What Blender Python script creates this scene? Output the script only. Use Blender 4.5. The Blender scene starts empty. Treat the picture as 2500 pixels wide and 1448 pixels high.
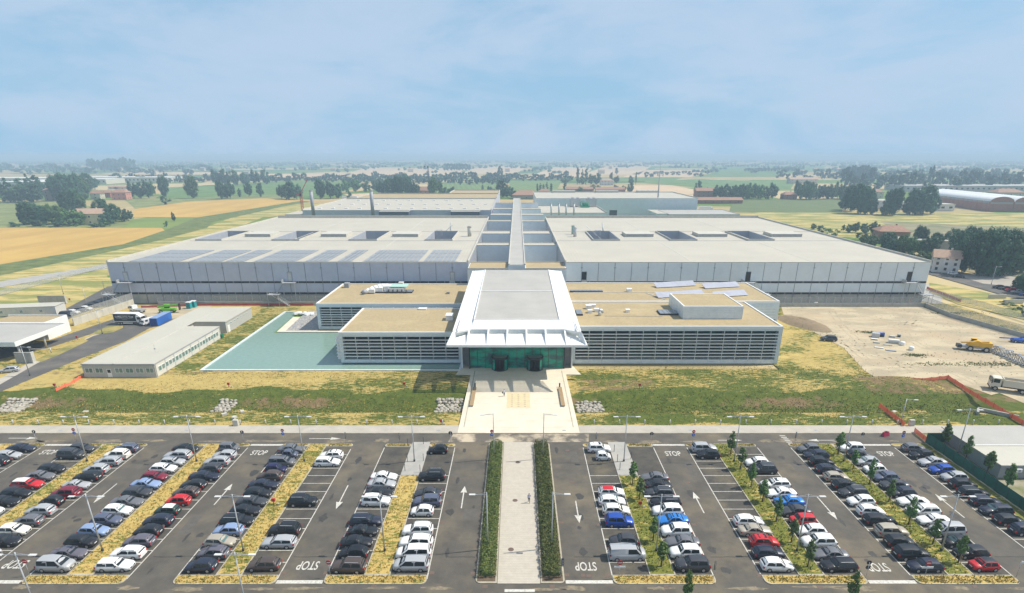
import bpy, math, random
from mathutils import Vector, Matrix
R_ = random.Random(7)
sc = bpy.context.scene
COL = sc.collection
PI = math.pi
# ------------------------------------------------------------------ camera
H = 52.48
TH = math.radians(20.4315)
cam_d = bpy.data.cameras.new('camera')
cam_d.sensor_width = 36.0
cam_d.lens = 1396 / 2500 * 36
cam_d.shift_x = -12 / 2500
cam_d.shift_y = 176 / 2500
cam_d.clip_start = 0.5
cam_d.clip_end = 60000
cam = bpy.data.objects.new('camera', cam_d)
cam.location = (0, 0, H)
cam.rotation_euler = (PI / 2 - TH, 0, 0)
COL.objects.link(cam)
sc.camera = cam
# ------------------------------------------------------------------ sun and sky
SUN = Vector((0.73, 0.12, 1.0)).normalized()
sd = bpy.data.lights.new('sun', 'SUN')
sd.energy = 4.5
sd.angle = math.radians(0.53)
sd.color = (1.0, 0.94, 0.83)
sun = bpy.data.objects.new('sun', sd)
sun.rotation_euler = (-SUN).to_track_quat('-Z', 'Y').to_euler()
sun.location = (200, 50, 300)
COL.objects.link(sun)
w = bpy.data.worlds.new('World')
sc.world = w
w.use_nodes = True
nt = w.node_tree
nt.nodes.clear()
N = nt.nodes.new
sky = N('ShaderNodeTexSky')
sky.sky_type = 'NISHITA'
sky.sun_disc = False
sky.sun_elevation = math.asin(SUN.z)
sky.sun_rotation = math.atan2(SUN.x, SUN.y)
sky.altitude = 0
sky.air_density = 1.0
sky.dust_density = 1.2
sky.ozone_density = 2.0
tc = N('ShaderNodeTexCoord')
mp = N('ShaderNodeMapping')
mp.inputs['Scale'].default_value = (1.5, 1.5, 4.2)
mp.inputs['Rotation'].default_value = (0.35, 0.5, 0.2)
mp.inputs['Location'].default_value = (0.9, 0.0, 0.35)
n1 = N('ShaderNodeTexNoise')
n1.inputs['Scale'].default_value = 2.1
n1.inputs['Detail'].default_value = 7
n1.inputs['Roughness'].default_value = 0.64
n1.inputs['Distortion'].default_value = 0.35
cr = N('ShaderNodeMapRange')
cr.inputs['From Min'].default_value = 0.33
cr.inputs['From Max'].default_value = 0.64
cr.inputs['To Min'].default_value = 0.12
cr.inputs['To Max'].default_value = 0.74
cr.interpolation_type = 'SMOOTHSTEP'
mx = N('ShaderNodeMix')
mx.data_type = 'RGBA'
mx.inputs[7].default_value = (4.1, 5.0, 6.3, 1)
sep = N('ShaderNodeSeparateXYZ')
hr = N('ShaderNodeMapRange')       # a thin veil that thickens towards the horizon
hr.inputs['From Min'].default_value = 0.0
hr.inputs['From Max'].default_value = 0.75
hr.inputs['To Min'].default_value = 0.95
hr.inputs['To Max'].default_value = 0.0
mx2 = N('ShaderNodeMix')
mx2.data_type = 'RGBA'
mx2.inputs[7].default_value = (2.15, 4.15, 6.0, 1)
bg = N('ShaderNodeBackground')
bg.inputs['Strength'].default_value = 0.112
out = N('ShaderNodeOutputWorld')
L = nt.links.new
L(tc.outputs['Generated'], mp.inputs['Vector'])
L(mp.outputs['Vector'], n1.inputs['Vector'])
L(n1.outputs['Fac'], cr.inputs['Value'])
L(cr.outputs['Result'], mx.inputs[0])
L(mx2.outputs[2], mx.inputs[6])
L(tc.outputs['Generated'], sep.inputs[0])
L(sep.outputs['Z'], hr.inputs['Value'])
L(hr.outputs['Result'], mx2.inputs[0])
L(sky.outputs['Color'], mx2.inputs[6])
L(mx.outputs[2], bg.inputs['Color'])
L(bg.outputs[0], out.inputs['Surface'])
# ------------------------------------------------------------------ exposure
sc.view_settings.view_transform = 'Standard'
sc.view_settings.look = 'None'
sc.view_settings.exposure = 0.26
sc.view_settings.gamma = 1.0
sc.view_settings.use_curve_mapping = False
try:
    sc.cycles.max_bounces = 6
    sc.cycles.transparent_max_bounces = 6
except Exception:
    pass

# ------------------------------------------------------------------ helpers
def at(px, py, z=0.0):
    """ground position (or position at height z) seen at a point of the 2500 x 1448 photograph"""
    s = (H - z) / (math.cos(TH) * (py - 380.0))
    return (s * (px - 1262.0), s * (1396 * math.cos(TH) - (py - 900.0) * math.sin(TH)))

def mscale(py):
    return H / (math.cos(TH) * (py - 380.0))

MATS = {}
def mat(name, col, rough=0.6, metal=0.0, col2=None, scale=1.0, detail=4, lo=0.35, hi=0.65, bump=0.0, bscale=None,
        stretch=None, island=0.0, emit=None, spec=None, col3=None, scale3=0.1, lo3=.45, hi3=.65, coat=0.0):
    if name in MATS:
        return MATS[name]
    m = bpy.data.materials.new(name)
    m.use_nodes = True
    t = m.node_tree
    b = t.nodes['Principled BSDF']
    b.inputs['Base Color'].default_value = (*col, 1)
    b.inputs['Roughness'].default_value = rough
    b.inputs['Metallic'].default_value = metal
    if spec is not None:
        b.inputs['Specular IOR Level'].default_value = spec
    if coat:
        b.inputs['Coat Weight'].default_value = coat
        b.inputs['Coat Roughness'].default_value = 0.05
    ln = t.links.new
    cur = None
    if col2 or bump:
        g = t.nodes.new('ShaderNodeNewGeometry')
        mpn = t.nodes.new('ShaderNodeMapping')
        if stretch:
            mpn.inputs['Scale'].default_value = stretch
        ln(g.outputs['Position'], mpn.inputs['Vector'])
    if col2:
        n = t.nodes.new('ShaderNodeTexNoise')
        n.inputs['Scale'].default_value = scale
        n.inputs['Detail'].default_value = detail
        n.inputs['Roughness'].default_value = 0.62
        r = t.nodes.new('ShaderNodeMapRange')
        r.inputs['From Min'].default_value = lo
        r.inputs['From Max'].default_value = hi
        x = t.nodes.new('ShaderNodeMix')
        x.data_type = 'RGBA'
        x.inputs[6].default_value = (*col, 1)
        x.inputs[7].default_value = (*col2, 1)
        ln(mpn.outputs[0], n.inputs['Vector'])
        ln(n.outputs['Fac'], r.inputs['Value'])
        ln(r.outputs['Result'], x.inputs[0])
        cur = x.outputs[2]
        if col3:
            n3 = t.nodes.new('ShaderNodeTexNoise')
            n3.inputs['Scale'].default_value = scale3
            n3.inputs['Detail'].default_value = 7
            n3.inputs['Roughness'].default_value = 0.65
            r3 = t.nodes.new('ShaderNodeMapRange')
            r3.inputs['From Min'].default_value = lo3
            r3.inputs['From Max'].default_value = hi3
            x3 = t.nodes.new('ShaderNodeMix')
            x3.data_type = 'RGBA'
            x3.inputs[7].default_value = (*col3, 1)
            ln(mpn.outputs[0], n3.inputs['Vector'])
            ln(n3.outputs['Fac'], r3.inputs['Value'])
            ln(r3.outputs['Result'], x3.inputs[0])
            ln(cur, x3.inputs[6])
            cur = x3.outputs[2]
    if island:
        g2 = t.nodes.new('ShaderNodeNewGeometry')
        oi = t.nodes.new('ShaderNodeObjectInfo')
        ad = t.nodes.new('ShaderNodeMath')
        ad.operation = 'ADD'
        ln(g2.outputs['Random Per Island'], ad.inputs[0])
        ln(oi.outputs['Random'], ad.inputs[1])
        r2 = t.nodes.new('ShaderNodeMapRange')
        r2.inputs['From Max'].default_value = 2.0
        r2.inputs['To Min'].default_value = 1 - island
        r2.inputs['To Max'].default_value = 1 + island
        ln(ad.outputs[0], r2.inputs['Value'])
        hs = t.nodes.new('ShaderNodeHueSaturation')
        hs.inputs['Color'].default_value = (*col, 1)
        if cur:
            ln(cur, hs.inputs['Color'])
        ln(r2.outputs['Result'], hs.inputs['Value'])
        hm = t.nodes.new('ShaderNodeMapRange')
        hm.inputs['To Min'].default_value = 0.487
        hm.inputs['To Max'].default_value = 0.513
        ln(oi.outputs['Random'], hm.inputs['Value'])
        ln(hm.outputs['Result'], hs.inputs['Hue'])
        cur = hs.outputs['Color']
    if cur:
        ln(cur, b.inputs['Base Color'])
    if bump:
        nb = t.nodes.new('ShaderNodeTexNoise')
        nb.inputs['Scale'].default_value = bscale or scale * 4
        nb.inputs['Detail'].default_value = 5
        bp = t.nodes.new('ShaderNodeBump')
        bp.inputs['Strength'].default_value = bump
        bp.inputs['Distance'].default_value = 0.1
        ln(mpn.outputs[0], nb.inputs['Vector'])
        ln(nb.outputs['Fac'], bp.inputs['Height'])
        ln(bp.outputs['Normal'], b.inputs['Normal'])
    if emit:
        b.inputs['Emission Color'].default_value = (*emit[0], 1)
        b.inputs['Emission Strength'].default_value = emit[1]
    MATS[name] = m
    return m

def stripes(m, axis, period, col, width=0.5, mixf=0.35, soft=0.06, bump=0.0):
    """regular seams, ribs or crop rows across a material, laid out in world metres along X (0) or Y (1) or an angle"""
    t = m.node_tree
    b = t.nodes['Principled BSDF']
    ln = t.links.new
    g = t.nodes.new('ShaderNodeNewGeometry')
    if isinstance(axis, int):
        v = (1, 0, 0) if axis == 0 else ((0, 1, 0) if axis == 1 else (0, 0, 1))
    else:
        v = (math.cos(axis), math.sin(axis), 0)
    d = t.nodes.new('ShaderNodeVectorMath')
    d.operation = 'DOT_PRODUCT'
    d.inputs[1].default_value = v
    ln(g.outputs['Position'], d.inputs[0])
    a = t.nodes.new('ShaderNodeMath'); a.operation = 'DIVIDE'
    ln(d.outputs['Value'], a.inputs[0]); a.inputs[1].default_value = period
    f = t.nodes.new('ShaderNodeMath'); f.operation = 'FRACT'
    ln(a.outputs[0], f.inputs[0])
    r = t.nodes.new('ShaderNodeMapRange')
    r.inputs['From Min'].default_value = width - soft
    r.inputs['From Max'].default_value = width + soft
    r.inputs['To Min'].default_value = mixf
    r.inputs['To Max'].default_value = 0
    ln(f.outputs[0], r.inputs['Value'])
    x = t.nodes.new('ShaderNodeMix'); x.data_type = 'RGBA'
    x.inputs[7].default_value = (*col, 1)
    ln(r.outputs['Result'], x.inputs[0])
    src = b.inputs['Base Color']
    if src.links:
        ln(src.links[0].from_socket, x.inputs[6])
    else:
        x.inputs[6].default_value = src.default_value
    ln(x.outputs[2], b.inputs['Base Color'])
    return m

class MB:
    def __init__(s):
        s.v = []; s.f = []; s.m = []; s.sm = []
    def face(s, pts, mi=0, smooth=False):
        n = len(s.v)
        s.v += [tuple(p) for p in pts]
        s.f.append(tuple(range(n, n + len(pts))))
        s.m.append(mi); s.sm.append(smooth)
        return s
    def mesh(s, vs, fs, mi=0, smooth=False):
        n = len(s.v)
        s.v += [tuple(p) for p in vs]
        for f in fs:
            s.f.append(tuple(i + n for i in f)); s.m.append(mi); s.sm.append(smooth)
        return s
    def box(s, x0, x1, y0, y1, z0, z1, mi=0, top=None):
        n = len(s.v)
        s.v += [(x0, y0, z0), (x1, y0, z0), (x1, y1, z0), (x0, y1, z0), (x0, y0, z1), (x1, y0, z1), (x1, y1, z1), (x0, y1, z1)]
        for k, f in enumerate([(0, 3, 2, 1), (4, 5, 6, 7), (0, 1, 5, 4), (1, 2, 6, 5), (2, 3, 7, 6), (3, 0, 4, 7)]):
            s.f.append(tuple(i + n for i in f)); s.m.append(top if (top is not None and k == 1) else mi); s.sm.append(False)
        return s
    def prism(s, poly, z0, z1, mi=0, top=None, bottom=True):
        n = len(s.v); k = len(poly)
        a = sum(poly[i][0] * poly[(i + 1) % k][1] - poly[(i + 1) % k][0] * poly[i][1] for i in range(k))
        if a < 0:
            poly = poly[::-1]
        s.v += [(p[0], p[1], z0) for p in poly] + [(p[0], p[1], z1) for p in poly]
        s.f.append(tuple(range(n + k, n + 2 * k))); s.m.append(mi if top is None else top); s.sm.append(False)
        if bottom:
            s.f.append(tuple(range(n + k - 1, n - 1, -1))); s.m.append(mi); s.sm.append(False)
        for i in range(k):
            j = (i + 1) % k
            s.f.append((n + i, n + j, n + k + j, n + k + i)); s.m.append(mi); s.sm.append(False)
        return s
    def tube(s, p0, p1, r0, r1=None, n=8, mi=0, caps=True):
        r1 = r0 if r1 is None else r1
        p0 = Vector(p0); p1 = Vector(p1)
        d = (p1 - p0).normalized()
        u = d.orthogonal().normalized(); w_ = d.cross(u)
        b = len(s.v)
        for p, r in ((p0, r0), (p1, r1)):
            for i in range(n):
                a = 2 * PI * i / n
                s.v.append(tuple(p + (u * math.cos(a) + w_ * math.sin(a)) * r))
        for i in range(n):
            j = (i + 1) % n
            s.f.append((b + i, b + j, b + n + j, b + n + i)); s.m.append(mi); s.sm.append(n > 5)
        if caps:
            s.f.append(tuple(range(b + n - 1, b - 1, -1))); s.m.append(mi); s.sm.append(False)
            s.f.append(tuple(range(b + n, b + 2 * n))); s.m.append(mi); s.sm.append(False)
        return s
    def data(s, name, mats):
        me = bpy.data.meshes.new(name)
        me.from_pydata(s.v, [], s.f)
        if not isinstance(mats, (list, tuple)):
            mats = [mats]
        for m in mats:
            me.materials.append(m)
        me.polygons.foreach_set('material_index', s.m)
        me.polygons.foreach_set('use_smooth', s.sm)
        me.update()
        return me
    def build(s, name, mats, parent=None, loc=(0, 0, 0), rz=0.0):
        return link(name, s.data(name, mats), parent, loc, rz)

def link(name, me, parent=None, loc=(0, 0, 0), rz=0.0):
    o = bpy.data.objects.new(name, me)
    COL.objects.link(o)
    o.location = loc
    if rz:
        o.rotation_euler = (0, 0, rz)
    if parent:
        o.parent = parent
    return o

def tag(o, label=None, cat=None, group=None, kind=None):
    if label: o['label'] = label
    if cat: o['category'] = cat
    if group: o['group'] = group
    if kind: o['kind'] = kind
    return o

def thing(name, label, cat, loc=(0, 0, 0), rz=0.0, group=None):
    return tag(link(name, None, None, loc, rz), label, cat, group)

def ground_sheet(name, poly, z, m):
    """a flat sheet of ground with a little thickness under it"""
    o = MB().prism(poly, z - 0.02, z, 0, bottom=False).build(name, m)
    o['kind'] = 'structure'
    return o

def copy_tree(o, parent=None):
    c = o.copy()
    COL.objects.link(c)
    c.parent = parent
    for ch in o.children:
        copy_tree(ch, c)
    return c
ORD = ['first', 'second', 'third', 'fourth', 'fifth', 'sixth', 'seventh', 'eighth', 'ninth', 'tenth', 'eleventh', 'twelfth', 'thirteenth',
       'fourteenth', 'fifteenth', 'sixteenth', 'seventeenth', 'eighteenth', 'nineteenth', 'twentieth']
def ordn(i):
    if i < 20: return ORD[i]
    tens = {2: 'twenty', 3: 'thirty', 4: 'forty', 5: 'fifty', 6: 'sixty', 7: 'seventy', 8: 'eighty', 9: 'ninety'}
    n = i + 1
    if n % 10 == 0:
        return {20: 'twentieth', 30: 'thirtieth', 40: 'fortieth', 50: 'fiftieth', 60: 'sixtieth', 70: 'seventieth', 80: 'eightieth', 90: 'ninetieth'}[n]
    return tens[n // 10] + ' ' + ORD[n % 10 - 1]

# ------------------------------------------------------------------ materials
asphalt = mat('asphalt', (0.070, 0.063, 0.053), 0.9, col2=(0.118, 0.104, 0.083), scale=0.35, detail=9, lo=.3, hi=.7, bump=0.25, bscale=9,
              col3=(0.19, 0.155, 0.10), scale3=0.07, lo3=.5, hi3=.72)
asphalt2 = mat('asphalt_bay', (0.050, 0.046, 0.041), 0.92, col2=(0.088, 0.078, 0.062), scale=0.5, detail=9, bump=0.25, bscale=9,
               col3=(0.15, 0.125, 0.08), scale3=0.16, lo3=.52, hi3=.72)
asphalt3 = mat('asphalt_road', (0.085, 0.08, 0.075), 0.9, col2=(0.12, 0.112, 0.1), scale=0.2, detail=8, bump=0.2, bscale=5,
               col3=(0.17, 0.15, 0.12), scale3=0.05, lo3=.55, hi3=.75)
paint = mat('road_paint', (0.60, 0.58, 0.52), 0.7, col2=(0.34, 0.32, 0.28), scale=2.6, lo=.42, hi=.75)
kerb_m = mat('kerb_concrete', (0.46, 0.42, 0.33), 0.85, col2=(0.33, 0.3, 0.22), scale=.8)
paving = mat('paving_beige', (0.46, 0.42, 0.35), 0.85, col2=(0.38, 0.35, 0.29), scale=.35, detail=6)
pavegrey = mat('paving_grey', (0.40, 0.38, 0.34), 0.85, col2=(0.33, 0.32, 0.29), scale=.4, detail=6)
plaza_m = mat('plaza_stone', (0.72, 0.64, 0.50), 0.8, col2=(0.62, 0.55, 0.43), scale=.3, detail=7)
joint_m = mat('facade_joint', (0.13, 0.14, 0.155), .6)
white_metal = mat('white_metal', (0.82, 0.82, 0.80), 0.4, col2=(0.76, 0.76, 0.74), scale=.4)
white_panel = mat('white_panel', (0.70, 0.75, 0.76), 0.4, col2=(0.6, 0.66, 0.68), scale=.5)
grey_metal = mat('grey_metal', (0.34, 0.35, 0.37), 0.5, col2=(0.28, 0.29, 0.31), scale=.6)
steel = mat('galvanised_steel', (0.52, 0.53, 0.53), 0.45, 0.3, col2=(0.44, 0.45, 0.46), scale=1.2)
dark = mat('dark_metal', (0.02, 0.021, 0.024), 0.45)
shed_panel = mat('cladding_panel', (0.50, 0.525, 0.61), 0.55, 0.0, col2=(0.455, 0.475, 0.56), scale=.4)
shed_panel_r = mat('cladding_panel_pale', (0.70, 0.755, 0.775), 0.55, 0.0, col2=(0.65, 0.70, 0.725), scale=.4)
stripes(shed_panel, 0, 0.5, (0.42, 0.44, 0.52), 0.12, .45)
stripes(shed_panel_r, 0, 0.5, (0.6, 0.64, 0.67), 0.12, .45)
roof_pale = mat('roof_membrane', (0.49, 0.455, 0.375), 0.75, col2=(0.44, 0.41, 0.34), scale=.07, detail=7)
stripes(roof_pale, 0, 1.2, (0.38, 0.355, 0.30), 0.2, .45)
roof_gravel = mat('roof_gravel', (0.43, 0.335, 0.185), 0.95, col2=(0.34, 0.265, 0.145), scale=1.6, detail=8, bump=.4, bscale=6,
                  col3=(0.48, 0.385, 0.21), scale3=.12, lo3=.5, hi3=.8)
roof_grey = mat('roof_grey', (0.42, 0.405, 0.37), 0.8, col2=(0.37, 0.36, 0.33), scale=.15, detail=7)
glass_dark = mat('glass_dark', (0.01, 0.014, 0.02), 0.12, spec=.4)
glass_teal = mat('glass_teal', (0.006, 0.05, 0.04), 0.3, col2=(0.006, 0.014, 0.022), scale=.13, detail=2, lo=.44, hi=.56, spec=.12)
concrete = mat('concrete', (0.42, 0.41, 0.37), 0.85, col2=(0.33, 0.325, 0.29), scale=.6, detail=7)
concrete_lt = mat('concrete_light', (0.55, 0.53, 0.46), 0.85, col2=(0.46, 0.44, 0.38), scale=.5, detail=7)
red_paint = mat('red_paint', (0.45, 0.03, 0.02), 0.5, col2=(0.36, 0.03, 0.02), scale=2)
blue_paint = mat('blue_paint', (0.02, 0.10, 0.45), 0.5)
wood = mat('bench_wood', (0.42, 0.30, 0.16), 0.7, col2=(0.33, 0.23, 0.12), scale=5)
bark = mat('bark', (0.10, 0.075, 0.05), 0.9, col2=(0.07, 0.05, 0.035), scale=4)
orange_net = mat('orange_netting', (0.80, 0.16, 0.07), 0.7, col2=(0.68, 0.2, 0.1), scale=1.0)
green_net = mat('green_netting', (0.008, 0.11, 0.075), 0.8, col2=(0.006, 0.085, 0.058), scale=.6)
leaf_hedge = mat('hedge_leaves', (0.075, 0.12, 0.02), 0.8, col2=(0.14, 0.16, 0.035), scale=.9, detail=5, island=.55)
leaf_young = mat('young_tree_leaves', (0.085, 0.16, 0.03), 0.7, island=.5)
leaf_dark = mat('dark_tree_leaves', (0.032, 0.10, 0.042), 0.75, island=.6)
leaf_mid = mat('mid_tree_leaves', (0.065, 0.14, 0.03), 0.75, island=.55)
leaf_lime = mat('lime_tree_leaves', (0.105, 0.165, 0.02), 0.75, island=.4)
leaf_far = mat('far_tree_leaves', (0.03, 0.09, 0.05), 0.8, island=.5)
straw_blade = mat('straw_blades', (0.42, 0.30, 0.075), 0.9, island=.4)
green_blade = mat('grass_blades', (0.105, 0.15, 0.025), 0.85, island=.45)
# ================================================================== GROUND
def lawn_material(name, straw, straw2, green, green2, soil):
    """dry and green grass mixed by the mesh attribute 'green' and broken up by noise"""
    m = bpy.data.materials.new(name)
    m.use_nodes = True
    t = m.node_tree; ln = t.links.new
    b = t.nodes['Principled BSDF']
    b.inputs['Roughness'].default_value = 0.95
    b.inputs['Specular IOR Level'].default_value = 0.15
    g = t.nodes.new('ShaderNodeNewGeometry')
    def noise(sc_, det=7, rough=.65, st=None):
        n = t.nodes.new('ShaderNodeTexNoise')
        n.inputs['Scale'].default_value = sc_; n.inputs['Detail'].default_value = det
        n.inputs['Roughness'].default_value = rough
        if st:
            mp_ = t.nodes.new('ShaderNodeMapping'); mp_.inputs['Scale'].default_value = st
            ln(g.outputs['Position'], mp_.inputs['Vector']); ln(mp_.outputs[0], n.inputs['Vector'])
        else:
            ln(g.outputs['Position'], n.inputs['Vector'])
        return n.outputs['Fac']
    def rng(v, a, b_, c=0, d=1):
        r = t.nodes.new('ShaderNodeMapRange')
        r.inputs['From Min'].default_value = a; r.inputs['From Max'].default_value = b_
        r.inputs['To Min'].default_value = c; r.inputs['To Max'].default_value = d
        ln(v, r.inputs['Value']); return r.outputs['Result']
    def mix(f, a, b_):
        x = t.nodes.new('ShaderNodeMix'); x.data_type = 'RGBA'
        ln(f, x.inputs[0])
        for s_, v in ((6, a), (7, b_)):
            if isinstance(v, tuple): x.inputs[s_].default_value = (*v, 1)
            else: ln(v, x.inputs[s_])
        return x.outputs[2]
    def add(a, b_):
        x = t.nodes.new('ShaderNodeMath'); x.operation = 'ADD'
        ln(a, x.inputs[0]); ln(b_, x.inputs[1]); return x.outputs[0]
    att = t.nodes.new('ShaderNodeAttribute'); att.attribute_name = 'green'
    st = mix(rng(noise(.45, 8), .3, .7), straw, straw2)
    gr = mix(rng(noise(.5, 8), .3, .7), green, green2)
    f = add(add(att.outputs['Fac'], rng(noise(.11, 9, .72, (0.7, 1.6, 1)), .3, .7, -.5, .5)), rng(noise(1.0, 7, .75, (.6, 1.7, 1)), .33, .67, -.62, .62))
    c = mix(rng(f, .42, .62), st, gr)
    att2 = t.nodes.new('ShaderNodeAttribute'); att2.attribute_name = 'soil'
    f2 = add(att2.outputs['Fac'], rng(noise(.35, 8, .7), .3, .7, -.4, .4))
    c = mix(rng(f2, .45, .75), c, soil)
    ln(c, b.inputs['Base Color'])
    bp = t.nodes.new('ShaderNodeBump'); bp.inputs['Strength'].default_value = .55; bp.inputs['Distance'].default_value = .18
    ln(noise(2.4, 6), bp.inputs['Height']); ln(bp.outputs[0], b.inputs['Normal'])
    return m
lawn_m = lawn_material('lawn', (0.50, 0.385, 0.135), (0.36, 0.265, 0.09), (0.12, 0.145, 0.025), (0.055, 0.08, 0.015), (0.21, 0.145, 0.075))

def sstep(a, b, x):
    t_ = max(0, min(1, (x - a) / (b - a)))
    return t_ * t_ * (3 - 2 * t_)
def ditch(x, y):
    d = -1.45 * sstep(113.0, 116.6, y) * (1 - sstep(120.0, 125.2, y))
    if -13.2 < x < 13.6: d = min(d, -0.35)
    # the mound of tipped soil at the east end of the ditch
    r = math.hypot((x - 93) / 11, (y - 130) / 5.5)
    if r < 1: d += 1.3 * (1 - r * r)
    d *= 1 - sstep(103, 108, x) * (1 if y < 126 else 0)
    return d
def band(a, b, y, s=1.0):
    return sstep(a - s, a + s, y) * (1 - sstep(b - s, b + s, y))
def greenness(x, y):
    y = y + 1.3 * math.sin(x * .13) + .8 * math.sin(x * .37 + 2)
    if y < 126.5:
        g = .60 * band(107, 114, y) + 1.12 * band(115.6, 126.5, y, .9) + .05 * band(114, 115.6, y)
        if x > 20: g += .28 * band(106, 113.4, y)
        if x > 92: g += .3
        return g
    g = .34
    if -48 < x < -12: g = .30 + .3 * band(124, 136, y, 2)
    elif x < -20:
        g = .12 + .28 * band(140, 160, y) * (1 if x < -84 else .5) + .3 * sstep(-70, -30, x) * band(125, 131, y)
    if -94 < x < -80 and y > 138: g = .62
    if x > 14:
        g = .66 + .12 * math.sin(x * .23 + y * .3)
        if x > 74 and y > 140: g = .62 - .4 * abs(math.sin((x - y) * .12))
    return g
def soilness(x, y):
    s = .70 * band(118.3, 123.4, y, 1.2) * (.55 + .45 * math.sin(x * .11 + 1))
    if 14 < x < 34 and 126 < y < 133: s = .55
    if x > 84 and 124 < y < 136: s = .6
    if x < -60 and 136.5 < y < 139: s = .5
    return s
def lawn(name, x0, x1, y0, y1, nx, ny, z=0.0, keep=None, zf=None, g=greenness, so=soilness, m=lawn_m):
    me = bpy.data.meshes.new(name)
    vs = []; fs = []; idx = {}
    xs = [x0 + (x1 - x0) * i / nx for i in range(nx + 1)]; ys = [y0 + (y1 - y0) * i / ny for i in range(ny + 1)]
    def vid(i, j):
        if (i, j) not in idx:
            x, y = xs[i], ys[j]
            zz = z + (zf(x, y) if zf else 0)
            if 0 < i < nx and 0 < j < ny: zz += R_.uniform(-.04, .02)
            idx[(i, j)] = len(vs); vs.append((x, y, zz))
        return idx[(i, j)]
    for i in range(nx):
        for j in range(ny):
            cx = (xs[i] + xs[i + 1]) / 2; cy = (ys[j] + ys[j + 1]) / 2
            if keep and not keep(cx, cy): continue
            fs.append((vid(i, j), vid(i + 1, j), vid(i + 1, j + 1), vid(i, j + 1)))
    me.from_pydata(vs, [], fs)
    a = me.attributes.new('green', 'FLOAT', 'POINT'); b = me.attributes.new('soil', 'FLOAT', 'POINT')
    a.data.foreach_set('value', [g(v[0], v[1]) for v in vs]); b.data.foreach_set('value', [so(v[0], v[1]) for v in vs])
    me.materials.append(m)
    me.polygons.foreach_set('use_smooth', [True] * len(fs))
    me.update()
    o = link(name, me); o['kind'] = 'structure'
    return o

def inside(p, poly):
    x, y = p; c = False; n = len(poly)
    for i in range(n):
        (x1, y1), (x2, y2) = poly[i], poly[(i + 1) % n]
        if (y1 > y) != (y2 > y) and x < (x2 - x1) * (y - y1) / (y2 - y1) + x1: c = not c
    return c

# the plain: a patchwork of fields to the horizon, left open where the ditch is dug
def plain_material():
    m = bpy.data.materials.new('plain'); m.use_nodes = True
    t = m.node_tree; ln = t.links.new; b = t.nodes['Principled BSDF']
    b.inputs['Roughness'].default_value = 1; b.inputs['Specular IOR Level'].default_value = 0.1
    g = t.nodes.new('ShaderNodeNewGeometry')
    mp_ = t.nodes.new('ShaderNodeMapping'); mp_.inputs['Scale'].default_value = (1 / 330, 1 / 210, 0); mp_.inputs['Rotation'].default_value = (0, 0, .13)
    ln(g.outputs['Position'], mp_.inputs['Vector'])
    v = t.nodes.new('ShaderNodeTexVoronoi'); v.distance = 'CHEBYCHEV'; v.inputs['Scale'].default_value = 1; v.inputs['Randomness'].default_value = .8
    ln(mp_.outputs[0], v.inputs['Vector'])
    s_ = t.nodes.new('ShaderNodeSeparateColor'); ln(v.outputs['Color'], s_.inputs[0])
    r = t.nodes.new('ShaderNodeValToRGB'); r.color_ramp.interpolation = 'CONSTANT'
    cols = [(0, (.43, .32, .16)), (.2, (.12, .19, .04)), (.38, (.46, .37, .2)), (.55, (.08, .15, .045)), (.7, (.36, .29, .14)), (.85, (.17, .22, .06))]
    e = r.color_ramp.elements
    e[0].position = 0; e[0].color = (*cols[0][1], 1); e[1].position = cols[1][0]; e[1].color = (*cols[1][1], 1)
    for p, c in cols[2:]:
        k = e.new(p); k.color = (*c, 1)
    ln(s_.outputs[0], r.inputs[0])
    n = t.nodes.new('ShaderNodeTexNoise'); n.inputs['Scale'].default_value = .02; n.inputs['Detail'].default_value = 8
    ln(g.outputs['Position'], n.inputs['Vector'])
    x = t.nodes.new('ShaderNodeMix'); x.data_type = 'RGBA'; x.blend_type = 'MULTIPLY'; x.inputs[0].default_value = .6
    ln(r.outputs[0], x.inputs[6]); ln(n.outputs['Fac'], x.inputs[7])
    x2 = t.nodes.new('ShaderNodeMix'); x2.data_type = 'RGBA'; x2.blend_type = 'ADD'; x2.inputs[0].default_value = .35
    ln(x.outputs[2], x2.inputs[6]); ln(r.outputs[0], x2.inputs[7])
    ln(x2.outputs[2], b.inputs['Base Color'])
    return m
pm = plain_material()
xs = [-14000, -170, 165, 14000]; ys = [-400, 107, 133, 14000]
b = MB()
for i in range(3):
    for j in range(3):
        if (i, j) == (1, 1): continue
        b.face([(xs[i], ys[j], -.3), (xs[i + 1], ys[j], -.3), (xs[i + 1], ys[j + 1], -.3), (xs[i], ys[j + 1], -.3)])
tag(b.build('ground', pm), kind='structure')
haze_m = bpy.data.materials.new('haze_air'); haze_m.use_nodes = True
t = haze_m.node_tree; t.nodes.clear()
pv = t.nodes.new('ShaderNodeVolumePrincipled'); oo = t.nodes.new('ShaderNodeOutputMaterial')
pv.inputs['Color'].default_value = (0.66, 0.86, 1.0, 1); pv.inputs['Density'].default_value = 0.00040
t.links.new(pv.outputs[0], oo.inputs['Volume'])
hz = MB().box(-14500, 14500, -450, 14500, -3.5, 59).build('haze', haze_m)
tag(hz, 'thin bluish summer haze over the plain', 'haze', kind='stuff')

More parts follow.
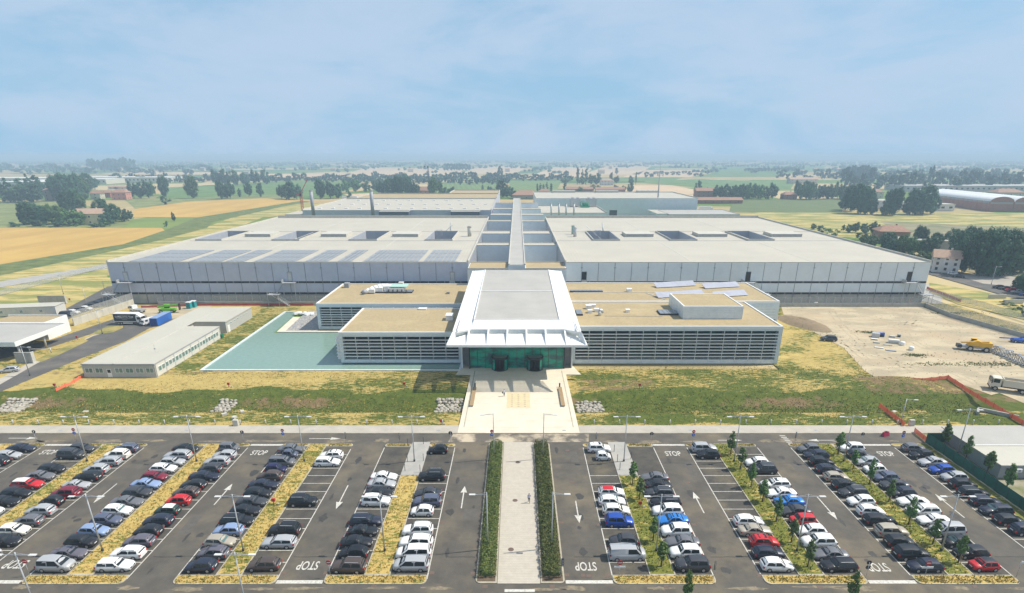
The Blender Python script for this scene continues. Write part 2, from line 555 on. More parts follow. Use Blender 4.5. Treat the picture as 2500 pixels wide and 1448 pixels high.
# near lawn with the ditch
def keep_l(x, y): return not (-12.0 < x < 12.6 and y > 106)
lawn('lawn', -170, 165, 106.9, 133.4, 250, 44, 0.0, keep=lambda x, y: not (-11.6 < x < 12.2), zf=ditch)
POOL = (-82.4, -14.6, 139.4, 173.5)
PREF = (-109.2, -90.8, 134.4, 191)
yard_poly = [at(1905, 742), at(2230, 742), at(2320, 775), at(2560, 842), at(2560, 1010), at(2440, 960), at(2420, 965), at(2310, 925), at(2150, 930), at(2110, 905), at(2060, 850), at(1985, 810), at(1915, 775)]
road_l = [at(-60, 985), at(-60, 925), at(130, 858), at(330, 790), at(430, 778), at(385, 800), at(300, 828), at(200, 862), at(100, 905), at(0, 962)]
lawn('lawn', -170, 165, 133.4, 211.0, 150, 44, -.01, keep=lambda x, y: not (POOL[0] + .6 < x < 70 and 140.5 < y < 172) and not (-62 < x < 80 and 170 < y) and not (-82.3 < x < -60 and 170 < y < 198))
# dirt yard
dirt = mat('yard_dirt', (0.50, 0.415, 0.27), 0.95, col2=(0.37, 0.31, 0.205), scale=.13, detail=13, lo=.44, hi=.56, bump=.8, bscale=1.2, col3=(0.44, 0.34, 0.215), scale3=.06, lo3=.5, hi3=.62, stretch=(.7, 1.4, 1))
ground_sheet('ground', yard_poly, 0.05, dirt)
soil_m = mat('loose_soil', (0.27, 0.20, 0.12), 0.95, col2=(0.2, 0.15, 0.085), scale=.8, detail=8, bump=.8, bscale=2)
def mound(label, cx, cy, rx, ry, h, rz, m):
    vs = []; n = 14; k = 6
    for i in range(k + 1):
        r = 1 - i / k
        for j in range(n):
            a = 2 * PI * j / n
            q = r * (1 + R_.uniform(-.1, .1))
            vs.append((math.cos(a) * rx * q, math.sin(a) * ry * q, h * (1 - r * r) * (1 + R_.uniform(-.12, .12)) - (.05 if i == 0 else 0)))
    fs = [(i * n + j, i * n + (j + 1) % n, (i + 1) * n + (j + 1) % n, (i + 1) * n + j) for i in range(k) for j in range(n)]
    o = MB().mesh(vs, fs, 0, True).build('soil_mound', m, None, (cx, cy, .05 if abs(cy - 165) < 40 else -.35), rz)
    return tag(o, label, 'mound')
rut_m = mat('wheel_rut', (0.37, 0.305, 0.20), .95, col2=(0.45, 0.37, 0.24), scale=.6, detail=8)
def rut(pts, off):
    n = 26; P_ = []
    for i in range(n + 1):
        t_ = i / n; k = len(pts) - 1; j = min(int(t_ * k), k - 1); u = t_ * k - j
        a = pts[max(j - 1, 0)]; b_ = pts[j]; c = pts[j + 1]; d = pts[min(j + 2, k)]
        P_.append(tuple(.5 * ((2 * b_[q]) + (-a[q] + c[q]) * u + (2 * a[q] - 5 * b_[q] + 4 * c[q] - d[q]) * u * u + (-a[q] + 3 * b_[q] - 3 * c[q] + d[q]) * u ** 3) for q in (0, 1)))
    L1 = []; L2 = []
    for i in range(n + 1):
        a = P_[max(i - 1, 0)]; c = P_[min(i + 1, n)]; d = math.hypot(c[0] - a[0], c[1] - a[1]) or 1; nx, ny = -(c[1] - a[1]) / d, (c[0] - a[0]) / d
        w_ = .16 + .1 * R_.random()
        L1.append((P_[i][0] + nx * (off - w_), P_[i][1] + ny * (off - w_))); L2.append((P_[i][0] + nx * (off + w_), P_[i][1] + ny * (off + w_)))
    b3 = MB()
    for i in range(n): b3.face([(*L1[i], .056), (*L1[i + 1], .056), (*L2[i + 1], .056), (*L2[i], .056)])
    b3.build('wheel_rut', rut_m)['kind'] = 'structure'
for line in ([(1935, 752), (2010, 790), (2130, 800), (2290, 780), (2330, 800)], [(2000, 760), (2120, 775), (2260, 800), (2360, 840), (2420, 900)], [(2060, 830), (2140, 890), (2270, 890), (2380, 880), (2440, 920)],
             [(1990, 800), (2070, 850), (2190, 880), (2300, 900), (2430, 960)], [(2240, 770), (2210, 810), (2260, 850), (2330, 850)], [(2030, 760), (2060, 800), (2120, 850), (2230, 905)]):
    q_ = [at(*p) for p in line]
    for o_ in (-.95, .95): rut(q_, o_)
x, y = at(1960, 790)
mound('long low mound of dug brown soil beside the office wing', x, y, 5.5, 11, 1.5, .35, soil_m)

# car park: road, parking surface
ground_sheet('parking_surface', [(-135, 52), (79.6, 52), (79.6, 103.6), (-135, 103.6)], 0.0, asphalt)
ground_sheet('ground', [(79.6, 52), (135, 52), (135, 103.6), (79.6, 103.6)], 0.0, mat('gravel_strip', (0.36, 0.32, 0.25), .95, col2=(.16, .17, .06), scale=.25, detail=8))
ground_sheet('road', [(-135, 35), (135, 35), (135, 52), (-135, 52)], 0.0, asphalt)
MB().box(-135, -12.0, 103.5, 106.9, -.3, .12).box(12.7, 135, 103.5, 106.9, -.3, .12).build('pavement', paving)['kind'] = 'structure'
MB().box(-135, 135, 103.34, 103.5, -.3, .10).build('kerb', kerb_m)['kind'] = 'structure'
# joints and drain covers in the pavement
for i in range(-32, 33):
    if i % 8 == 3:
        tag(MB().box(-.35, .35, -.25, .25, .118, .128).build('drain_cover', grey_metal, None, (i * 3.2, 104.6, 0)), kind='structure')

Y0 = 97.35; PITCH = 2.53
def yedge(k): return Y0 - PITCH * k
BAYS = [('i', -96.3, -91.3), ('h', -85.0, -80.0), ('g', -76.5, -71.5), ('f', -65.1, -60.1), ('e', -56.6, -51.6), ('d', -45.2, -40.2), ('c', -36.7, -31.7),
        ('b', -25.4, -20.4), ('a', -16.9, -11.9), ('A', 12.7, 17.7), ('B', 21.2, 26.2), ('C', 32.6, 37.6), ('D', 41.1, 46.1), ('E', 52.5, 57.5),
        ('F', 61.0, 66.0), ('G', 72.4, 77.4)]
BAY = {n: (a, b_) for n, a, b_ in BAYS}
line_b = MB()
def ln_rect(x0, x1, y0, y1, z=.012, name='bay_line'):
    global line_n
    me = MB().prism([(x0, y0), (x1, y0), (x1, y1), (x0, y1)], z - .004, z, bottom=False)
    return me
for n, x0, x1 in BAYS:
    s_ = MB().prism([(x0, yedge(14)), (x1, yedge(14)), (x1, Y0), (x0, Y0)], 0.001, .005, bottom=False).build('parking_bay_surface', asphalt2)
    s_['kind'] = 'structure'
    # the white line along the aisle and the cross ticks
    aisle = x1 if n in 'igecaBDF' else x0
    if n in 'ABCDEFG': aisle = x0 if n in 'ACEG' else x1
    else: aisle = x1 if n in 'igeca' else x0
    ln_rect(aisle - .07, aisle + .07, yedge(14) - .8, Y0 + .1).build('bay_line', paint)['kind'] = 'structure'
    tick = None
    skip = {'b': (1, 2, 3), 'a': (1, 2, 3), 'A': (1, 2, 3), 'B': (1, 2, 3), 'c': (0,)}.get(n, ())
    for k in range(1, 14):
        if k in skip: continue
        if n == 'D' and k in (2, ): pass
        if tick is None:
            tick = ln_rect(-2.4, 2.4, -.06, .06, .012).data('bay_tick', paint)
        o = link('bay_line', tick, None, ((x0 + x1) / 2, yedge(k), 0)); o['kind'] = 'structure'

# planted islands between back-to-back rows
dry_isl = lawn_material('island_grass', (0.55, 0.41, 0.14), (0.43, 0.31, 0.10), (0.20, 0.20, 0.04), (0.12, 0.14, 0.025), (0.42, 0.31, 0.15))
ISL = [('ji', -99.8, -96.3), ('hg', -80.0, -76.5), ('fe', -60.1, -56.6), ('dc', -40.2, -36.7), ('ba', -20.4, -16.9), ('AB', 17.7, 21.2), ('CD', 37.6, 41.1), ('EF', 57.5, 61.0)]
def rounded(x0, x1, y0, y1, r, n=5, corners=(1, 1, 1, 1)):
    pts = []
    for (cx, cy, a0), on in zip(((x1 - r, y1 - r, 0), (x0 + r, y1 - r, PI / 2), (x0 + r, y0 + r, PI), (x1 - r, y0 + r, 1.5 * PI)), corners):
        if on:
            pts += [(cx + r * math.cos(a0 + i * PI / 2 / n), cy + r * math.sin(a0 + i * PI / 2 / n)) for i in range(n + 1)]
        else:
            pts.append((cx + r * (1 if a0 in (0, 1.5 * PI) else -1), cy + r * (1 if a0 < 2 else -1)))
    return pts
def kerbed(name, poly, z, gfun, m, res=.8):
    """an island: kerb ring with a grass bed inside, slightly domed"""
    cx = sum(p[0] for p in poly) / len(poly); cy = sum(p[1] for p in poly) / len(poly)
    n = len(poly)
    inner = []
    for i in range(n):
        p = Vector(poly[i]).to_2d(); a = Vector(poly[i - 1]).to_2d(); c = Vector(poly[(i + 1) % n]).to_2d()
        d1 = (p - a).normalized(); d2 = (c - p).normalized()
        nn = (Vector((-d1.y, d1.x)) + Vector((-d2.y, d2.x)))
        if nn.length < 1e-6: nn = Vector((-d1.y, d1.x))
        nn.normalize()
        k = max(.35, nn.dot(Vector((-d1.y, d1.x))))
        q = p + nn * (.16 / k)
        inner.append((q.x, q.y))
    b_ = MB()
    for i in range(n):
        j = (i + 1) % n
        b_.face([(*poly[i], 0), (*poly[j], 0), (*poly[j], z), (*poly[i], z)])
        b_.face([(*poly[i], z), (*poly[j], z), (*inner[j], z), (*inner[i], z)])
    b_.build('kerb', kerb_m)['kind'] = 'structure'
    xs_ = [p[0] for p in inner]; ys_ = [p[1] for p in inner]
    x0, x1, y0, y1 = min(xs_), max(xs_), min(ys_), max(ys_)
    base = MB().face([(*p, z - .02) for p in inner])
    me = base.data('grass_bed', m)
    o = link('grass_bed', me); o['kind'] = 'structure'
    a = me.attributes.new('green', 'FLOAT', 'POINT'); b2 = me.attributes.new('soil', 'FLOAT', 'POINT')
    a.data.foreach_set('value', [gfun(v.co.x, v.co.y) for v in me.vertices]); b2.data.foreach_set('value', [0.1] * len(me.vertices))
    return inner
tufts = []   # (x, y, z, green)
for k, x0, x1 in ISL:
    right = x0 > 0
    top_open = k in ('ba', 'AB')
    gv = .82 if right else (.42 if k in ('hg', 'dc') else .26)
    if k == 'AB': gv = .9
    y1_ = yedge(4) if top_open else 98.9
    # long bed
    poly = [(x0, 61.86), (x1, 61.86), (x1, y1_), (x0, y1_)]
    kerbed('island', poly, .10, lambda x, y: gv, dry_isl)
    for _ in range(int((y1_ - 62) * 20)):
        tufts.append((R_.uniform(x0 + .2, x1 - .2), R_.uniform(62.2, y1_ - .1), .08, R_.random() < gv))
    # end beds, rounded towards the aisles
    bx0 = x0 - 5.0 ; bx1 = x1 + 5.0
    kerbed('island', rounded(bx0, bx1, 60.1, 61.85, .8, corners=(0, 0, 1, 1)), .101, lambda x, y: .22, dry_isl)
    for _ in range(330):
        tufts.append((R_.uniform(bx0 + .4, bx1 - .4), R_.uniform(60.3, 61.7), .08, R_.random() < .3))
    if top_open:
        kerbed('island', rounded(bx0, x0, 97.7, 98.9, .5), .101, lambda x, y: .3, dry_isl)
        kerbed('island', rounded(x1, bx1, 97.7, 98.9, .5), .101, lambda x, y: .3, dry_isl)
        MB().box(x0 + .01, x1 - .01, yedge(4) + .1, 99.6, 0, .09).build('pavement', pavegrey)['kind'] = 'structure'
    else:
        kerbed('island', rounded(bx0, x0 - .01, 97.8, 98.9, .5, corners=(0, 1, 1, 0)), .101, lambda x, y: .3, dry_isl)
        kerbed('island', rounded(x1 + .01, bx1, 97.8, 98.9, .5, corners=(1, 0, 0, 1)), .101, lambda x, y: .3, dry_isl)
    for xa, xb in ((bx0, x0), (x1, bx1)):
        for _ in range(90):
            tufts.append((R_.uniform(xa + .4, xb - .4), R_.uniform(97.95, 98.75), .08, R_.random() < .4))
kerbed('island', rounded(72.4, 77.4, 97.8, 98.9, .5, corners=(0, 1, 1, 0)), .101, lambda x, y: .3, dry_isl)
kerbed('island', [(77.45, 56), (79.5, 56), (79.5, 98.9), (77.45, 98.9)], .10, lambda x, y: .8, dry_isl)
# central walkway with its hedge beds
MB().box(-2.55, 3.05, 60.2, 99.6, 0, .10).build('walkway', mat('walkway_setts', (0.50, 0.45, 0.37), .85, col2=(0.44, 0.40, 0.33), scale=1.2, detail=6))['kind'] = 'structure'
stripes(MATS['walkway_setts'], 1, .5, (0.33, 0.3, 0.25), .16, .35)
soil_bed = mat('bed_soil', (0.16, 0.11, 0.07), .95, col2=(.1, .075, .045), scale=1.5)
for x0, x1, rr in ((-5.45, -2.62, (0, 1, 1, 0)), (3.12, 6.3, (1, 0, 0, 1))):
    poly = rounded(x0, x1, 60.3, 99.3, .7, corners=rr)
    b_ = MB().prism(poly, 0, .10)
    b_.build('kerb', kerb_m)['kind'] = 'structure'
    MB().prism([(x0 + .22, 60.6), (x1 - .22, 60.6), (x1 - .22, 99.0), (x0 + .22, 99.0)], .09, .14).build('planting_bed', soil_bed)['kind'] = 'structure'

# painted markings: stop bars, arrows, words, zebra
def stop_bar(x0, x1, y, wdt=.62):
    ln_rect(x0, x1, y - wdt / 2, y + wdt / 2, .014).build('stop_line', paint)['kind'] = 'structure'
AISLES = [(-91.3 + 3.2, 1), (-68.3, -1), (-48.4, 1), (-28.55, -1), (-8.7, 1), (9.5, -1), (29.4, 1), (49.3, -1), (69.2, 1)]
for x0, x1 in ((-80 - 5 - 6.2, -85.1), (-51.5, -45.3), (26.3, 32.5), (66.1, 72.3)):
    stop_bar(x0, x1, 98.55)
for x0, x1 in ((-71.4, -65.2), (-31.6, -25.5), (6.4, 12.6), (46.2, 52.4)):
    stop_bar(x0, x1, 60.6)
def arrow(x, y, ang, name='road_arrow', L_=4.8):
    b_ = MB()
    hw = .55; hl = 1.9; sw = .09
    pts = [(-L_ / 2, -sw), (L_ / 2 - hl, -sw), (L_ / 2 - hl - .1, -hw), (L_ / 2, 0), (L_ / 2 - hl - .1, hw), (L_ / 2 - hl, sw), (-L_ / 2, sw)]
    b_.prism(pts, .008, .0145, bottom=False)
    o = b_.build(name, paint, None, (x, y, 0), ang); o['kind'] = 'structure'
for px0, py0, px1, py1 in ((849, 1185, 821, 1243), (1127, 1241, 1134, 1187), (523, 1233, 567, 1181), (286, 1181, 227.5, 1228), (1404, 1223, 1416, 1277), (1719, 1253, 1692, 1201), (1994, 1213, 2045, 1269), (2355, 1264, 2282, 1206)):
    a = at(px0, py0); b_ = at(px1, py1)
    arrow((a[0] + b_[0]) / 2, (a[1] + b_[1]) / 2, PI / 2 if b_[1] > a[1] else -PI / 2, L_=abs(a[1] - b_[1]))
for px0, px1, py, d in ((21, 92, 1070, 0), (755, 832, 1071, 0), (1752, 1812, 1075, 0), (1972, 2037, 1075, PI)):
    a = at(px0, py); b_ = at(px1, py)
    arrow((a[0] + b_[0]) / 2, a[1], d, L_=b_[0] - a[0])
def word(txt, x, y, wdt, hgt, rot):
    c = bpy.data.curves.new('word_' + txt.lower(), 'FONT'); c.body = txt; c.align_x = 'CENTER'; c.align_y = 'CENTER'; c.size = 1; c.offset = .012
    o = bpy.data.objects.new('tmp', c)
    me = bpy.data.meshes.new_from_object(o)
    xs_ = [v.co.x for v in me.vertices]; ys_ = [v.co.y for v in me.vertices]
    sx = wdt / (max(xs_) - min(xs_)); sy = hgt / (max(ys_) - min(ys_)); mx_ = (max(xs_) + min(xs_)) / 2; my_ = (max(ys_) + min(ys_)) / 2
    for v in me.vertices: v.co = ((v.co.x - mx_) * sx, (v.co.y - my_) * sy, 0)
    me.materials.clear(); me.materials.append(paint)
    bpy.data.objects.remove(o)
    return me
stop_me = word('STOP', 0, 0, 2.9, 1.75, 0)
for px, py, rot in ((120, 1104, 0), (633, 1105.5, 0), (1643, 1107.5, 0), (2163, 1108, 0), (38, 1378, PI), (752, 1381, PI), (1430, 1383, PI), (2143, 1385, PI)):
    x, y = at(px, py)
    o = link('road_word', stop_me, None, (x, y, .013), rot); o['kind'] = 'structure'
for k in range(3):
    ln_rect(-1.6, 2.3, 59.25 - k * .95 - .5, 59.25 - k * .95, .013).build('crossing_stripe', paint)['kind'] = 'structure'
for k in range(6):
    x, y = at(1910 + k * 4.2, 1064 + k * 3.9)
    ln_rect(x - .55, x + .55, y - .14, y + .14, .013).build('give_way_mark', paint)['kind'] = 'structure'
stain_m = mat('oil_stain', (0.036, 0.034, 0.031), .7, col2=(0.06, 0.055, 0.048), scale=3)
patch_m = mat('asphalt_repair', (0.115, 0.105, 0.09), .92, col2=(0.085, 0.078, 0.068), scale=1.2, detail=8)
dust_m = mat('sand_dust', (0.25, 0.205, 0.135), .95, col2=(0.14, 0.12, 0.085), scale=1.1, detail=9, lo=.4, hi=.6)
def blob(name, x, y, rx, ry, z, m, n=14, jag=.35):
    a0 = R_.uniform(0, 6.28)
    pts = [(x + rx * (1 + R_.uniform(-jag, jag)) * math.cos(2 * PI * i / n), y + ry * (1 + R_.uniform(-jag, jag)) * math.sin(2 * PI * i / n)) for i in range(n)]
    MB().face([(*p, z) for p in pts]).build(name, m)['kind'] = 'structure'
for n, x0, x1 in BAYS:
    for k in range(14):
        if R_.random() < .55: blob('oil_stain', (x0 + x1) / 2 + R_.uniform(-1.5, 1.5), yedge(k + .5) + R_.uniform(-.5, .5), R_.uniform(.12, .45), R_.uniform(.1, .3), .0075, stain_m, 9)
for x0, x1 in ((-91, -85.2), (-71.3, -65.3), (-51.5, -45.3), (-31.6, -25.5), (-11.7, -5.6), (6.4, 12.6), (26.3, 32.5), (46.2, 52.4), (66.1, 72.3)):
    for _ in range(5): blob('oil_stain', R_.uniform(x0 + 1, x1 - 1), R_.uniform(62, 98), R_.uniform(.2, .7), R_.uniform(.3, 1.6), .0035, stain_m, 11)
    if R_.random() < .8:
        px_, py_ = R_.uniform(x0 + 1.2, x1 - 1.2), R_.uniform(66, 94); a_, b2_ = R_.uniform(.5, 1.2), R_.uniform(.8, 2.6)
        MB().face([(px_ - a_, py_ - b2_, .003), (px_ + a_, py_ - b2_, .003), (px_ + a_, py_ + b2_, .003), (px_ - a_, py_ + b2_, .003)]).build('asphalt_repair', patch_m)['kind'] = 'structure'
for x in range(-125, 78, 9):
    if not -14 < x < 15: blob('sand_dust', x + R_.uniform(-3, 3), 99.9 + R_.uniform(0, .5), R_.uniform(1.2, 3.4), R_.uniform(.3, .8), .0025, dust_m, 16, .45)
    blob('sand_dust', x + R_.uniform(-3, 3), 59.4 + R_.uniform(-.2, .3), R_.uniform(1, 3), R_.uniform(.2, .5), .0025, dust_m, 16, .45)
tar = mat('tar_joint', (0.022, 0.021, 0.02), .8)
for x0, x1 in ((-91, -85.2), (-71.3, -65.3), (-51.5, -45.3), (-31.6, -25.5), (-11.7, -5.6), (6.4, 12.6), (26.3, 32.5), (46.2, 52.4), (66.1, 72.3)):
    for yy in (91.6, 65.6):
        a_ = x0 + R_.uniform(0, 2.2); b2_ = x1 - R_.uniform(0, 1.5)
        n_ = 7; top_ = [(a_ + (b2_ - a_) * i / n_, yy + R_.uniform(-.05, .05) + .05) for i in range(n_ + 1)]
        MB().prism(top_ + [(p[0], p[1] - .1) for p in top_[::-1]], .002, .0065, bottom=False).build('tar_joint', tar)['kind'] = 'structure'
# manhole and drain covers
rust = mat('rusty_cover', (0.17, 0.11, 0.08), .8, col2=(.1, .08, .065), scale=6)
cov = MB().tube((0, 0, 0), (0, 0, .012), .42, n=14).data('manhole_cover', rust)
for px, py, zz in ((1264, 1130, .1), (1257.5, 1223, .1), (1247.5, 1343, .1)):
    x, y = at(px, py); o = link('manhole_cover', cov, None, (x, y, zz)); o['kind'] = 'structure'
dr = MB().box(-.35, .35, -.3, .3, 0, .012).data('drain_cover', rust)
for px, py in ((692, 1399), (796, 1399), (1054, 1399), (1155, 1400), (1383, 1404), (1483, 1406), (1855, 1405), (2247, 1408), (174, 1427), (545, 1427), (913, 1430), (1348, 1432), (1627, 1433), (2002, 1434), (2380, 1432), (1184, 1432), (851, 1274), (1080, 1274), (1370, 1276), (1462, 1281), (1694, 1281), (1425, 1405), (1436, 1406), (1695, 1408), (1397, 1177), (1680, 1178), (1385, 1100), (1417, 1097), (860, 1095), (1115, 1096)):
    x, y = at(px, py); o = link('drain_cover', dr, None, (x, y, .006)); o['kind'] = 'structure'
# grass tufts on the islands (stuff)
for nm, mm, flag in (('dry_grass', straw_blade, False), ('green_grass', green_blade, True)):
    b_ = MB()
    for x, y, z, gr in tufts:
        if gr != flag: continue
        for _ in range(3):
            a = R_.uniform(0, 2 * PI); l = R_.uniform(.06, .2); hgt = R_.uniform(.08, .26)
            ox, oy = R_.uniform(-.18, .18), R_.uniform(-.18, .18)
            b_.face([(x + ox, y + oy, z), (x + ox + math.cos(a) * l, y + oy + math.sin(a) * l, z), (x + ox + math.cos(a + .8) * l, y + oy + math.sin(a + .8) * l, z + hgt)])
    tag(b_.build(nm, mm), ('straw coloured' if not flag else 'green') + ' grass tufts on the car park islands', 'grass', kind='stuff')
# ================================================================== BUILDINGS
def wall_grid(parent, name, x0, x1, y, z0, z1, step, m, thick=.12, gap=.05, cache={}):
    """cladding panels side by side on a wall that faces -Y; each is a part"""
    n = max(1, round((x1 - x0) / step)); wdt = (x1 - x0) / n
    me = MB().box(-wdt / 2 + gap, wdt / 2 - gap, -thick, 0, z0, z1).data(name, m)
    for i in range(n):
        link(name, me, parent, (x0 + (i + .5) * wdt, y, 0))
    return wdt

def big_shed(label, x0, x1, y0, y1, h, wells, panel_m, side):
    root = thing('factory_hall', label, 'factory', ((x0 + x1) / 2, y0, 0))
    ox, oy = (x0 + x1) / 2, y0
    def L_(b_, nm, m): return b_.build(nm, m, root)
    X0, X1, D = x0 - ox, x1 - ox, y1 - y0
    # roof deck with the light wells cut out
    xs_ = sorted({X0, X1} | {v - ox for w_ in wells for v in w_[:2]}); ys_ = sorted({0, D} | {v - oy for w_ in wells for v in w_[2:4]})
    b_ = MB()
    for i in range(len(xs_) - 1):
        for j in range(len(ys_) - 1):
            cx, cy = (xs_[i] + xs_[i + 1]) / 2 + ox, (ys_[j] + ys_[j + 1]) / 2 + oy
            if any(w_[0] < cx < w_[1] and w_[2] < cy < w_[3] for w_ in wells): continue
            b_.face([(xs_[i], ys_[j], h), (xs_[i + 1], ys_[j], h), (xs_[i + 1], ys_[j + 1], h), (xs_[i], ys_[j + 1], h)])
    L_(b_, 'roof', roof_pale)
    # core walls
    b_ = MB().box(X0, X1, 0, .3, 0, h - .02).box(X0, X0 + .3, .3, D - .3, 0, h - .02).box(X1 - .3, X1, .3, D - .3, 0, h - .02).box(X0, X1, D - .3, D, 0, h - .02)
    L_(b_, 'wall', grey_metal)
    # parapet: thin at the front, deeper round the sides and back
    b_ = MB().box(X0 - .1, X1 + .1, -.2, .15, h, h + .18).box(X0 - .1, X0 + .35, .15, D, h, h + .75).box(X1 - .35, X1 + .1, .15, D, h, h + .75).box(X0 + .35, X1 - .35, D - .5, D, h, h + 1.5)
    L_(b_, 'parapet', concrete_lt)
    for w_ in wells:
        a, b2, c, d = w_[0] - ox, w_[1] - ox, w_[2] - oy, w_[3] - oy
        q = MB()
        q.box(a, a + .25, c, d, 2, h + .7).box(b2 - .25, b2, c, d, 2, h + .7).box(a + .25, b2 - .25, c, c + .25, 2, h + .7).box(a + .25, b2 - .25, d - .25, d, 2, h + .7)
        L_(q, 'well_curb', mat('well_lining', (.40, .42, .46), .6, col2=(.36, .38, .42), scale=.4))
        q = MB().box(a - .2, b2 + .2, c - .2, c, h, h + .78).box(a - .2, b2 + .2, d, d + .2, h, h + .78).box(a - .2, a, c, d, h, h + .78).box(b2, b2 + .2, c, d, h, h + .78)
        L_(q, 'well_parapet', concrete_lt)
        L_(MB().box(a, b2, c, d, 1.5, 2.0), 'well_floor', concrete)
    # facade: tall upper panels, window strip, lower panels, window strip, base
    W = X1 - X0; n = round(W / 6.07); pw = W / n
    zA, zB, zC, zD = 8.55, 7.75, 4.35, 3.5
    up = MB().box(-pw / 2 + .06, pw / 2 - .06, -.14, 0, zA, h - .05).data('wall_panel', panel_m)
    lo = MB().box(-pw / 2 + .06, pw / 2 - .06, -.14, 0, zC, zB).data('wall_panel', panel_m)
    ba = MB().box(-pw / 2 + .06, pw / 2 - .06, -.02, 0, .1, zD).data('wall_panel', concrete)
    wn = MB().box(-pw / 4 + .12, pw / 4 - .12, -.03, .0, zB + .05, zA - .05).data('window', glass_dark)
    wn2 = MB().box(-pw / 4 + .12, pw / 4 - .12, -.03, .0, zD + .05, zC - .05).data('window', glass_dark)
    ml = MB().box(-.05, .05, -.22, -.0, .1, h - .05).data('mullion', joint_m)
    br = MB().box(-.42, .42, -.32, -.26, h - 2.0, h - 1.86).data('bracket', joint_m)
    for i in range(n):
        cx = X0 + (i + .5) * pw
        link('wall_panel', up, root, (cx, 0, 0)); link('wall_panel', lo, root, (cx, 0, 0)); link('wall_panel', ba, root, (cx, 0, 0))
        for s_ in (-1, 1):
            link('window', wn, root, (cx + s_ * pw / 4, 0, 0)); link('window', wn2, root, (cx + s_ * pw / 4, 0, 0))
        if i:
            link('mullion', ml, root, (X0 + i * pw, 0, 0))
            if i % 2: link('bracket', br, root, (X0 + i * pw, 0, 0))
    # roof ridges (bright welded seams)
    for sx in (.29, .62) if side > 0 else (.35, .71):
        s_ = MB()
        xa = X0 + W * sx + (8 if side > 0 else 0)
        s_.box(xa - .25, xa + .25, 1, D - 2, h, h + .05)
        L_(s_, 'roof_seam', concrete_lt)
    for yy in (57.0, 92):
        L_(MB().box(X0 + .5, X1 - .5, yy - .12, yy + .12, h, h + .1), 'gutter', grey_metal)
    return root
HB = 15.5; YB = 211.5
wl = [(-148.8, -137, 269, 300), (-113.5, -101, 269, 300), (-77.8, -65, 269, 300), (-42.5, -30, 269, 300)]
wr = [(35.4, 47.6, 269, 300), (71.3, 83.4, 269, 300), (107.1, 119.2, 269, 300)]
hallL = big_shed('vast flat roofed factory hall with solar panels, nearer and on the left', -151.5, -17.9, YB, 373, HB, wl, shed_panel, -1)
hallR = big_shed('vast flat roofed factory hall with plain pale roof, nearer and on the right', 17.9, 153.0, YB, 373, HB, wr, shed_panel_r, 1)
def roof_monitor(x0, x1, root):
    ox, oy = root.location.x, root.location.y
    b_ = MB().box(x0 - ox, x1 - ox, 282 - oy, 293 - oy, HB, HB + 1.45).build('roof_monitor', concrete_lt, root)
    MB().box(x0 - ox + .3, x1 - ox - .3, 282 - oy - .05, 282 - oy, HB + .25, HB + 1.25).build('louvre_face', grey_metal, b_)
for a, b_ in ((-131.8, -119.4), (-95, -82.6), (-60.4, -47.8)): roof_monitor(a, b_, hallL)
for a, b_ in ((52.7, 66.2), (88, 102), (123.7, 138.2)): roof_monitor(a, b_, hallR)
# front doors high on the halls with their outside stairs
def hall_door(root, x, darkdoor, stairs, sgn):
    ox, oy = root.location.x, root.location.y
    b_ = MB().box(x - ox - .9, x - ox + .9, -.3, -.14, 8.6, 12.1).build('door', dark if darkdoor else grey_metal, root)
    MB().box(x - ox - .65, x - ox + .65, -.33, -.3, 8.7, 11.8).build('door_leaf', glass_dark if darkdoor else steel, b_)
    if not stairs: 
        MB().box(x - ox - 1, x - ox + 1, -1.8, -.15, 8.2, 8.35).box(x - ox - 1, x - ox + 1, -1.8, -1.75, 8.35, 9.4).build('landing', steel, root)
        return
    st = thing('escape_stair', 'galvanised steel escape stair zigzagging down the ' + stairs, 'stairs', (x, YB - .3, 0), group='escape stairs on the factory halls')
    b2 = MB()
    b2.box(-2.4, 2.4, -2.3, 0, 8.25, 8.4).box(-2.4, -2.32, -2.3, 0, 8.4, 9.5)
    b2.box(-5.6 * sgn - 2.2, -5.6 * sgn + 2.2, -4.2, -1.6, 4.2, 4.35)
    b2.build('landing', steel, st)
    def flight(p0, p1):
        f = MB(); n = 12
        for i in range(n):
            u = (i + .5) / n
            p = [p0[k] + (p1[k] - p0[k]) * u for k in range(3)]
            f.box(p[0] - .2, p[0] + .2, p[1] - .55, p[1] + .55, p[2] - .04, p[2] + .04)
        for s_ in (-.6, .6):
            f.tube((p0[0], p0[1] + s_, p0[2]), (p1[0], p1[1] + s_, p1[2]), .07, n=4)
            f.tube((p0[0], p0[1] + s_, p0[2] + 1.05), (p1[0], p1[1] + s_, p1[2] + 1.05), .045, n=4)
        f.build('flight', steel, st)
    flight((-2 * sgn, -1.9, 8.3), (-5 * sgn, -2.2, 4.3))
    flight((-6 * sgn, -3.7, 4.3), (0, -3.7, 0.1))
    p = MB()
    for xx in (-7.6 * sgn, -3.6 * sgn, 2.2 * sgn, -2 * sgn): p.tube((xx, -2.2, 0), (xx, -2.2, 9.3 if abs(xx) < 3 else 5.3), .09, n=5)
    for xx in (-7.6 * sgn, -3.6 * sgn): p.tube((xx, -4.1, 0), (xx, -4.1, 5.3), .08, n=5)
    p.build('post', steel, st)
hall_door(hallL, -145.5, False, 'left end of the left hall', 1)
hall_door(hallL, -84.5, False, 'left hall near its middle', 1)
hall_door(hallL, -24.0, False, None, 1)
hall_door(hallR, 25.0, True, None, 1)
hall_door(hallR, 86.0, True, 'right hall behind the office wing', -1)
hall_door(hallR, 146.0, True, 'right hall at its far right corner', -1)

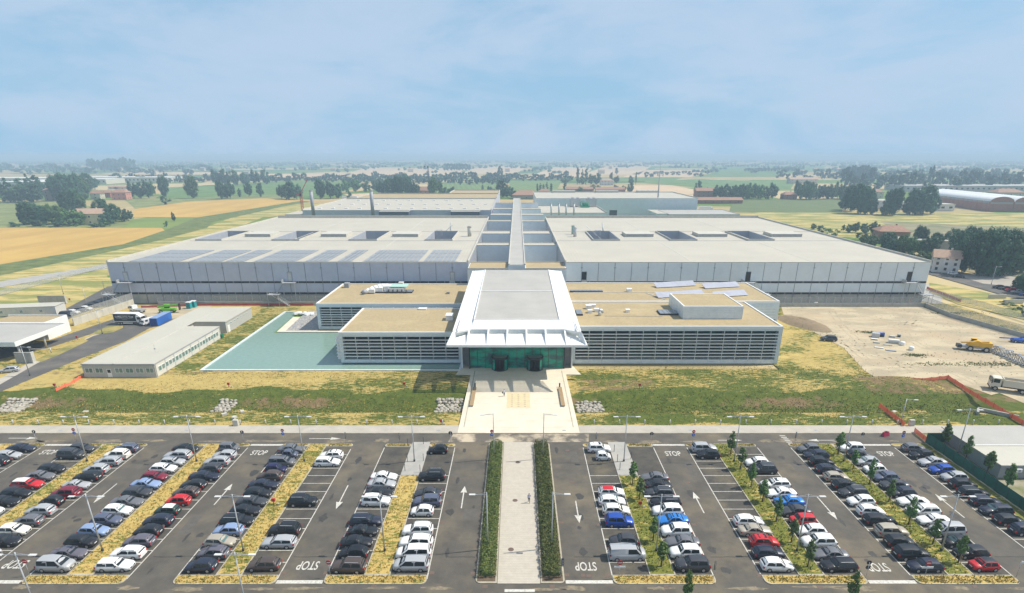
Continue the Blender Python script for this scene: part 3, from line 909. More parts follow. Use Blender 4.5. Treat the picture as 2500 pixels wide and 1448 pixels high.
# solar panels on the left hall, every column of cells its own piece
pv_m = mat('solar_cells', (0.27, 0.285, 0.30), .4, .0, col2=(0.31, 0.325, 0.335), scale=.5)
pvb = MB().box(-.70, .70, 0, 8.6, .0, .10, 0).data('solar_panel', pv_m)
def pv_field(x0, x1, gaps, label):
    r = thing('solar_array', label, 'solar panels', (x0, 213, HB + .12), group=None)
    n = int((x1 - x0) / 1.72)
    for i in range(n):
        x = x0 + (i + .5) * 1.72
        if any(abs(x - g) < 1.2 for g in gaps): continue
        for j in range(3):
            link('solar_panel', pvb, r, (x - x0, .3 + j * 9.15, 0))
    MB().box(-.2, x1 - x0 + .2, -.1, .2, -.1, 0).build('rail', steel, r)
pv_field(-57.2, -22.0, (-35.5,), 'block of dark solar panels on the left hall roof beside the central spine')
pv_field(-97.8, -61.0, (-80.6, -68.4), 'block of solar panels in the middle of the left hall roof')
pv_field(-144.5, -101.2, (-124, -109), 'block of solar panels at the far left of the left hall roof')

# spine corridor and cross blocks between the halls
sp = thing('link_corridor', 'long narrow flat roofed spine running away between the two halls', 'corridor', (0, 207, 0))
MB().box(-3.0, 3.0, 0, 346, 0, HB - .15).build('wall', shed_panel_r, sp)
MB().box(-2.7, 2.7, .3, 345.5, HB - .15, HB).build('roof', roof_grey, sp)
MB().box(-3.1, -2.7, 0, 346, HB - .15, HB + .35).box(2.7, 3.1, 0, 346, HB - .15, HB + .35).build('parapet', concrete_lt, sp)
k = 0
for ya, yb, zz in ((205.5, 219, 14.2), (256.8, 265, 15), (297, 309, 15), (355, 363, 15), (395, 407, 15), (440, 450, 15), (495, 503, 15)):
    for s_ in (-1, 1):
        xa, xb = (3.02, 17.85) if s_ > 0 else (-17.85, -3.02)
        r = thing('link_block', '%s low block joining the spine to the %s halls, counted from the entrance' % (ORD[k], 'right' if s_ > 0 else 'left'), 'building', ((xa + xb) / 2, ya, 0), group='blocks between the halls')
        hw = (xb - xa) / 2
        MB().box(-hw, hw, 0, yb - ya, 0, zz - .1).build('wall', shed_panel_r, r)
        MB().box(-hw + .3, hw - .3, .3, yb - ya - .3, zz - .1, zz).build('roof', roof_gravel if k == 0 else roof_pale, r)
        MB().box(-hw, hw, -.02, .3, zz - .1, zz + .3).box(-hw, hw, yb - ya - .3, yb - ya, zz - .1, zz + .3).build('parapet', concrete_lt, r)
        wall_grid(r, 'wall_panel', -hw, hw, 0, 0.2, zz - .3, 5, shed_panel_r, .1, .04)
    k += 1
for s_ in (-1, 1):
    ground_sheet('courtyard_paving', [(s_ * 3.1, 219), (s_ * 17.8, 219), (s_ * 17.8, 560), (s_ * 3.1, 560)], -.1, pavegrey)
    MB().box(*sorted((s_ * 9, s_ * 17.7)), 222, 236, 0, 9.5).build('plant_room', concrete, tag(thing('court_building', 'small concrete box sunk in the first %s court of the spine' % ('right' if s_ > 0 else 'left'), 'building')))

# halls further back
def block(name, label, x0, x1, y0, y1, z0, h, wm, rm, step=6, par=.8, cat='building'):
    r = thing(name, label, cat, ((x0 + x1) / 2, y0, 0))
    hw = (x1 - x0) / 2; D = y1 - y0
    MB().box(-hw, hw, 0, D, z0, h - .1).build('wall', wm, r)
    MB().box(-hw + .3, hw - .3, .3, D - .3, h - .1, h).build('roof', rm, r)
    MB().box(-hw - .05, hw + .05, -.16, .3, h - .1, h + .12).box(-hw - .05, -hw + .3, .3, D, h - .1, h + par).box(hw - .3, hw + .05, .3, D, h - .1, h + par).box(-hw + .3, hw - .3, D - .3, D, h - .1, h + par).build('parapet', concrete_lt, r)
    if step: wall_grid(r, 'wall_panel', -hw, hw, 0, z0 + .1, h - .15, step, wm, .14, .05)
    return r
hl2 = block('factory_hall', 'long factory hall behind the left hall with small roof vents', -155, -18.4, 427, 540, 0, HB, shed_panel, roof_pale, 8.5)
block('factory_hall', 'tan roofed factory hall section beyond the vented hall', -146, -18.4, 541, 600, 0, HB + .8, shed_panel, roof_gravel, 0, 1)
block('factory_hall', 'farthest tan roofed block at the end of the left halls', -68, -18.4, 601, 650, 0, HB + 1.4, shed_panel, roof_gravel, 0, 1)
dk = mat('dark_blue_cladding', (0.10, 0.115, 0.165), .5, col2=(.085, .1, .15), scale=.5)
block('loading_bay', 'dark blue loading bay on the vented left hall, nearer the tall chimney', -98.0, -77, 419, 426.8, 0, HB - .3, dk, roof_grey, 2.2, .2)
block('loading_bay', 'dark blue loading bay on the vented left hall beside the spine', -47, -26.5, 419, 426.8, 0, HB - .3, dk, roof_grey, 2.2, .2)
block('loading_bay', 'white lower box at the far left end of the vented hall', -168, -155.4, 427, 455, 0, 12.5, concrete_lt, roof_pale, 0, .2)
hr2 = block('factory_hall', 'tall grey factory hall behind the right hall, behind the antenna mast', 17.5, 167, 549, 640, 0, HB, shed_panel_r, roof_pale, 6.2)
for a, b_ in ((38, 62), (84, 108), (128, 150)):
    MB().box(a - 92.25, b_ - 92.25, 91.2 - 6, 91.2 + 2, HB, HB + 2.2).build('roof_step', concrete_lt, hr2)
MB().box(86 - 92.25, 93 - 92.25, -.3, -.15, 0, 5).build('gate_opening', dark, hr2)
block('plant_building', 'lower plant building with cooling towers on its roof right of the spine', 12.2, 71, 467, 532, 0, 10, shed_panel_r, roof_pale, 6)
block('gate_building', 'long low grey building with roof domes at the right end', 128, 188, 497, 540, 0, 6, grey_metal, roof_grey, 0, .4)
block('canopy_building', 'small pale canopy beside the antenna mast', 119, 127.5, 500, 540, 4.5, 6.2, white_panel, roof_pale, 0, .1)
vent = MB().box(-1.3, 1.3, -1, 1, 0, .6).data('roof_vent', white_metal)
for i in range(13):
    for j in range(2):
        link('roof_vent', vent, hl2, (-60 + i * 9.8 + j * 4, 14 + j * 38, HB))
for i in range(10):
    link('roof_vent', vent, hl2, (-52 + i * 11, 95, HB))
def chimney(label, px, py, zbase, ztop, r, m, cat='chimney', grp=None, name='chimney'):
    x, y = at(px, py, zbase)
    o = MB().tube((0, 0, zbase), (0, 0, ztop), r, r, 14).tube((0, 0, ztop - .5), (0, 0, ztop), r + .12, r + .12, 14).build(name, m, None, (x, y, 0))
    return tag(o, label, cat, grp)
chimney('tall bare steel chimney at the far left behind the hall roof', 766, 527, HB, 31.5, 1.05, grey_metal)
chimney('tall bare steel chimney rising behind the left hall roof near its middle', 911, 527, HB, 31.5, 1.1, grey_metal)
chimney('short fat beige duct on the left hall roof beside the spine', 1146.5, 577, HB, HB + 4.7, .95, concrete_lt)
chimney('green tinted steel duct on the right hall roof, the farther of two', 1398.5, 572, HB, HB + 4.2, .75, mat('green_steel', (.30, .42, .38), .5))
chimney('grey steel duct on the right hall roof, the nearer of two', 1403.5, 578, HB, HB + 4.3, .75, steel)
for i, px in enumerate((1345, 1364, 1381.5, 1400.5)):
    chimney('slender silver flue, %s from the spine, before the plant building' % ORD[i], px, 533, 8, 19, .62, steel, grp='four flues before the plant building')
# antenna mast
x, y = at(1603, 524)
ms = thing('antenna_mast', 'tall slim antenna mast with three arms behind the right hall', 'mast', (x, y, 0))
MB().tube((0, 0, 0), (0, 0, 36), .85, .5, 10).build('pole', grey_metal, ms)
b_ = MB()
for a in range(3):
    d = (math.cos(a * 2.1), math.sin(a * 2.1))
    b_.tube((0, 0, 35), (d[0] * 3, d[1] * 3, 35.6), .12, n=5); b_.box(d[0] * 3 - .3, d[0] * 3 + .3, d[1] * 3 - .2, d[1] * 3 + .2, 34.4, 37.4)
b_.build('antenna', steel, ms); MB().tube((0, 0, 36), (0, 0, 45), .12, n=5).build('whip_aerial', steel, ms)
# cooling towers and green machine on the plant roof
for i, px in enumerate((1404, 1443)):
    x, y = at(px, 505, 10)
    r = thing('cooling_tower', 'boxy grey cooling unit on the plant roof, %s the green machine' % ('left of' if i == 0 else 'right of'), 'cooling unit', (x, y, 10))
    MB().box(-4.2, 4.2, -3, 5, .8, 7.2).build('casing', steel, r)
    for k in (-2.2, 2.2): MB().tube((k, 0, 7.2), (k, 0, 7.9), 1.5, n=12).build('fan_ring', grey_metal, r)
    b_ = MB()
    for xx in (-3.8, 3.8):
        for yy in (-2.7, 4.6): b_.box(xx - .2, xx + .2, yy - .2, yy + .2, 0, .8)
    b_.build('leg', dark, r)
x, y = at(1428, 507, 10)
r = thing('pump_unit', 'bright green pump machine between the cooling units', 'pump', (x, y, 10))
gm = mat('machine_green', (0.01, .26, .13), .5)
MB().box(-4, 4, -1.5, 1.5, .3, 1.8).build('base', gm, r); MB().tube((-2.5, 0, 2.8), (2.8, 0, 2.8), 1.2, n=12).build('tank', gm, r); MB().tube((-4.2, -.8, 1.8), (-4.2, -.8, 4.8), .3, n=8).tube((-4.2, -.8, 4.8), (3, -.8, 4.6), .25, n=8).build('pipe', gm, r)

# ---------------- the front office wings
MUL = MB().box(-.07, .07, -.34, .34, 0, 1).data('mullion', white_panel)
def office_wing(label, x0, x1, y0, y1, h, nb, nl, gravel=True, side_fins=False, z0=0.0, open_x0=False, fascia=1.15, sill=1.15, endw=1.0):
    """a box of white panels whose front is a grid of long louvres before dark glass"""
    r = thing('office_wing', label, 'office building', (x0, y0, 0))
    W = x1 - x0; D = y1 - y0
    par = .35
    gy = 1.5
    # shell
    MB().box(0, W, gy + .1, D, z0, h - .5).build('wall', white_panel, r)
    MB().box(.45, W - .45, .45, D - .45, h - .5, h - .12).build('roof', roof_gravel, r)
    b_ = MB().box(0, W, 0, .45, h - .5, h + .12).box(0, W, D - .45, D, h - .5, h + .12).box(0, .45, .45, D - .45, h - .5, h + .12).box(W - .45, W, .45, D - .45, h - .5, h + .12)
    b_.build('parapet', white_metal, r)
    pw = (W - 2 * endw) / nb
    fa = MB().box(-pw / 2 + .02, pw / 2 - .02, 0, .3, h - fascia, h - .5).data('fascia_panel', white_panel)
    si = MB().box(-pw / 2 + .02, pw / 2 - .02, 0, gy, z0, sill).data('sill_panel', white_panel)
    lz = (h - fascia - sill) / (nl)
    lv = MB().box(-pw / 2 + .05, pw / 2 - .05, -.18, .36, -.10, .10).data('louvre', white_metal)
    gl = MB().box(-pw / 2 + .04, pw / 2 - .04, gy, gy + .1, sill, h - fascia).data('glass_pane', glass_teal)
    gs = MB().box(-pw / 2, pw / 2, gy - .12, gy, -.14, .14).data('floor_edge', grey_metal)
    mm = MB().box(-.045, .045, -.05, .35, sill, h - fascia).data('mullion', white_metal)
    for i in range(nb):
        cx = endw + (i + .5) * pw
        link('fascia_panel', fa, r, (cx, 0, 0)); link('sill_panel', si, r, (cx, 0, 0)); link('glass_pane', gl, r, (cx, 0, 0))
        for j in range(1, nl):
            link('louvre', lv, r, (cx, 0, sill + j * lz))
        if i: link('mullion', mm, r, (endw + i * pw, 0, 0))
    for zf in ((h + .4) * .5,):
        MB().box(endw, W - endw, gy - .14, gy - .01, zf - .25, zf + .25).build('floor_edge', grey_metal, r)
    if open_x0:
        MB().box(0, .25, 0, gy, z0, sill).box(0, .25, 0, gy, h - fascia, h - .5).build('end_wall', white_panel, r)
    else:
        MB().box(0, endw - .02, 0, gy + .1, z0, h - .5).build('end_wall', white_panel, r)
    MB().box(W - endw + .02, W, 0, gy + .1, z0, h - .5).build('end_wall', white_panel, r)
    if side_fins:
        MB().box(-.12, 0, gy + .1, D - .6, sill + .3, h - fascia).build('side_glass', glass_teal, r)
        nby = 7; pd = (D - 1.2) / nby
        fin = MB().box(-.95, -.12, -pd / 2 + .04, pd / 2 - .04, -.045, .045).data('side_louvre', white_metal)
        for i in range(nby):
            for j in range(1, nl):
                link('side_louvre', fin, r, (0, .5 + (i + .5) * pd, sill + j * lz))
            MB().box(-.85, -.12, .5 + i * pd - .06, .5 + i * pd + .06, sill, h - fascia).build('mullion', white_metal, r)
        for j in range(1, nl):
            MB().box(-.95, endw, -.15, .5, sill + j * lz - .045, sill + j * lz + .045).build('louvre', white_metal, r)
    return r
wR = office_wing('right hand office wing, the nearer, with a long grid of louvres', 14.6, 70.1, 144.7, 172.0, 10.3, 15, 9)
wL = office_wing('left hand office wing, the nearer, standing in the pool', -47.2, -14.6, 144.7, 170.5, 8.7, 9, 7, side_fins=True, z0=.25)
wRb = office_wing('right hand office wing, the farther, with tilted solar panels on its roof', 15, 81.2, 172.6, 200.5, 10.3, 15, 9)
wLb = office_wing('left hand office wing, the farther, reaching farthest left', -63.6, -14.6, 176.5, 206.5, 8.6, 14, 8, z0=.1)
# white tiled wall of the rear right wing that shows past the front wing
wall_grid(wRb, 'wall_panel', 55.6, 66.2, -.02, .2, 9.2, 1.35, white_panel, .1, .02)
MB().box(62.5, 65.6, -.2, -.12, 3.0, 4.6).build('window', glass_teal, wRb)
# stair head box on the right wing roof
xa, ya = at(1666.7, 778.8, 10.2); xb, _ = at(1811.7, 778.8, 10.2)
yb = 168.5
r = thing('roof_pavilion', 'white tiled box standing on the nearer right wing roof', 'roof structure', (xa, ya, 10.2))
W = xb - xa; D = yb - ya; hp = 3.55
MB().box(0, W, 0, D, -.02, hp - .3).build('wall', white_panel, r)
MB().box(.35, W - .35, .35, D - .35, hp - .3, hp - .1).build('roof', roof_gravel, r)
MB().box(-.02, W + .02, -.02, .35, hp - .3, hp + .05).box(-.02, W + .02, D - .35, D + .02, hp - .3, hp + .05).box(-.02, .35, .35, D - .35, hp - .3, hp + .05).box(W - .35, W + .02, .35, D - .35, hp - .3, hp + .05).build('parapet', white_metal, r)
for j in range(4):
    wall_grid(r, 'wall_panel', 0, W, 0, .05 + j * .82, .83 + j * .82, 2.2, white_panel, .06, .015)
pn = MB()
for j in range(4):
    for i in range(5): pn.box(-.06, 0, .1 + i * D / 5, (i + 1) * D / 5 - .03, .05 + j * .82, .83 + j * .82)
pn.build('side_panels', white_panel, r)['kind'] = 'stuff'

# ---------------- entrance hall and canopy
eh = thing('entrance_hall', 'white entrance hall with wide sloping canopy and flat grey roof', 'entrance building', (0, 126, 0))
def P(x, y, z): return (x, y - 126, z)
b_ = MB()
zf0, zb0 = 13.8, 16.0
# grey roof field
b_.face([P(-10.75, 138.9, zf0), P(10.75, 138.9, zf0), P(10.75, 194, zb0), P(-10.75, 194, zb0)])
b_.build('roof', roof_grey, eh)
MB().mesh([P(-10.9, 166, 14.92), P(10.9, 166, 14.92), P(10.9, 166.4, 14.94), P(-10.9, 166.4, 14.94), P(-10.9, 166, 15.02), P(10.9, 166, 15.02), P(10.9, 166.4, 15.04), P(-10.9, 166.4, 15.04)],
          [(0, 1, 5, 4), (4, 5, 6, 7), (2, 3, 7, 6)]).build('roof_seam', white_metal, eh)
for s_ in (-1, 1):
    f = MB()
    v = [P(s_ * 10.75, 138.9, zf0 + .02), P(s_ * 10.75, 194, zb0 + .02), P(s_ * 15.2, 195.8, 15.3), P(s_ * 15.2, 129.6, 13.4), P(s_ * 11.1, 133.5, 12.97)]
    w2 = [(p[0], p[1], p[2] - .45) for p in v]
    f.mesh(v + w2, [(0, 1, 2, 3, 4) if s_ < 0 else (4, 3, 2, 1, 0), (2, 1, 6, 7), (3, 2, 7, 8), (4, 3, 8, 9), (5, 6, 7, 8, 9)])
    f.build('roof_wing', white_metal, eh)
    # raised edge trims along the roof wing
    for xx0, xx1, dz in ((14.9, 15.25, .14), (14.05, 14.2, .10), (10.6, 10.85, .22)):
        g = MB()
        za0 = 13.4 if xx0 > 12 else zf0; za1 = 15.3 if xx0 > 12 else zb0
        y0_, y1_ = (130.2, 195.6) if xx0 > 12 else (138.9, 194)
        a, c = sorted((s_ * xx0, s_ * xx1))
        q = [P(a, y0_, za0), P(c, y0_, za0), P(c, y1_, za1), P(a, y1_, za1)]
        g.mesh(q + [(p[0], p[1], p[2] + dz + (.12 if 12 < xx0 < 14.5 else 0)) for p in q], [(4, 5, 6, 7), (0, 1, 5, 4), (1, 2, 6, 5), (2, 3, 7, 6), (3, 0, 4, 7)])
        g.build('edge_trim', dark if 12 < xx0 < 14.5 and False else white_metal, eh)
    gut = MB()
    a, c = sorted((s_ * 14.22, s_ * 14.5))
    gut.face([P(a, 131, 13.52), P(c, 131, 13.52), P(c, 195, 15.4), P(a, 195, 15.4)])
    gut.build('gutter', grey_metal, eh)
# front slope between canopy and roof
f = MB()
f.face([P(-11.1, 133.5, 12.97), P(11.1, 133.5, 12.97), P(10.75, 138.9, zf0 + .02), P(-10.75, 138.9, zf0 + .02)])
f.build('front_slope', white_metal, eh)
MB().box(-10.9, 10.9, 134.0 - 126, 134.25 - 126, 13.0, 13.16).build('edge_trim', white_metal, eh)
MB().box(-10.8, 10.8, 138.6 - 126, 138.9 - 126, 13.75, 14.0).build('edge_trim', white_metal, eh)
# clerestory panels
cl = MB().box(-1.12, 1.12, 0, .2, 12.0, 12.93).data('clerestory_panel', white_panel)
for i in range(10): link('clerestory_panel', cl, eh, (-10.2 + i * 2.27, 7.35, 0))
# canopy: frame beams, tapering ribs, louvre blades between them
ye, yt = 126.0, 133.5
def zc_(y): return 11.3 + (y - 126) * (12.0 - 11.3) / 7.5
MB().box(-16.4, 16.4, 0, .35, 10.8, 11.35).build('canopy_edge', white_metal, eh)
ribs = [-11.6, -6.9, -2.3, 2.3, 6.9, 11.6]
cols_ = [-16.4] + ribs + [16.4]
for i, x in enumerate(ribs):
    q = [P(x - .2, 126.36, 10.9), P(x + .2, 126.36, 10.9), P(x + .2, 133.45, 11.3), P(x - .2, 133.45, 11.3), P(x - .2, 126.36, 11.42), P(x + .2, 126.36, 11.42), P(x + .2, 133.45, 12.95), P(x - .2, 133.45, 12.95)]
    MB().mesh(q, [(0, 3, 2, 1), (4, 5, 6, 7), (0, 1, 5, 4), (1, 2, 6, 5), (2, 3, 7, 6), (3, 0, 4, 7)]).build('canopy_rib', white_metal, eh)
for i in range(7):
    xa, xb = cols_[i] + (.2 if i else 0), cols_[i + 1] - (.2 if i < 6 else 0)
    for j in range(9):
        y = 126.7 + j * .74
        x_a = xa; x_b = xb
        if i == 0: x_a = -16.4 + (y - 126) * .33 * .6
        if i == 6: x_b = 16.4 - (y - 126) * .33 * .6
        z = zc_(y)
        q = [P(x_a, y, z - .15), P(x_b, y, z - .15), P(x_b, y + .42, z + .0), P(x_a, y + .42, z + .0)]
        q2 = [(p[0], p[1], p[2] + .03) for p in q]
        MB().mesh(q + q2, [(0, 3, 2, 1), (4, 5, 6, 7), (0, 1, 5, 4), (1, 2, 6, 5), (2, 3, 7, 6), (3, 0, 4, 7)]).build('canopy_louvre', white_metal, eh)
for s_ in (-1, 1):   # raking side edges of the canopy
    v = [P(s_ * 16.38, 126.37, 10.9), P(s_ * 16.0, 126.37, 10.9), P(s_ * 14.5, 131, 12.0), P(s_ * 15.2, 129.6, 12.9), P(s_ * 16.38, 126.37, 11.42), P(s_ * 16.0, 126.37, 11.42), P(s_ * 14.3, 131, 13.2), P(s_ * 15.25, 129.6, 13.45)]
    fs = [(0, 1, 2, 3), (7, 6, 5, 4), (4, 5, 1, 0), (5, 6, 2, 1), (6, 7, 3, 2), (7, 4, 0, 3)]
    MB().mesh(v, fs).build('canopy_edge', white_metal, eh)
    # upper triangular cheek
    v = [P(s_ * 15.2, 129.6, 13.4), P(s_ * 11.6, 133.45, 12.0), P(s_ * 15.2, 130.6, 12.0), P(s_ * 11.1, 133.5, 12.96)]
    MB().mesh(v, [(0, 1, 3), (0, 2, 1)] if s_ > 0 else [(0, 3, 1), (0, 1, 2)]).build('cheek_panel', white_panel, eh)
    MB().box(*sorted((s_ * 12.6, s_ * 15.1)), 133.9 - 126, 195 - 126, 10.4, 12.6).build('side_wall', white_panel, eh)
    MB().box(*sorted((s_ * 12.5, s_ * 14.58)), 143.5 - 126, 144.0 - 126, 0, 11.5).build('recess_wall', grey_metal, eh)
    MB().box(*sorted((s_ * 14.2, s_ * 14.58)), 141.0 - 126, 143.5 - 126, 0.0, 10.2).build('recess_wall', white_panel, eh)
MB().box(-12.5, 12.5, 134.2 - 126, 143.4 - 126, 11.2, 11.9).build('soffit', white_panel, eh)
MB().box(-15, 15, 143.5 - 126, 195 - 126, 10.0, 10.39).build('wall', grey_metal, eh)
# glass front
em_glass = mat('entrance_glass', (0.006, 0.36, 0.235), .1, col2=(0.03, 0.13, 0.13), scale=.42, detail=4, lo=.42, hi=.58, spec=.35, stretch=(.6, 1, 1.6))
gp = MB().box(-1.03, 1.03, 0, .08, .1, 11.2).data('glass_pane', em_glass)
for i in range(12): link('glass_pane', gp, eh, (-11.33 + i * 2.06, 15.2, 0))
mu = MB().box(-.05, .05, -.12, .04, 0, 11.2).data('mullion', dark)
for i in range(13): link('mullion', mu, eh, (-12.36 + i * 2.06, 15.2, 0))
MB().box(-12.4, 12.4, 15.06, 15.14, 5.3, 5.42).build('transom', dark, eh)
MB().box(-12.45, -12.25, 14.4, 15.4, 0, 11.2).box(12.25, 12.45, 14.4, 15.4, 0, 11.2).build('side_frame', dark, eh)
MB().box(-12.4, 12.4, 21, 21.3, .0, 11).build('inner_wall', grey_metal, eh)
for i, px in enumerate((1220.5, 1305.5)):
    x, _y = at(px, 903)
    d = thing('revolving_door', 'drum shaped dark glass revolving door, the %s of the pair' % ('left' if i == 0 else 'right'), 'door', (x, 140.4, .02), group=None)
    MB().tube((0, 0, 3.1), (0, 0, 3.7), 2.2, n=28).build('canopy_ring', dark, d)
    MB().tube((0, 0, 3.705), (0, 0, 3.72), 1.95, n=28).build('top_glass', mat('door_top', (.16, .15, .15), .3), d)
    MB().tube((0, 0, 0), (0, 0, .25), 2.15, n=28).build('floor_ring', dark, d)
    g = MB(); n = 20
    for k in range(n):
        a0, a1 = 2 * PI * k / n, 2 * PI * (k + 1) / n
        if abs(math.sin((a0 + a1) / 2) + 1) < .12: continue
        g.face([(2.1 * math.cos(a0), 2.1 * math.sin(a0), .25), (2.1 * math.cos(a1), 2.1 * math.sin(a1), .25), (2.1 * math.cos(a1), 2.1 * math.sin(a1), 3.1), (2.1 * math.cos(a0), 2.1 * math.sin(a0), 3.1)])
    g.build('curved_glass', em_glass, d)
    g = MB()
    for k in range(8):
        a = 2 * PI * k / 8 + .39
        g.tube((2.14 * math.cos(a), 2.14 * math.sin(a), .25), (2.14 * math.cos(a), 2.14 * math.sin(a), 3.1), .06, n=5)
    g.box(-.03, .03, -1.9, 1.9, .25, 3.1).box(-1.9, 1.9, -.03, .03, .25, 3.1)
    g.build('door_frame', dark, d)
    MB().box(-1.0, 1.0, -3.05, -2.45, 0, .03).build('door_mat', dark, d)

# ---------------- plaza
MB().prism([(-11.98, 103.5), (12.68, 103.5), (12.5, 141.2), (-11.8, 141.2)], -1.7, .12).build('plaza', plaza_m)['kind'] = 'structure'
MB().prism([(-15.6, 136.3), (-11.8, 136.3), (-11.8, 144.0), (-14.5, 144.0)], -.3, .10).build('pavement', plaza_m)['kind'] = 'structure'
MB().prism([(12.5, 136.3), (16.4, 136.3), (14.5, 144.0), (12.5, 144.0)], -.3, .10).build('pavement', plaza_m)['kind'] = 'structure'
MB().box(-11.0, 11.6, 141.2, 147, -.3, .1).build('pavement', pavegrey)['kind'] = 'structure'
for xx in (-10.9, 11.6):
    MB().box(xx - .12, xx + .12, 106, 139, .12, .135).build('plaza_joint', kerb_m)['kind'] = 'structure'
for yy in [106 + 3.0 * i for i in range(12)]:
    MB().box(-10.6, 11.4, yy - .02, yy + .02, .12, .124).build('plaza_joint', kerb_m)['kind'] = 'structure'
MB().prism([(-2.3, 115.6), (3.0, 115.6), (3.0, 124.4), (-2.3, 124.4)], .12, .128, bottom=False).build('paving_mat', mat('paving_buff', (.66, .54, .33), .85, col2=(.58, .48, .3), scale=.7))['kind'] = 'structure'
st = MB().box(-.22, .22, -.1, .1, .128, .17).data('paving_stud', kerb_m)
for i in range(3):
    for j in range(7): link('paving_stud', st, None, (-1.1 + i * 1.45, 116.4 + j * 1.15, 0))['kind'] = 'structure'
worn = mat('worn_mud', (0.50, 0.42, 0.30), .95, col2=(.12, .105, .085), scale=.18, detail=9, lo=.42, hi=.56)
ground_sheet('road_patch', [(-13.5, 99.75), (14, 99.75), (14.5, 103.3), (-12.8, 103.3)], .006, worn)

# ---------------- reflecting pool
def pool_mat():
    m = mat('pool_water', (0.185, 0.285, 0.235), .15, col2=(0.215, 0.32, 0.265), scale=.9, detail=6, bump=.2, bscale=1.6, spec=.35)
    return m
pm_ = pool_mat()
MB().prism([(-82.0, 139.9), (-15.2, 139.9), (-15.2, 144.9), (-15.2, 173.3), (-77.0, 173.3), (-78.2, 198.5), (-82.6, 198.5)], -.3, -.03).build('pool_water', pm_)['kind'] = 'structure'
MB().prism([(-82.6, 139.3), (-14.8, 139.3), (-14.8, 139.85), (-82.0, 139.85), (-82.75, 199.3), (-83.3, 199.3)], -.3, .22).build('pool_rim', white_panel)['kind'] = 'structure'
MB().prism([(-83.3, 199.3), (-77, 199.3), (-77, 198.7), (-82.7, 198.7)], -.3, .215).build('pool_rim', white_panel)['kind'] = 'structure'
MB().box(-15.15, -14.62, 139.86, 144.6, -.3, .21).build('pool_rim', white_panel)['kind'] = 'structure'
MB().prism([(-75.9, 173.4), (-40, 173.4), (-40, 174.6), (-73.6, 174.6), (-74.8, 191), (-77.2, 191)], -.3, .3).build('terrace', plaza_m)['kind'] = 'structure'
MB().prism([(-73.6, 174.6), (-63.7, 174.6), (-63.7, 176), (-63.7, 200), (-74.8, 200), (-74.8, 191)], -.3, .2).build('terrace', mat('terrace_gravel', (.42, .38, .32), .9, col2=(.2, .22, .24), scale=2.2, detail=3, lo=.48, hi=.52))['kind'] = 'structure'
x, y = at(745, 768)
for i in range(7):
    o = MB().box(-.9 - R_.random(), .9 + R_.random(), -.5, .5, 0, .35 + .3 * R_.random()).build('material_sack', white_metal, None, (x + R_.uniform(-3.2, 3.2), y + R_.uniform(-2, 2.4), .2), R_.uniform(0, 3))
    tag(o, 'white wrapped building material heaped on the terrace behind the pool', 'sack', 'material heap on the pool terrace')

# ---------------- things on the wing roofs
def roof_px(px, py, z): return at(px, py, z)
def rbox(label, px, py, z, w_, d_, h_, m=white_metal, cat='roof unit', name='roof_unit', rz=0, group=None):
    x, y = at(px, py, z)
    r = thing(name, label, cat, (x, y, z), rz, group)
    MB().box(-w_ / 2, w_ / 2, 0, d_, 0, h_ - .12).build('casing', m, r)
    MB().box(-w_ / 2 - .08, w_ / 2 + .08, -.08, d_ + .08, h_ - .12, h_).build('lid', m, r)
    return r
zR, zL = 10.18, 8.58
def skylight(label, px0, px1, py, z, d_, n):
    x0, y0 = at(px0, py, z); x1, _ = at(px1, py, z)
    r = thing('skylight', label, 'skylight', (x0, y0, z))
    W = x1 - x0
    MB().box(0, W, 0, d_, 0, .45).build('curb', dark, r)
    p = MB().box(.05, W / n - .05, .06, d_ - .06, .45, .52).data('pane', mat('skylight_glass', (.22, .235, .25), .2, col2=(.18, .19, .21), scale=1))
    for i in range(n): link('pane', p, r, (i * W / n, 0, 0))
skylight('long dark skylight strip on the farther left wing roof', 881, 1006, 716, zL - .1, 3.6, 11)
skylight('long dark skylight strip on the farther right wing roof beside the hall', 1392, 1472, 714, zR, 1.6, 8)
skylight('short dark skylight on the nearer right wing roof next to the entrance hall', 1408, 1423, 771, zR, 5, 1)
skylight('square dark skylight beside the white roof box', 1612, 1656, 770, zR, 4.6, 4)
rbox('white ventilation cabinet on the nearer left wing roof by the entrance', 1097, 783, zL, 2.0, 3.0, 1.5)
rbox('flat white hatch on the back edge of the nearer left wing roof', 1031, 757, zL, 2.4, 1.6, .4)
rbox('small white cabinet on the back edge of the farther left wing roof', 979, 697, zL - .1, 1.6, 1.4, 1.1)
rbox('small grey vent on the farther left wing roof', 1094, 718, zL - .1, 1.0, 1.2, .7, grey_metal)
rbox('grey roof vent with hood at the left end of the farther left wing', 846, 703, zL - .1, 1.6, 2, 1.6, grey_metal)
rbox('white cabinet on the nearer right wing roof, leftmost of its cluster', 1437, 755, zR, 1.5, 1.5, 1.1)
rbox('long low white cabinet on the nearer right wing roof, at the back of its cluster', 1447, 750, zR, 1.8, 1.2, .7)
rbox('small white cube on the nearer right wing roof, front left of its cluster', 1441, 765, zR, 1.2, 1.2, .9)
rbox('small white cube on the nearer right wing roof, beside the silver duct', 1457, 762, zR, 1.2, 1.2, .9)
rbox('single small white cube in the middle of the nearer right wing roof', 1533, 763, zR, 1.1, 1.2, .8)
rbox('white twin cabinet in the middle of the farther right wing roof', 1537, 714, zR, 1.5, 1.8, 1.1)
x, y = at(1463, 771, zR)
r = thing('roof_duct', 'bent silver duct with cowl on the nearer right wing roof', 'duct', (x, y, zR))
MB().tube((0, 0, 0), (0, 0, 1.3), .4, n=10).tube((0, 0, 1.2), (.5, .6, 1.7), .4, n=10).tube((.5, .6, 1.7), (1.1, .8, .7), .35, n=10).build('duct', steel, r)
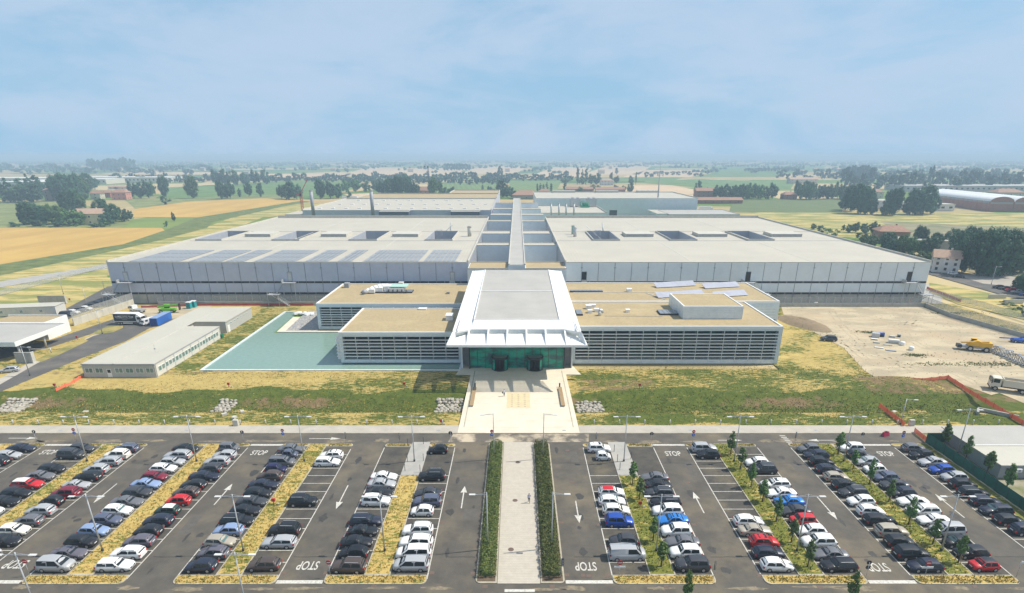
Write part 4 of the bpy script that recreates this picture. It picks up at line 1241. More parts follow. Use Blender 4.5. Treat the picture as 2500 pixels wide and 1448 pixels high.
MB().tube((1.4, -.6, .12), (11, -.8, .12), .06, n=5).tube((11, -.8, .12), (17.6, -1.1, .12), .06, n=5).build('pipe', steel, r)
x, y = at(930, 712, zL)
r = thing('air_handling_plant', 'white air handling plant with ducts and fans on the farther left wing', 'ventilation plant', (x, y, zL - .1))
b_ = MB()
for i in range(9):
    u = i / 8
    b_.tube((-4.5 + u * 9, -3 + u * 7, .7 + math.sin(u * PI) * 1.2), (-4.5 + (u + .125) * 9, -3 + (u + .125) * 7, .7 + math.sin((u + .125) * PI) * 1.2), .75, n=8)
b_.build('duct', white_metal, r)
for (xx, yy, w_, d_, h_) in ((-2.5, -2.2, 2, 1.6, 1.2), (-.2, -.6, 2.4, 1.8, 1.5), (2.3, .2, 2, 2, 1.8), (5.5, .3, 5.2, 4, 1.3)):
    MB().box(xx - w_ / 2, xx + w_ / 2, yy - d_ / 2, yy + d_ / 2, .3, .3 + h_).build('casing', white_metal, r)
MB().box(3.4, 9.2, -1.4, 3.2, 1.9, 2.1).build('mint_cover', mat('mint_cover', (.38, .58, .50), .6), r)
MB().tube((-5.2, -4, .5), (-4.4, -2.9, 1.0), .7, .8, n=12).build('inlet_cowl', grey_metal, r)
fm = MB()
for i in range(5): fm.box(3 + i * 1.5, 3.2 + i * 1.5, -2.4, -1.6, 0, 1.2)
fm.build('support_frame', dark, r)
# tilted solar fields on the rear right wing
pvt = MB().mesh([(0, 0, .2), (1.6, 0, .2), (1.6, 3.1, 1.3), (0, 3.1, 1.3), (0, 0, .26), (1.6, 0, .26), (1.6, 3.1, 1.36), (0, 3.1, 1.36)], [(0, 3, 2, 1), (4, 5, 6, 7), (0, 1, 5, 4), (1, 2, 6, 5), (2, 3, 7, 6), (3, 0, 4, 7)]).data('solar_panel', mat('solar_lilac', (.40, .41, .47), .35, .1, col2=(.46, .47, .52), scale=.5))
for lab, px, py, n in (('near left', 1607, 729, 10), ('near right', 1748, 727, 7), ('far left', 1603, 704, 9), ('far right', 1722, 706, 8)):
    x, y = at(px, py, zR)
    r = thing('solar_array', 'tilted lilac grey solar row on the farther right wing, %s of four' % lab, 'solar panels', (x, y, zR), .16, group='four tilted solar rows')
    for i in range(n): link('solar_panel', pvt, r, (i * 1.66, i * .14, 0))
    MB().tube((0, .5, .15), (n * 1.6, .5 + n * .13, .15), .06, n=5).tube((0, 2.8, .7), (n * 1.6, 2.8 + n * .13, .7), .06, n=5).build('frame', steel, r)
for pts in (((1400, 715), (1600, 714)), ((1600, 714), (1735, 713)), ((1577, 716), (1625, 732))):
    a = at(*pts[0], zR); c = at(*pts[1], zR)
    tag(MB().tube((a[0], a[1], zR + .12), (c[0], c[1], zR + .12), .1, n=5).build('roof_pipe', white_metal), 'thin white pipe along the farther right wing roof', 'pipe', 'roof pipes')
# open scissor ladders hanging in the light wells
for i, (px, py) in enumerate(((1076, 572), (1458, 573))):
    x, y = at(px, py, HB)
    r = thing('well_ladder', 'steel ladder gantry over the light well on the %s hall roof' % ('left' if i == 0 else 'right'), 'gantry', (x, y, HB))
    b_ = MB()
    for s_ in (-.5, .5):
        b_.tube((-4 * (1 if i == 0 else -1), 9 + s_, -4), (5 * (1 if i == 0 else -1), 9 + s_, 3.4), .12, n=5).tube((1, -3 + s_, 0), (1, -3 + s_, 2.6), .1, n=5).tube((-1.5, -3 + s_, 0), (-1.5, -3 + s_, 2.6), .1, n=5)
    b_.box(-1.6, 1.2, -3.6, -2.4, 2.4, 2.55).tube((4, 8, 1), (4, 12, 4.4), .3, n=6)
    b_.build('frame', steel, r)
# ================================================================== CARS
car_glass = mat('car_glass', (0.016, 0.023, 0.027), .1, spec=.55)
glass_tint = mat('car_glass_light', (0.10, 0.17, 0.17), .15, spec=.5)
tyre_m = mat('tyre', (0.018, 0.018, 0.018), .85)
rim_m = mat('wheel_rim', (0.48, 0.48, 0.49), .35, .5)
lamp_clear = mat('headlight', (0.75, 0.76, 0.78), .15)
lamp_red = mat('tail_light', (0.42, 0.015, 0.015), .25)
trim_m = mat('car_trim', (0.03, 0.03, 0.032), .6)
plate_m = mat('number_plate', (0.75, 0.75, 0.72), .5)
PAINT = {'white': (.78, .78, .76), 'cream': (.74, .72, .64), 'silver': (.42, .43, .44), 'grey': (.15, .152, .165), 'dark grey': (.05, .052, .06), 'black': (.014, .015, .019),
         'dark blue': (.022, .027, .048), 'navy': (.018, .016, .07), 'blue': (.015, .07, .36), 'bright blue': (.02, .20, .60), 'light blue': (.25, .34, .52),
         'red': (.52, .015, .02), 'dark red': (.20, .012, .03), 'brown': (.085, .062, .052), 'beige': (.40, .36, .29), 'grey blue': (.10, .115, .17), 'mauve grey': (.13, .12, .145), 'dark green': (.02, .05, .04)}
def paint_mat(c):
    col = PAINT[c]
    return mat('car_paint_' + c.replace(' ', '_'), col, .38, 0.0 if c in ('white', 'cream', 'red') else .12, coat=.25)
# type: L, W, hood height, belt, roof height, deck (rear) height, x positions of windscreen foot/top, roof end, rear glass foot (front is +x, 0 at centre)
TYPES = {
    'hatchback': dict(L=4.15, W=1.77, hood=.80, belt=.97, roof=1.48, deck=.95, xs=(.95, .25, -1.45, -1.95), wb=2.55),
    'small car': dict(L=3.55, W=1.64, hood=.84, belt=.92, roof=1.49, deck=.95, xs=(.95, .35, -1.2, -1.68), wb=2.3),
    'city car': dict(L=2.75, W=1.56, hood=.90, belt=.98, roof=1.54, deck=1.0, xs=(.85, .3, -.95, -1.3), wb=1.85),
    'saloon': dict(L=4.6, W=1.8, hood=.78, belt=.95, roof=1.43, deck=.97, xs=(.95, .2, -.85, -1.55), wb=2.75),
    'coupe': dict(L=4.35, W=1.76, hood=.78, belt=.88, roof=1.34, deck=.92, xs=(.7, 0, -.75, -1.55), wb=2.6),
    'estate': dict(L=4.6, W=1.8, hood=.80, belt=.97, roof=1.47, deck=.97, xs=(1.0, .3, -1.85, -2.2), wb=2.7),
    'suv': dict(L=4.5, W=1.86, hood=.94, belt=1.08, roof=1.67, deck=1.08, xs=(1.0, .4, -1.75, -2.1), wb=2.68),
    'people carrier': dict(L=4.7, W=1.86, hood=.95, belt=1.02, roof=1.72, deck=1.05, xs=(1.55, .65, -1.95, -2.25), wb=2.85),
    'boxy car': dict(L=3.6, W=1.66, hood=.98, belt=1.04, roof=1.64, deck=1.06, xs=(1.1, .6, -1.5, -1.72), wb=2.3),
    'van': dict(L=4.9, W=1.92, hood=1.15, belt=1.2, roof=1.97, deck=1.25, xs=(1.85, 1.1, -2.3, -2.4), wb=3.1),
}
def body_mesh(t, paint, roofm=None):
    L_, W = t['L'], t['W']; hl, hw = L_ / 2, W / 2
    x0, x1, x2, x3 = t['xs']; wb = t['wb'] / 2; r = .36
    fx, rx = wb + .05, -wb + .05
    st = sorted({-hl, -hl + .07, -hl + .2, -hl + .45, hl - .6, hl - .35, hl - .18, hl - .06, hl, x0, x3, 0, .6, -.6} | {c + d for c in (fx, rx) for d in (-r - .06, -r * .8, -r * .4, 0, r * .4, r * .8, r + .06) if -hl < c + d < hl})
    def top(x):
        if x >= x0:
            u = (x - x0) / (hl - x0); return t['belt'] + .02 - (t['belt'] - t['hood'] + .02) * u - .10 * u * u - .16 * (max(0, u - .82) / .18) ** 2
        if x <= x3:
            u = (x3 - x) / (hl + x3) if hl + x3 > .01 else 0; return t['deck'] - .03 * u - .09 * (max(0, u - .6) / .4) ** 2
        return t['belt'] + (t['deck'] - t['belt']) * (x0 - x) / (x0 - x3)
    def bot(x):
        z = .20
        if abs(x) > hl - .3: z = .28
        for c in (fx, rx):
            d = abs(x - c)
            if d < r: z = max(z, .30 + math.sqrt(max(0, r * r - d * d)))
        return z
    def wid(x):
        u = abs(x) / hl
        return hw * (1 - .02 * (u > .6) - (.26 if x > 0 else .13) * (max(0, u - .72) / .28) ** 2.4)
    vs = []; fs = []
    n = len(st)
    for x in st:
        w_ = wid(x); zb = bot(x); zt = top(x)
        zm = max(zb + .06, .62)
        ring = [(x, w_ * .90, .22), (x, w_ * .985, zb), (x, w_, zm), (x, w_ * .965, max(zm + .03, zt - .12)), (x, w_ * .86, zt), (x, 0, zt + .035)]
        vs += ring + [(x, -p[1], p[2]) for p in ring[:5][::-1]]
    K = 11
    for i in range(n - 1):
        for k in range(K - 1):
            a = i * K + k
            fs.append((a, a + 1, a + K + 1, a + K))
    b_ = MB()
    b_.mesh(vs, fs, 0, True)
    b_.face([vs[k] for k in range(K)]); b_.face([vs[(n - 1) * K + k] for k in range(K)][::-1])
    b_.box(-hl + .15, hl - .15, -hw * .82, hw * .82, .16, .5, 1)
    # cabin frame
    rz = t['roof']; bz = t['belt'] - .04; dz = t['deck'] - .04
    wb_ = hw * .93; wt = hw * .72
    pr = []
    xm = (x1 + x2) / 2
    base = [(x0, bz), ((x0 + x1) / 2, bz), (x1, bz), (xm, (bz + dz) / 2), (x2, dz), ((x2 + x3) / 2, dz), (x3, dz)]
    tops = [(x0 - .04, bz + .02, wb_), ((x0 + x1) / 2 - .03, (bz + rz) / 2 + .04, (wb_ + wt) / 2 + .02), (x1, rz - .06, wt), (xm, rz + .01, wt + .03), (x2, rz - .08, wt - .03), ((x2 + x3) / 2 - .03, (rz + dz) / 2 + .0, (wb_ + wt) / 2 - .03), (x3 + .03, dz + .02, wb_ - .03)]
    q = []
    for (bx, bz_), (tx, tz, tw) in zip(base, tops):
        q += [(bx, wb_, bz_), (tx, tw, tz), (tx, tw * .62, tz + (.045 if tw < wb_ - .05 else .0)), (tx, 0, tz + (.06 if tw < wb_ - .05 else 0)), (tx, -tw * .62, tz + (.045 if tw < wb_ - .05 else .0)), (tx, -tw, tz), (bx, -wb_, bz_)]
    f1 = []; f2 = []
    for i in range(6):
        for k in range(6):
            a = i * 7 + k
            (f2 if (i in (2, 3) and k in (1, 2, 3, 4)) else f1).append((a, a + 1, a + 8, a + 7))
    b_.mesh(q, f1, 0, True); b_.mesh(q, f2, 2, True)
    return b_.data('body', [paint, trim_m, roofm or paint]), (base, tops, wb_, wt)
def quad_pane(pts, inset, off):
    """a pane shrunk inside four corner points and pushed out along its normal"""
    p = [Vector(v) for v in pts]; c = sum(p, Vector()) / 4
    nrm = (p[2] - p[0]).cross(p[3] - p[1]).normalized()
    out_ = []
    for v in p:
        d = c - v
        out_.append(tuple(v + d.normalized() * inset + nrm * off))
    bk = [tuple(Vector(v) - nrm * .01) for v in out_]
    return MB().mesh(out_ + bk, [(0, 1, 2, 3), (0, 4, 5, 1), (1, 5, 6, 2), (2, 6, 7, 3), (3, 7, 4, 0)])
CARC = {}
def car_parts(tp, colr, roof=None, shade=None, rails=False, sunroof=False):
    key = (tp, colr, roof, shade, rails, sunroof)
    if key in CARC: return CARC[key]
    t = TYPES[tp]; pmat = paint_mat(colr); L_, W = t['L'], t['W']; hl, hw = L_ / 2, W / 2
    bk = ('b', tp, colr, roof)
    if bk not in CARC: CARC[bk] = body_mesh(t, pmat, (paint_mat(roof) if roof else None))
    body, (base, tops, wb_, wt) = CARC[bk]
    parts = [('body', body, (0, 0, 0))]
    gk = ('g', tp, shade)
    if gk not in CARC:
        x0, x1, x2, x3 = t['xs']
        T = tops; g = []
        def tp_(i, s): return (T[i][0], s * T[i][2], T[i][1])
        wm = glass_tint if shade else car_glass
        g.append(('windscreen', quad_pane([tp_(0, -1), tp_(0, 1), tp_(2, 1), tp_(2, -1)], .10, .065).data('windscreen', wm)))
        g.append(('rear_window', quad_pane([tp_(6, 1), tp_(6, -1), tp_(4, -1), tp_(4, 1)], .12, .06).data('rear_window', car_glass)))
        bz = base[0][1] + .05; rz = t['roof'] - .09
        for s in (1, -1):
            def sp(x, z):
                u = (z - base[0][1]) / (t['roof'] - base[0][1])
                return (x, s * (wb_ + (wt - wb_) * u + .022), z)
            xm = (x1 + x2) / 2 + .1
            segs = [[(x0 - .28, bz), (x1 - .06, rz), (xm + .06, rz), (xm + .06, bz)], [(xm - .04, bz), (xm - .04, rz), (x2 + .02, rz - .02), (x3 + .30, bz + .04)]]
            if tp == 'van': segs = segs[:1]; segs[0] = [(x0 - .28, bz), (x1 - .06, rz), (x1 - 1.1, rz), (x1 - 1.1, bz)]
            for q in segs:
                pts = [sp(*p) for p in q]
                if s < 0: pts = pts[::-1]
                bkp = [(p[0], p[1] - s * .02, p[2]) for p in pts]
                g.append(('side_window', MB().mesh(pts + bkp, [(3, 2, 1, 0), (0, 1, 5, 4), (1, 2, 6, 5), (2, 3, 7, 6), (3, 0, 4, 7)]).data('side_window', car_glass)))
        wh = MB().tube((0, -.11, 0), (0, .11, 0), .315, n=16, mi=0).tube((0, -.125, 0), (0, -.10, 0), .2, n=12, mi=1).tube((0, .10, 0), (0, .125, 0), .2, n=12, mi=1).data('wheel', [tyre_m, rim_m])
        wb2 = t['wb'] / 2
        for x in (wb2 + .05, -wb2 + .05):
            for s in (1, -1): g.append(('wheel', wh, (x, s * (hw - .12), .315)))
        hz = t['hood'] - .19
        for s in (1, -1):
            g.append(('headlight', MB().mesh([(hl - .42, s * (hw * .93), hz + .02), (hl - .06, s * hw * .60, hz - .06), (hl - .06, s * hw * .60, hz + .06), (hl - .42, s * hw * .93, hz + .13), (hl - .5, s * hw * .6, hz + .02), (hl - .5, s * hw * .6, hz + .15)],
                      [(0, 1, 2, 3) if s < 0 else (3, 2, 1, 0), (3, 2, 5) if s < 0 else (5, 2, 3)]).data('headlight', lamp_clear)))
            dzz = t['deck'] - .12
            g.append(('tail_light', MB().box(-hl - .005, -hl + .16, *sorted((s * (hw * .66), s * (hw * .935))), dzz - .26, dzz).data('tail_light', lamp_red)))
            g.append(('mirror', MB().box(t['xs'][0] - .45, t['xs'][0] - .28, *sorted((s * hw * .9, s * (hw + .14))), t['belt'] - .02, t['belt'] + .13).data('mirror', trim_m)))
        g.append(('number_plate', MB().box(-hl - .035, -hl + .02, -.27, .27, .62, .74).data('number_plate', plate_m)))
        g.append(('number_plate', MB().box(hl - .03, hl + .03, -.25, .25, .42, .53).data('number_plate', plate_m)))
        g.append(('grille', MB().box(hl - .06, hl + .012, -.5, .5, .30, .56).data('grille', trim_m)))
        CARC[gk] = g
    for e in CARC[gk]:
        parts.append((e[0], e[1], e[2] if len(e) > 2 else (0, 0, 0)))
    rz = t['roof']; x0, x1, x2, x3 = t['xs']
    if rails:
        k2 = ('r', tp)
        if k2 not in CARC:
            CARC[k2] = MB().box(x2 + .25, x1 - .15, -.03, .03, rz + .02, rz + .07).data('roof_rail', steel)
        for s in (1, -1): parts.append(('roof_rail', CARC[k2], (0, s * (wt - .04), 0)))
    if sunroof:
        k3 = ('s', tp)
        if k3 not in CARC: CARC[k3] = MB().box((x1 + x2) / 2 - .45, x1 - .12, -.45, .45, rz - .01, rz + .03).data('sunroof', car_glass)
        parts.append(('sunroof', CARC[k3], (0, 0, 0)))
    if isinstance(shade, tuple) or shade in ('green', 'blue'):
        pass
    CARC[key] = parts
    return parts
def put_car(tp, colr, x, y, rz, label, group, z=0.0, **kw):
    blob = kw.pop('blob', None)
    r = thing('parked_car' if tp != 'van' else 'parked_van', label, 'car' if tp != 'van' else 'van', (x, y, z), rz, group)
    for n, me, loc in car_parts(tp, colr, **kw):
        link(n, me, r, loc)
    if blob:
        t = TYPES[tp]; x0, x1 = t['xs'][:2]
        z0, z1 = t['belt'] + .08, t['roof'] - .12
        MB().mesh([(x0 - .18, -.5, z0), (x0 - .18, .5, z0), (x1 + .02, .45, z1), (x1 + .02, -.45, z1), (x0 - .16, -.5, z0 + .03), (x0 - .16, .5, z0 + .03), (x1 + .05, .45, z1 + .04), (x1 + .05, -.45, z1 + .04)],
                  [(4, 5, 6, 7), (0, 1, 5, 4), (1, 2, 6, 5), (2, 3, 7, 6)]).build('sun_shade', blob, r)
    return r
# rows as read off the photograph: slot, type, colour, nose (R towards +X, L towards -X), extras
shade_g = mat('green_sun_shade', (.30, .55, .05), .6); shade_b = mat('blue_sun_shade', (.05, .10, .62), .6)
ROWS = {
 'i': [(0, 'saloon', 'dark blue', 'R'), (1, 'hatchback', 'silver', 'R'), (2, 'hatchback', 'black', 'L')],
 'h': [(0, 'hatchback', 'dark grey', 'R'), (1, 'people carrier', 'dark grey', 'R'), (3, 'hatchback', 'black', 'R', dict(blob=shade_g)), (4, 'saloon', 'grey', 'R'), (5, 'estate', 'red', 'R', dict(roof='cream')),
       (6, 'hatchback', 'black', 'R'), (7, 'saloon', 'black', 'R'), (8, 'hatchback', 'white', 'R')],
 'g': [(0, 'estate', 'grey blue', 'L', dict(rails=True)), (1, 'suv', 'cream', 'L'), (2, 'estate', 'silver', 'L', dict(rails=True)), (3, 'hatchback', 'silver', 'L'), (4, 'hatchback', 'black', 'L'), (5, 'coupe', 'silver', 'R'),
       (6, 'suv', 'dark red', 'L'), (7, 'small car', 'black', 'L'), (8, 'hatchback', 'silver', 'L'), (9, 'hatchback', 'grey', 'L'), (10, 'hatchback', 'cream', 'R'), (11, 'saloon', 'black', 'R'), (12, 'hatchback', 'silver', 'R')],
 'f': [(0, 'saloon', 'black', 'R'), (1, 'estate', 'silver', 'L', dict(rails=True)), (2, 'hatchback', 'silver', 'R'), (3, 'hatchback', 'white', 'R'), (4, 'hatchback', 'dark red', 'R'), (5, 'saloon', 'light blue', 'R'),
       (6, 'hatchback', 'dark grey', 'R'), (7, 'saloon', 'grey', 'R'), (8, 'hatchback', 'white', 'R', dict(shade=True)), (9, 'hatchback', 'grey blue', 'R'), (10, 'hatchback', 'light blue', 'R'), (11, 'hatchback', 'black', 'R'),
       (12, 'saloon', 'mauve grey', 'R'), (13, 'people carrier', 'silver', 'R')],
 'e': [(0, 'boxy car', 'grey', 'R'), (1, 'hatchback', 'silver', 'L'), (2, 'estate', 'silver', 'L', dict(rails=True)), (3, 'hatchback', 'dark grey', 'L'), (4, 'saloon', 'dark blue', 'R'), (5, 'hatchback', 'black', 'L'),
       (6, 'hatchback', 'brown', 'L', dict(sunroof=True)), (7, 'small car', 'red', 'L'), (8, 'small car', 'dark green', 'L', dict(roof='white')), (9, 'hatchback', 'dark blue', 'L'), (10, 'hatchback', 'black', 'L'),
       (11, 'hatchback', 'mauve grey', 'L'), (12, 'estate', 'white', 'L', dict(rails=True)), (13, 'estate', 'white', 'R', dict(blob=shade_b))],
 'd': [(0, 'saloon', 'grey', 'R'), (1, 'city car', 'grey blue', 'R'), (2, 'people carrier', 'grey', 'R'), (3, 'small car', 'navy', 'R'), (4, 'hatchback', 'brown', 'L'), (5, 'saloon', 'dark blue', 'R'), (6, 'hatchback', 'black', 'R'),
       (7, 'saloon', 'dark grey', 'R'), (8, 'saloon', 'black', 'R'), (9, 'estate', 'black', 'R', dict(rails=True)), (10, 'hatchback', 'light blue', 'L'), (11, 'hatchback', 'beige', 'R', dict(shade=True)), (12, 'hatchback', 'mauve grey', 'L'),
       (13, 'hatchback', 'dark blue', 'L')],
 'c': [(1, 'hatchback', 'white', 'L', dict(sunroof=True)), (2, 'estate', 'white', 'R', dict(rails=True)), (7, 'suv', 'black', 'R', dict(rails=True)), (10, 'suv', 'black', 'L', dict(rails=True)), (11, 'estate', 'silver', 'L'), (13, 'hatchback', 'brown', 'L')],
 'b': [(4, 'saloon', 'white', 'R'), (5, 'saloon', 'silver', 'R'), (6, 'saloon', 'black', 'R'), (7, 'suv', 'white', 'R'), (9, 'estate', 'dark blue', 'R', dict(rails=True)), (10, 'coupe', 'black', 'R'), (11, 'saloon', 'black', 'R'),
       (12, 'hatchback', 'black', 'L'), (13, 'suv', 'brown', 'L', dict(rails=True))],
 'a': [(0.25, 'small car', 'black', 'L'), (4, 'suv', 'black', 'L', dict(rails=True, blob=shade_b)), (6, 'saloon', 'dark grey', 'L'), (7, 'suv', 'grey blue', 'L'), (8, 'small car', 'white', 'L'), (10, 'suv', 'white', 'L', dict(rails=True)),
       (11, 'suv', 'white', 'L'), (12, 'people carrier', 'white', 'L'), (13, 'people carrier', 'silver', 'L')],
 'A': [(0, 'suv', 'white', 'R', dict(sunroof=True)), (1.2, 'city car', 'white', 'R'), (6, 'hatchback', 'white', 'R', dict(roof='red')), (7, 'hatchback', 'white', 'R', dict(shade=True)), (8, 'hatchback', 'cream', 'R'), (9, 'suv', 'blue', 'R'),
       (11, 'hatchback', 'dark grey', 'L'), (12, 'van', 'silver', 'R')],
 'B': [(4, 'saloon', 'grey', 'L'), (5, 'saloon', 'black', 'R'), (6, 'estate', 'dark grey', 'L', dict(rails=True)), (7, 'estate', 'black', 'L', dict(rails=True)), (8, 'suv', 'white', 'L'), (9, 'saloon', 'bright blue', 'L', dict(sunroof=True)),
       (10, 'suv', 'white', 'L'), (11, 'saloon', 'grey', 'L'), (12, 'suv', 'white', 'L'), (13, 'suv', 'dark grey', 'L')],
 'C': [(0, 'suv', 'silver', 'R'), (1, 'hatchback', 'black', 'L'), (9, 'hatchback', 'white', 'R'), (10, 'saloon', 'beige', 'R'), (11, 'hatchback', 'red', 'R', dict(sunroof=True)), (12, 'hatchback', 'dark blue', 'R'), (13, 'hatchback', 'white', 'R')],
 'D': [(2, 'hatchback', 'white', 'L'), (3, 'suv', 'dark grey', 'L', dict(rails=True)), (5, 'estate', 'white', 'L', dict(sunroof=True)), (6, 'saloon', 'white', 'L'), (7, 'saloon', 'bright blue', 'L'), (8, 'saloon', 'dark grey', 'L'),
       (9, 'boxy car', 'red', 'L'), (10, 'hatchback', 'white', 'L'), (11, 'suv', 'white', 'L'), (12, 'saloon', 'grey', 'L'), (13, 'estate', 'black', 'L', dict(rails=True))],
 'E': [(0, 'hatchback', 'grey', 'L'), (1, 'hatchback', 'dark blue', 'L'), (2, 'hatchback', 'black', 'R'), (3, 'hatchback', 'dark blue', 'R', dict(sunroof=True)), (4, 'hatchback', 'beige', 'R'), (5, 'hatchback', 'black', 'R', dict(sunroof=True)),
       (6, 'estate', 'dark grey', 'L', dict(rails=True)), (7, 'hatchback', 'white', 'L'), (8, 'hatchback', 'white', 'R'), (9, 'estate', 'black', 'R', dict(shade=True)), (10, 'suv', 'beige', 'R'), (11, 'hatchback', 'black', 'R', dict(shade=True)),
       (12, 'suv', 'black', 'R'), (13, 'hatchback', 'dark blue', 'L')],
 'F': [(0, 'suv', 'white', 'L'), (1, 'hatchback', 'dark grey', 'R'), (2, 'hatchback', 'silver', 'L', dict(shade=True)), (3, 'small car', 'white', 'L'), (4, 'hatchback', 'grey blue', 'L'), (5, 'saloon', 'dark grey', 'L'), (6, 'hatchback', 'dark blue', 'L'),
       (7, 'saloon', 'white', 'L'), (8, 'estate', 'white', 'L', dict(rails=True)), (9, 'saloon', 'white', 'L'), (10, 'people carrier', 'silver', 'L'), (11, 'small car', 'black', 'L', dict(shade=True)), (12, 'hatchback', 'black', 'L'),
       (13, 'small car', 'red', 'L', dict(roof='black'))],
 'G': [(0, 'hatchback', 'grey', 'R'), (1, 'hatchback', 'black', 'L'), (2, 'saloon', 'silver', 'L'), (3, 'hatchback', 'blue', 'L'), (4, 'hatchback', 'silver', 'L'), (5, 'hatchback', 'black', 'R'), (6, 'estate', 'black', 'R', dict(rails=True)),
       (7, 'estate', 'dark blue', 'R', dict(rails=True)), (8, 'estate', 'dark blue', 'L', dict(shade=True)), (9, 'hatchback', 'black', 'R'), (10, 'hatchback', 'dark blue', 'R')],
}
leftn = 'abcdefghi'; rightn = 'ABCDEFG'
for n, lst in ROWS.items():
    x0, x1 = BAY[n]
    where = 'the %s row %s of the walkway' % (ORD[(leftn.index(n) if n in leftn else rightn.index(n))], 'left' if n in leftn else 'right')
    for i, e in enumerate(lst):
        k, tp, colr, d = e[:4]; ex = dict(e[4]) if len(e) > 4 else {}
        y = yedge(k + .5) + R_.uniform(-.2, .2)
        # noses stand near the island side when driven in
        toward = 1 if n in 'hfdbACEG' else -1          # +1: the island or fence lies on the +X side
        x = (x0 + x1) / 2 + R_.uniform(-.22, .22) + toward * (.5 * (5 - TYPES[tp]['L']) * .45)
        extra = ''
        if ex.get('roof'): extra = ' with %s roof' % ex['roof']
        elif ex.get('blob') is shade_g: extra = ' with green shade'
        elif ex.get('blob') is shade_b: extra = ' with blue shade'
        elif ex.get('sunroof'): extra = ' with sunroof'
        lab = '%s %s%s, %s down %s' % (colr, tp, extra, ordn(i), where)
        put_car(tp, colr, x, y, (0 if d == 'R' else PI) + R_.uniform(-.03, .03), lab, 'cars parked in the car park', **ex).scale = (R_.uniform(.95, 1.05), R_.uniform(.98, 1.02), R_.uniform(.95, 1.05))
# cars elsewhere
def car_px(tp, colr, px, py, rz, label, group=None, **kw):
    x, y = at(px, py); return put_car(tp, colr, x, y, rz, label, group, **kw)
car_px('suv', 'dark grey', 2022, 832, math.radians(170), 'dark grey off-roader alone on the bare dirt yard', None, z=.05, rails=True)
for i, (px, py, tp, c) in enumerate(((163, 771, 'suv', 'dark blue'), (181, 766, 'hatchback', 'white'), (197, 761, 'hatchback', 'dark blue'), (212, 757, 'hatchback', 'white'), (230, 750, 'estate', 'black'), (243, 744, 'hatchback', 'dark blue'))):
    car_px(tp, c, px, py, math.radians(-8), '%s %s, %s from the gatehouse along the fenced road' % (c, tp, ORD[i]), 'cars behind the gatehouse')
car_px('hatchback', 'silver', 24, 908, math.radians(200), 'silver car waiting under the edge of the gatehouse canopy')
for i, (px, py, tp, c) in enumerate(((2437, 704, 'hatchback', 'black'), (2452, 707, 'hatchback', 'dark grey'), (2468, 711, 'hatchback', 'red'), (2484, 716, 'estate', 'silver'), (2503, 722, 'hatchback', 'blue'))):
    car_px(tp, c, px, py, math.radians(160), '%s %s, %s from the left beside the street under trees' % (c, tp, ORD[i]), 'cars by the street')
car_px('hatchback', 'white', 2325, 671, math.radians(-40), 'white car on the street in front of the old house', 'cars by the street')
car_px('saloon', 'dark grey', 2340, 677, math.radians(-40), 'dark car on the street just behind the white one', 'cars by the street')
# ================================================================== VEGETATION
def crown_mesh(name, rx, rz, nclump, nleaf, ls, seed, m, shape='round', trunk=None, tm=bark, core=True):
    """trunk, limbs and many small leaf faces gathered in clumps through the crown's volume; base of the trunk at 0"""
    r = random.Random(seed)
    b_ = MB(); tb = MB()
    th = trunk or 0.3
    zc = th + rz
    clumps = []
    for i in range(nclump):
        while True:
            p = Vector((r.uniform(-1, 1), r.uniform(-1, 1), r.uniform(-1, 1)))
            if p.length < 1 and (p.length > .35 or i % 4 == 0): break
        if shape == 'cone':
            s_ = (1 - (p.z + 1) / 2 * .8); p.x *= s_; p.y *= s_
        elif shape == 'poplar':
            s_ = math.sqrt(max(.08, 1 - p.z * p.z)); p.x *= .9 * s_ + .1; p.y *= .9 * s_ + .1
        c = Vector((p.x * rx, p.y * rx, zc + p.z * rz))
        clumps.append((c, r.uniform(.18, .36) * min(rx, rz * 1.2)))
    for c, cr_ in clumps:
        for _ in range(nleaf):
            d = Vector((r.gauss(0, 1), r.gauss(0, 1), r.gauss(0, .8)))
            d = d.normalized() * cr_ * r.uniform(.45, 1.08)
            p = c + d
            n_ = (d.normalized() + Vector((r.uniform(-.7, .7), r.uniform(-.7, .7), r.uniform(-.1, .9)))).normalized()
            u = n_.orthogonal().normalized(); v = n_.cross(u)
            a = r.uniform(0, PI); u, v = u * math.cos(a) + v * math.sin(a), v * math.cos(a) - u * math.sin(a)
            s_ = ls * r.uniform(.6, 1.35)
            b_.face([p - u * s_ - v * s_ * .6, p + u * s_ - v * s_ * .5, p + u * s_ * .3 + v * s_ * .8, p - u * s_ * .7 + v * s_ * .5])
    if core:
        for c, cr_ in clumps[: nclump]:
            q = cr_ * .55
            vs = [c + Vector(d) * q for d in ((1, 0, 0), (-1, 0, 0), (0, 1, 0), (0, -1, 0), (0, 0, 1), (0, 0, -1))]
            b_.mesh(vs, [(0, 2, 4), (2, 1, 4), (1, 3, 4), (3, 0, 4), (2, 0, 5), (1, 2, 5), (3, 1, 5), (0, 3, 5)])
    r0 = max(.035, (th + rz * 2) * .022)
    tb.tube((0, 0, -.05), (0, 0, th + rz * .5), r0 * 1.2, r0 * .7, 7).tube((0, 0, th + rz * .5), (0, 0, th + rz * 1.6), r0 * .7, r0 * .2, 5)
    for c, cr_ in clumps[:9]:
        z = min(c.z * .75, th + rz)
        tb.tube((0, 0, max(th * .8, z * .8)), tuple(c), r0 * .4, r0 * .12, 4)
    return b_.data(name + '_crown', m), tb.data(name + '_trunk', tm)
TREES = {}
for i in range(4): TREES[('young', i)] = crown_mesh('young', .95, 1.45, 34, 44, .095, 10 + i, leaf_young, 'cone', 1.1, core=False)
for i in range(2): TREES[('big', i)] = crown_mesh('big', 4.6, 4.6, 95, 60, .24, 60 + i, (leaf_dark, leaf_mid)[i], 'round', .7)
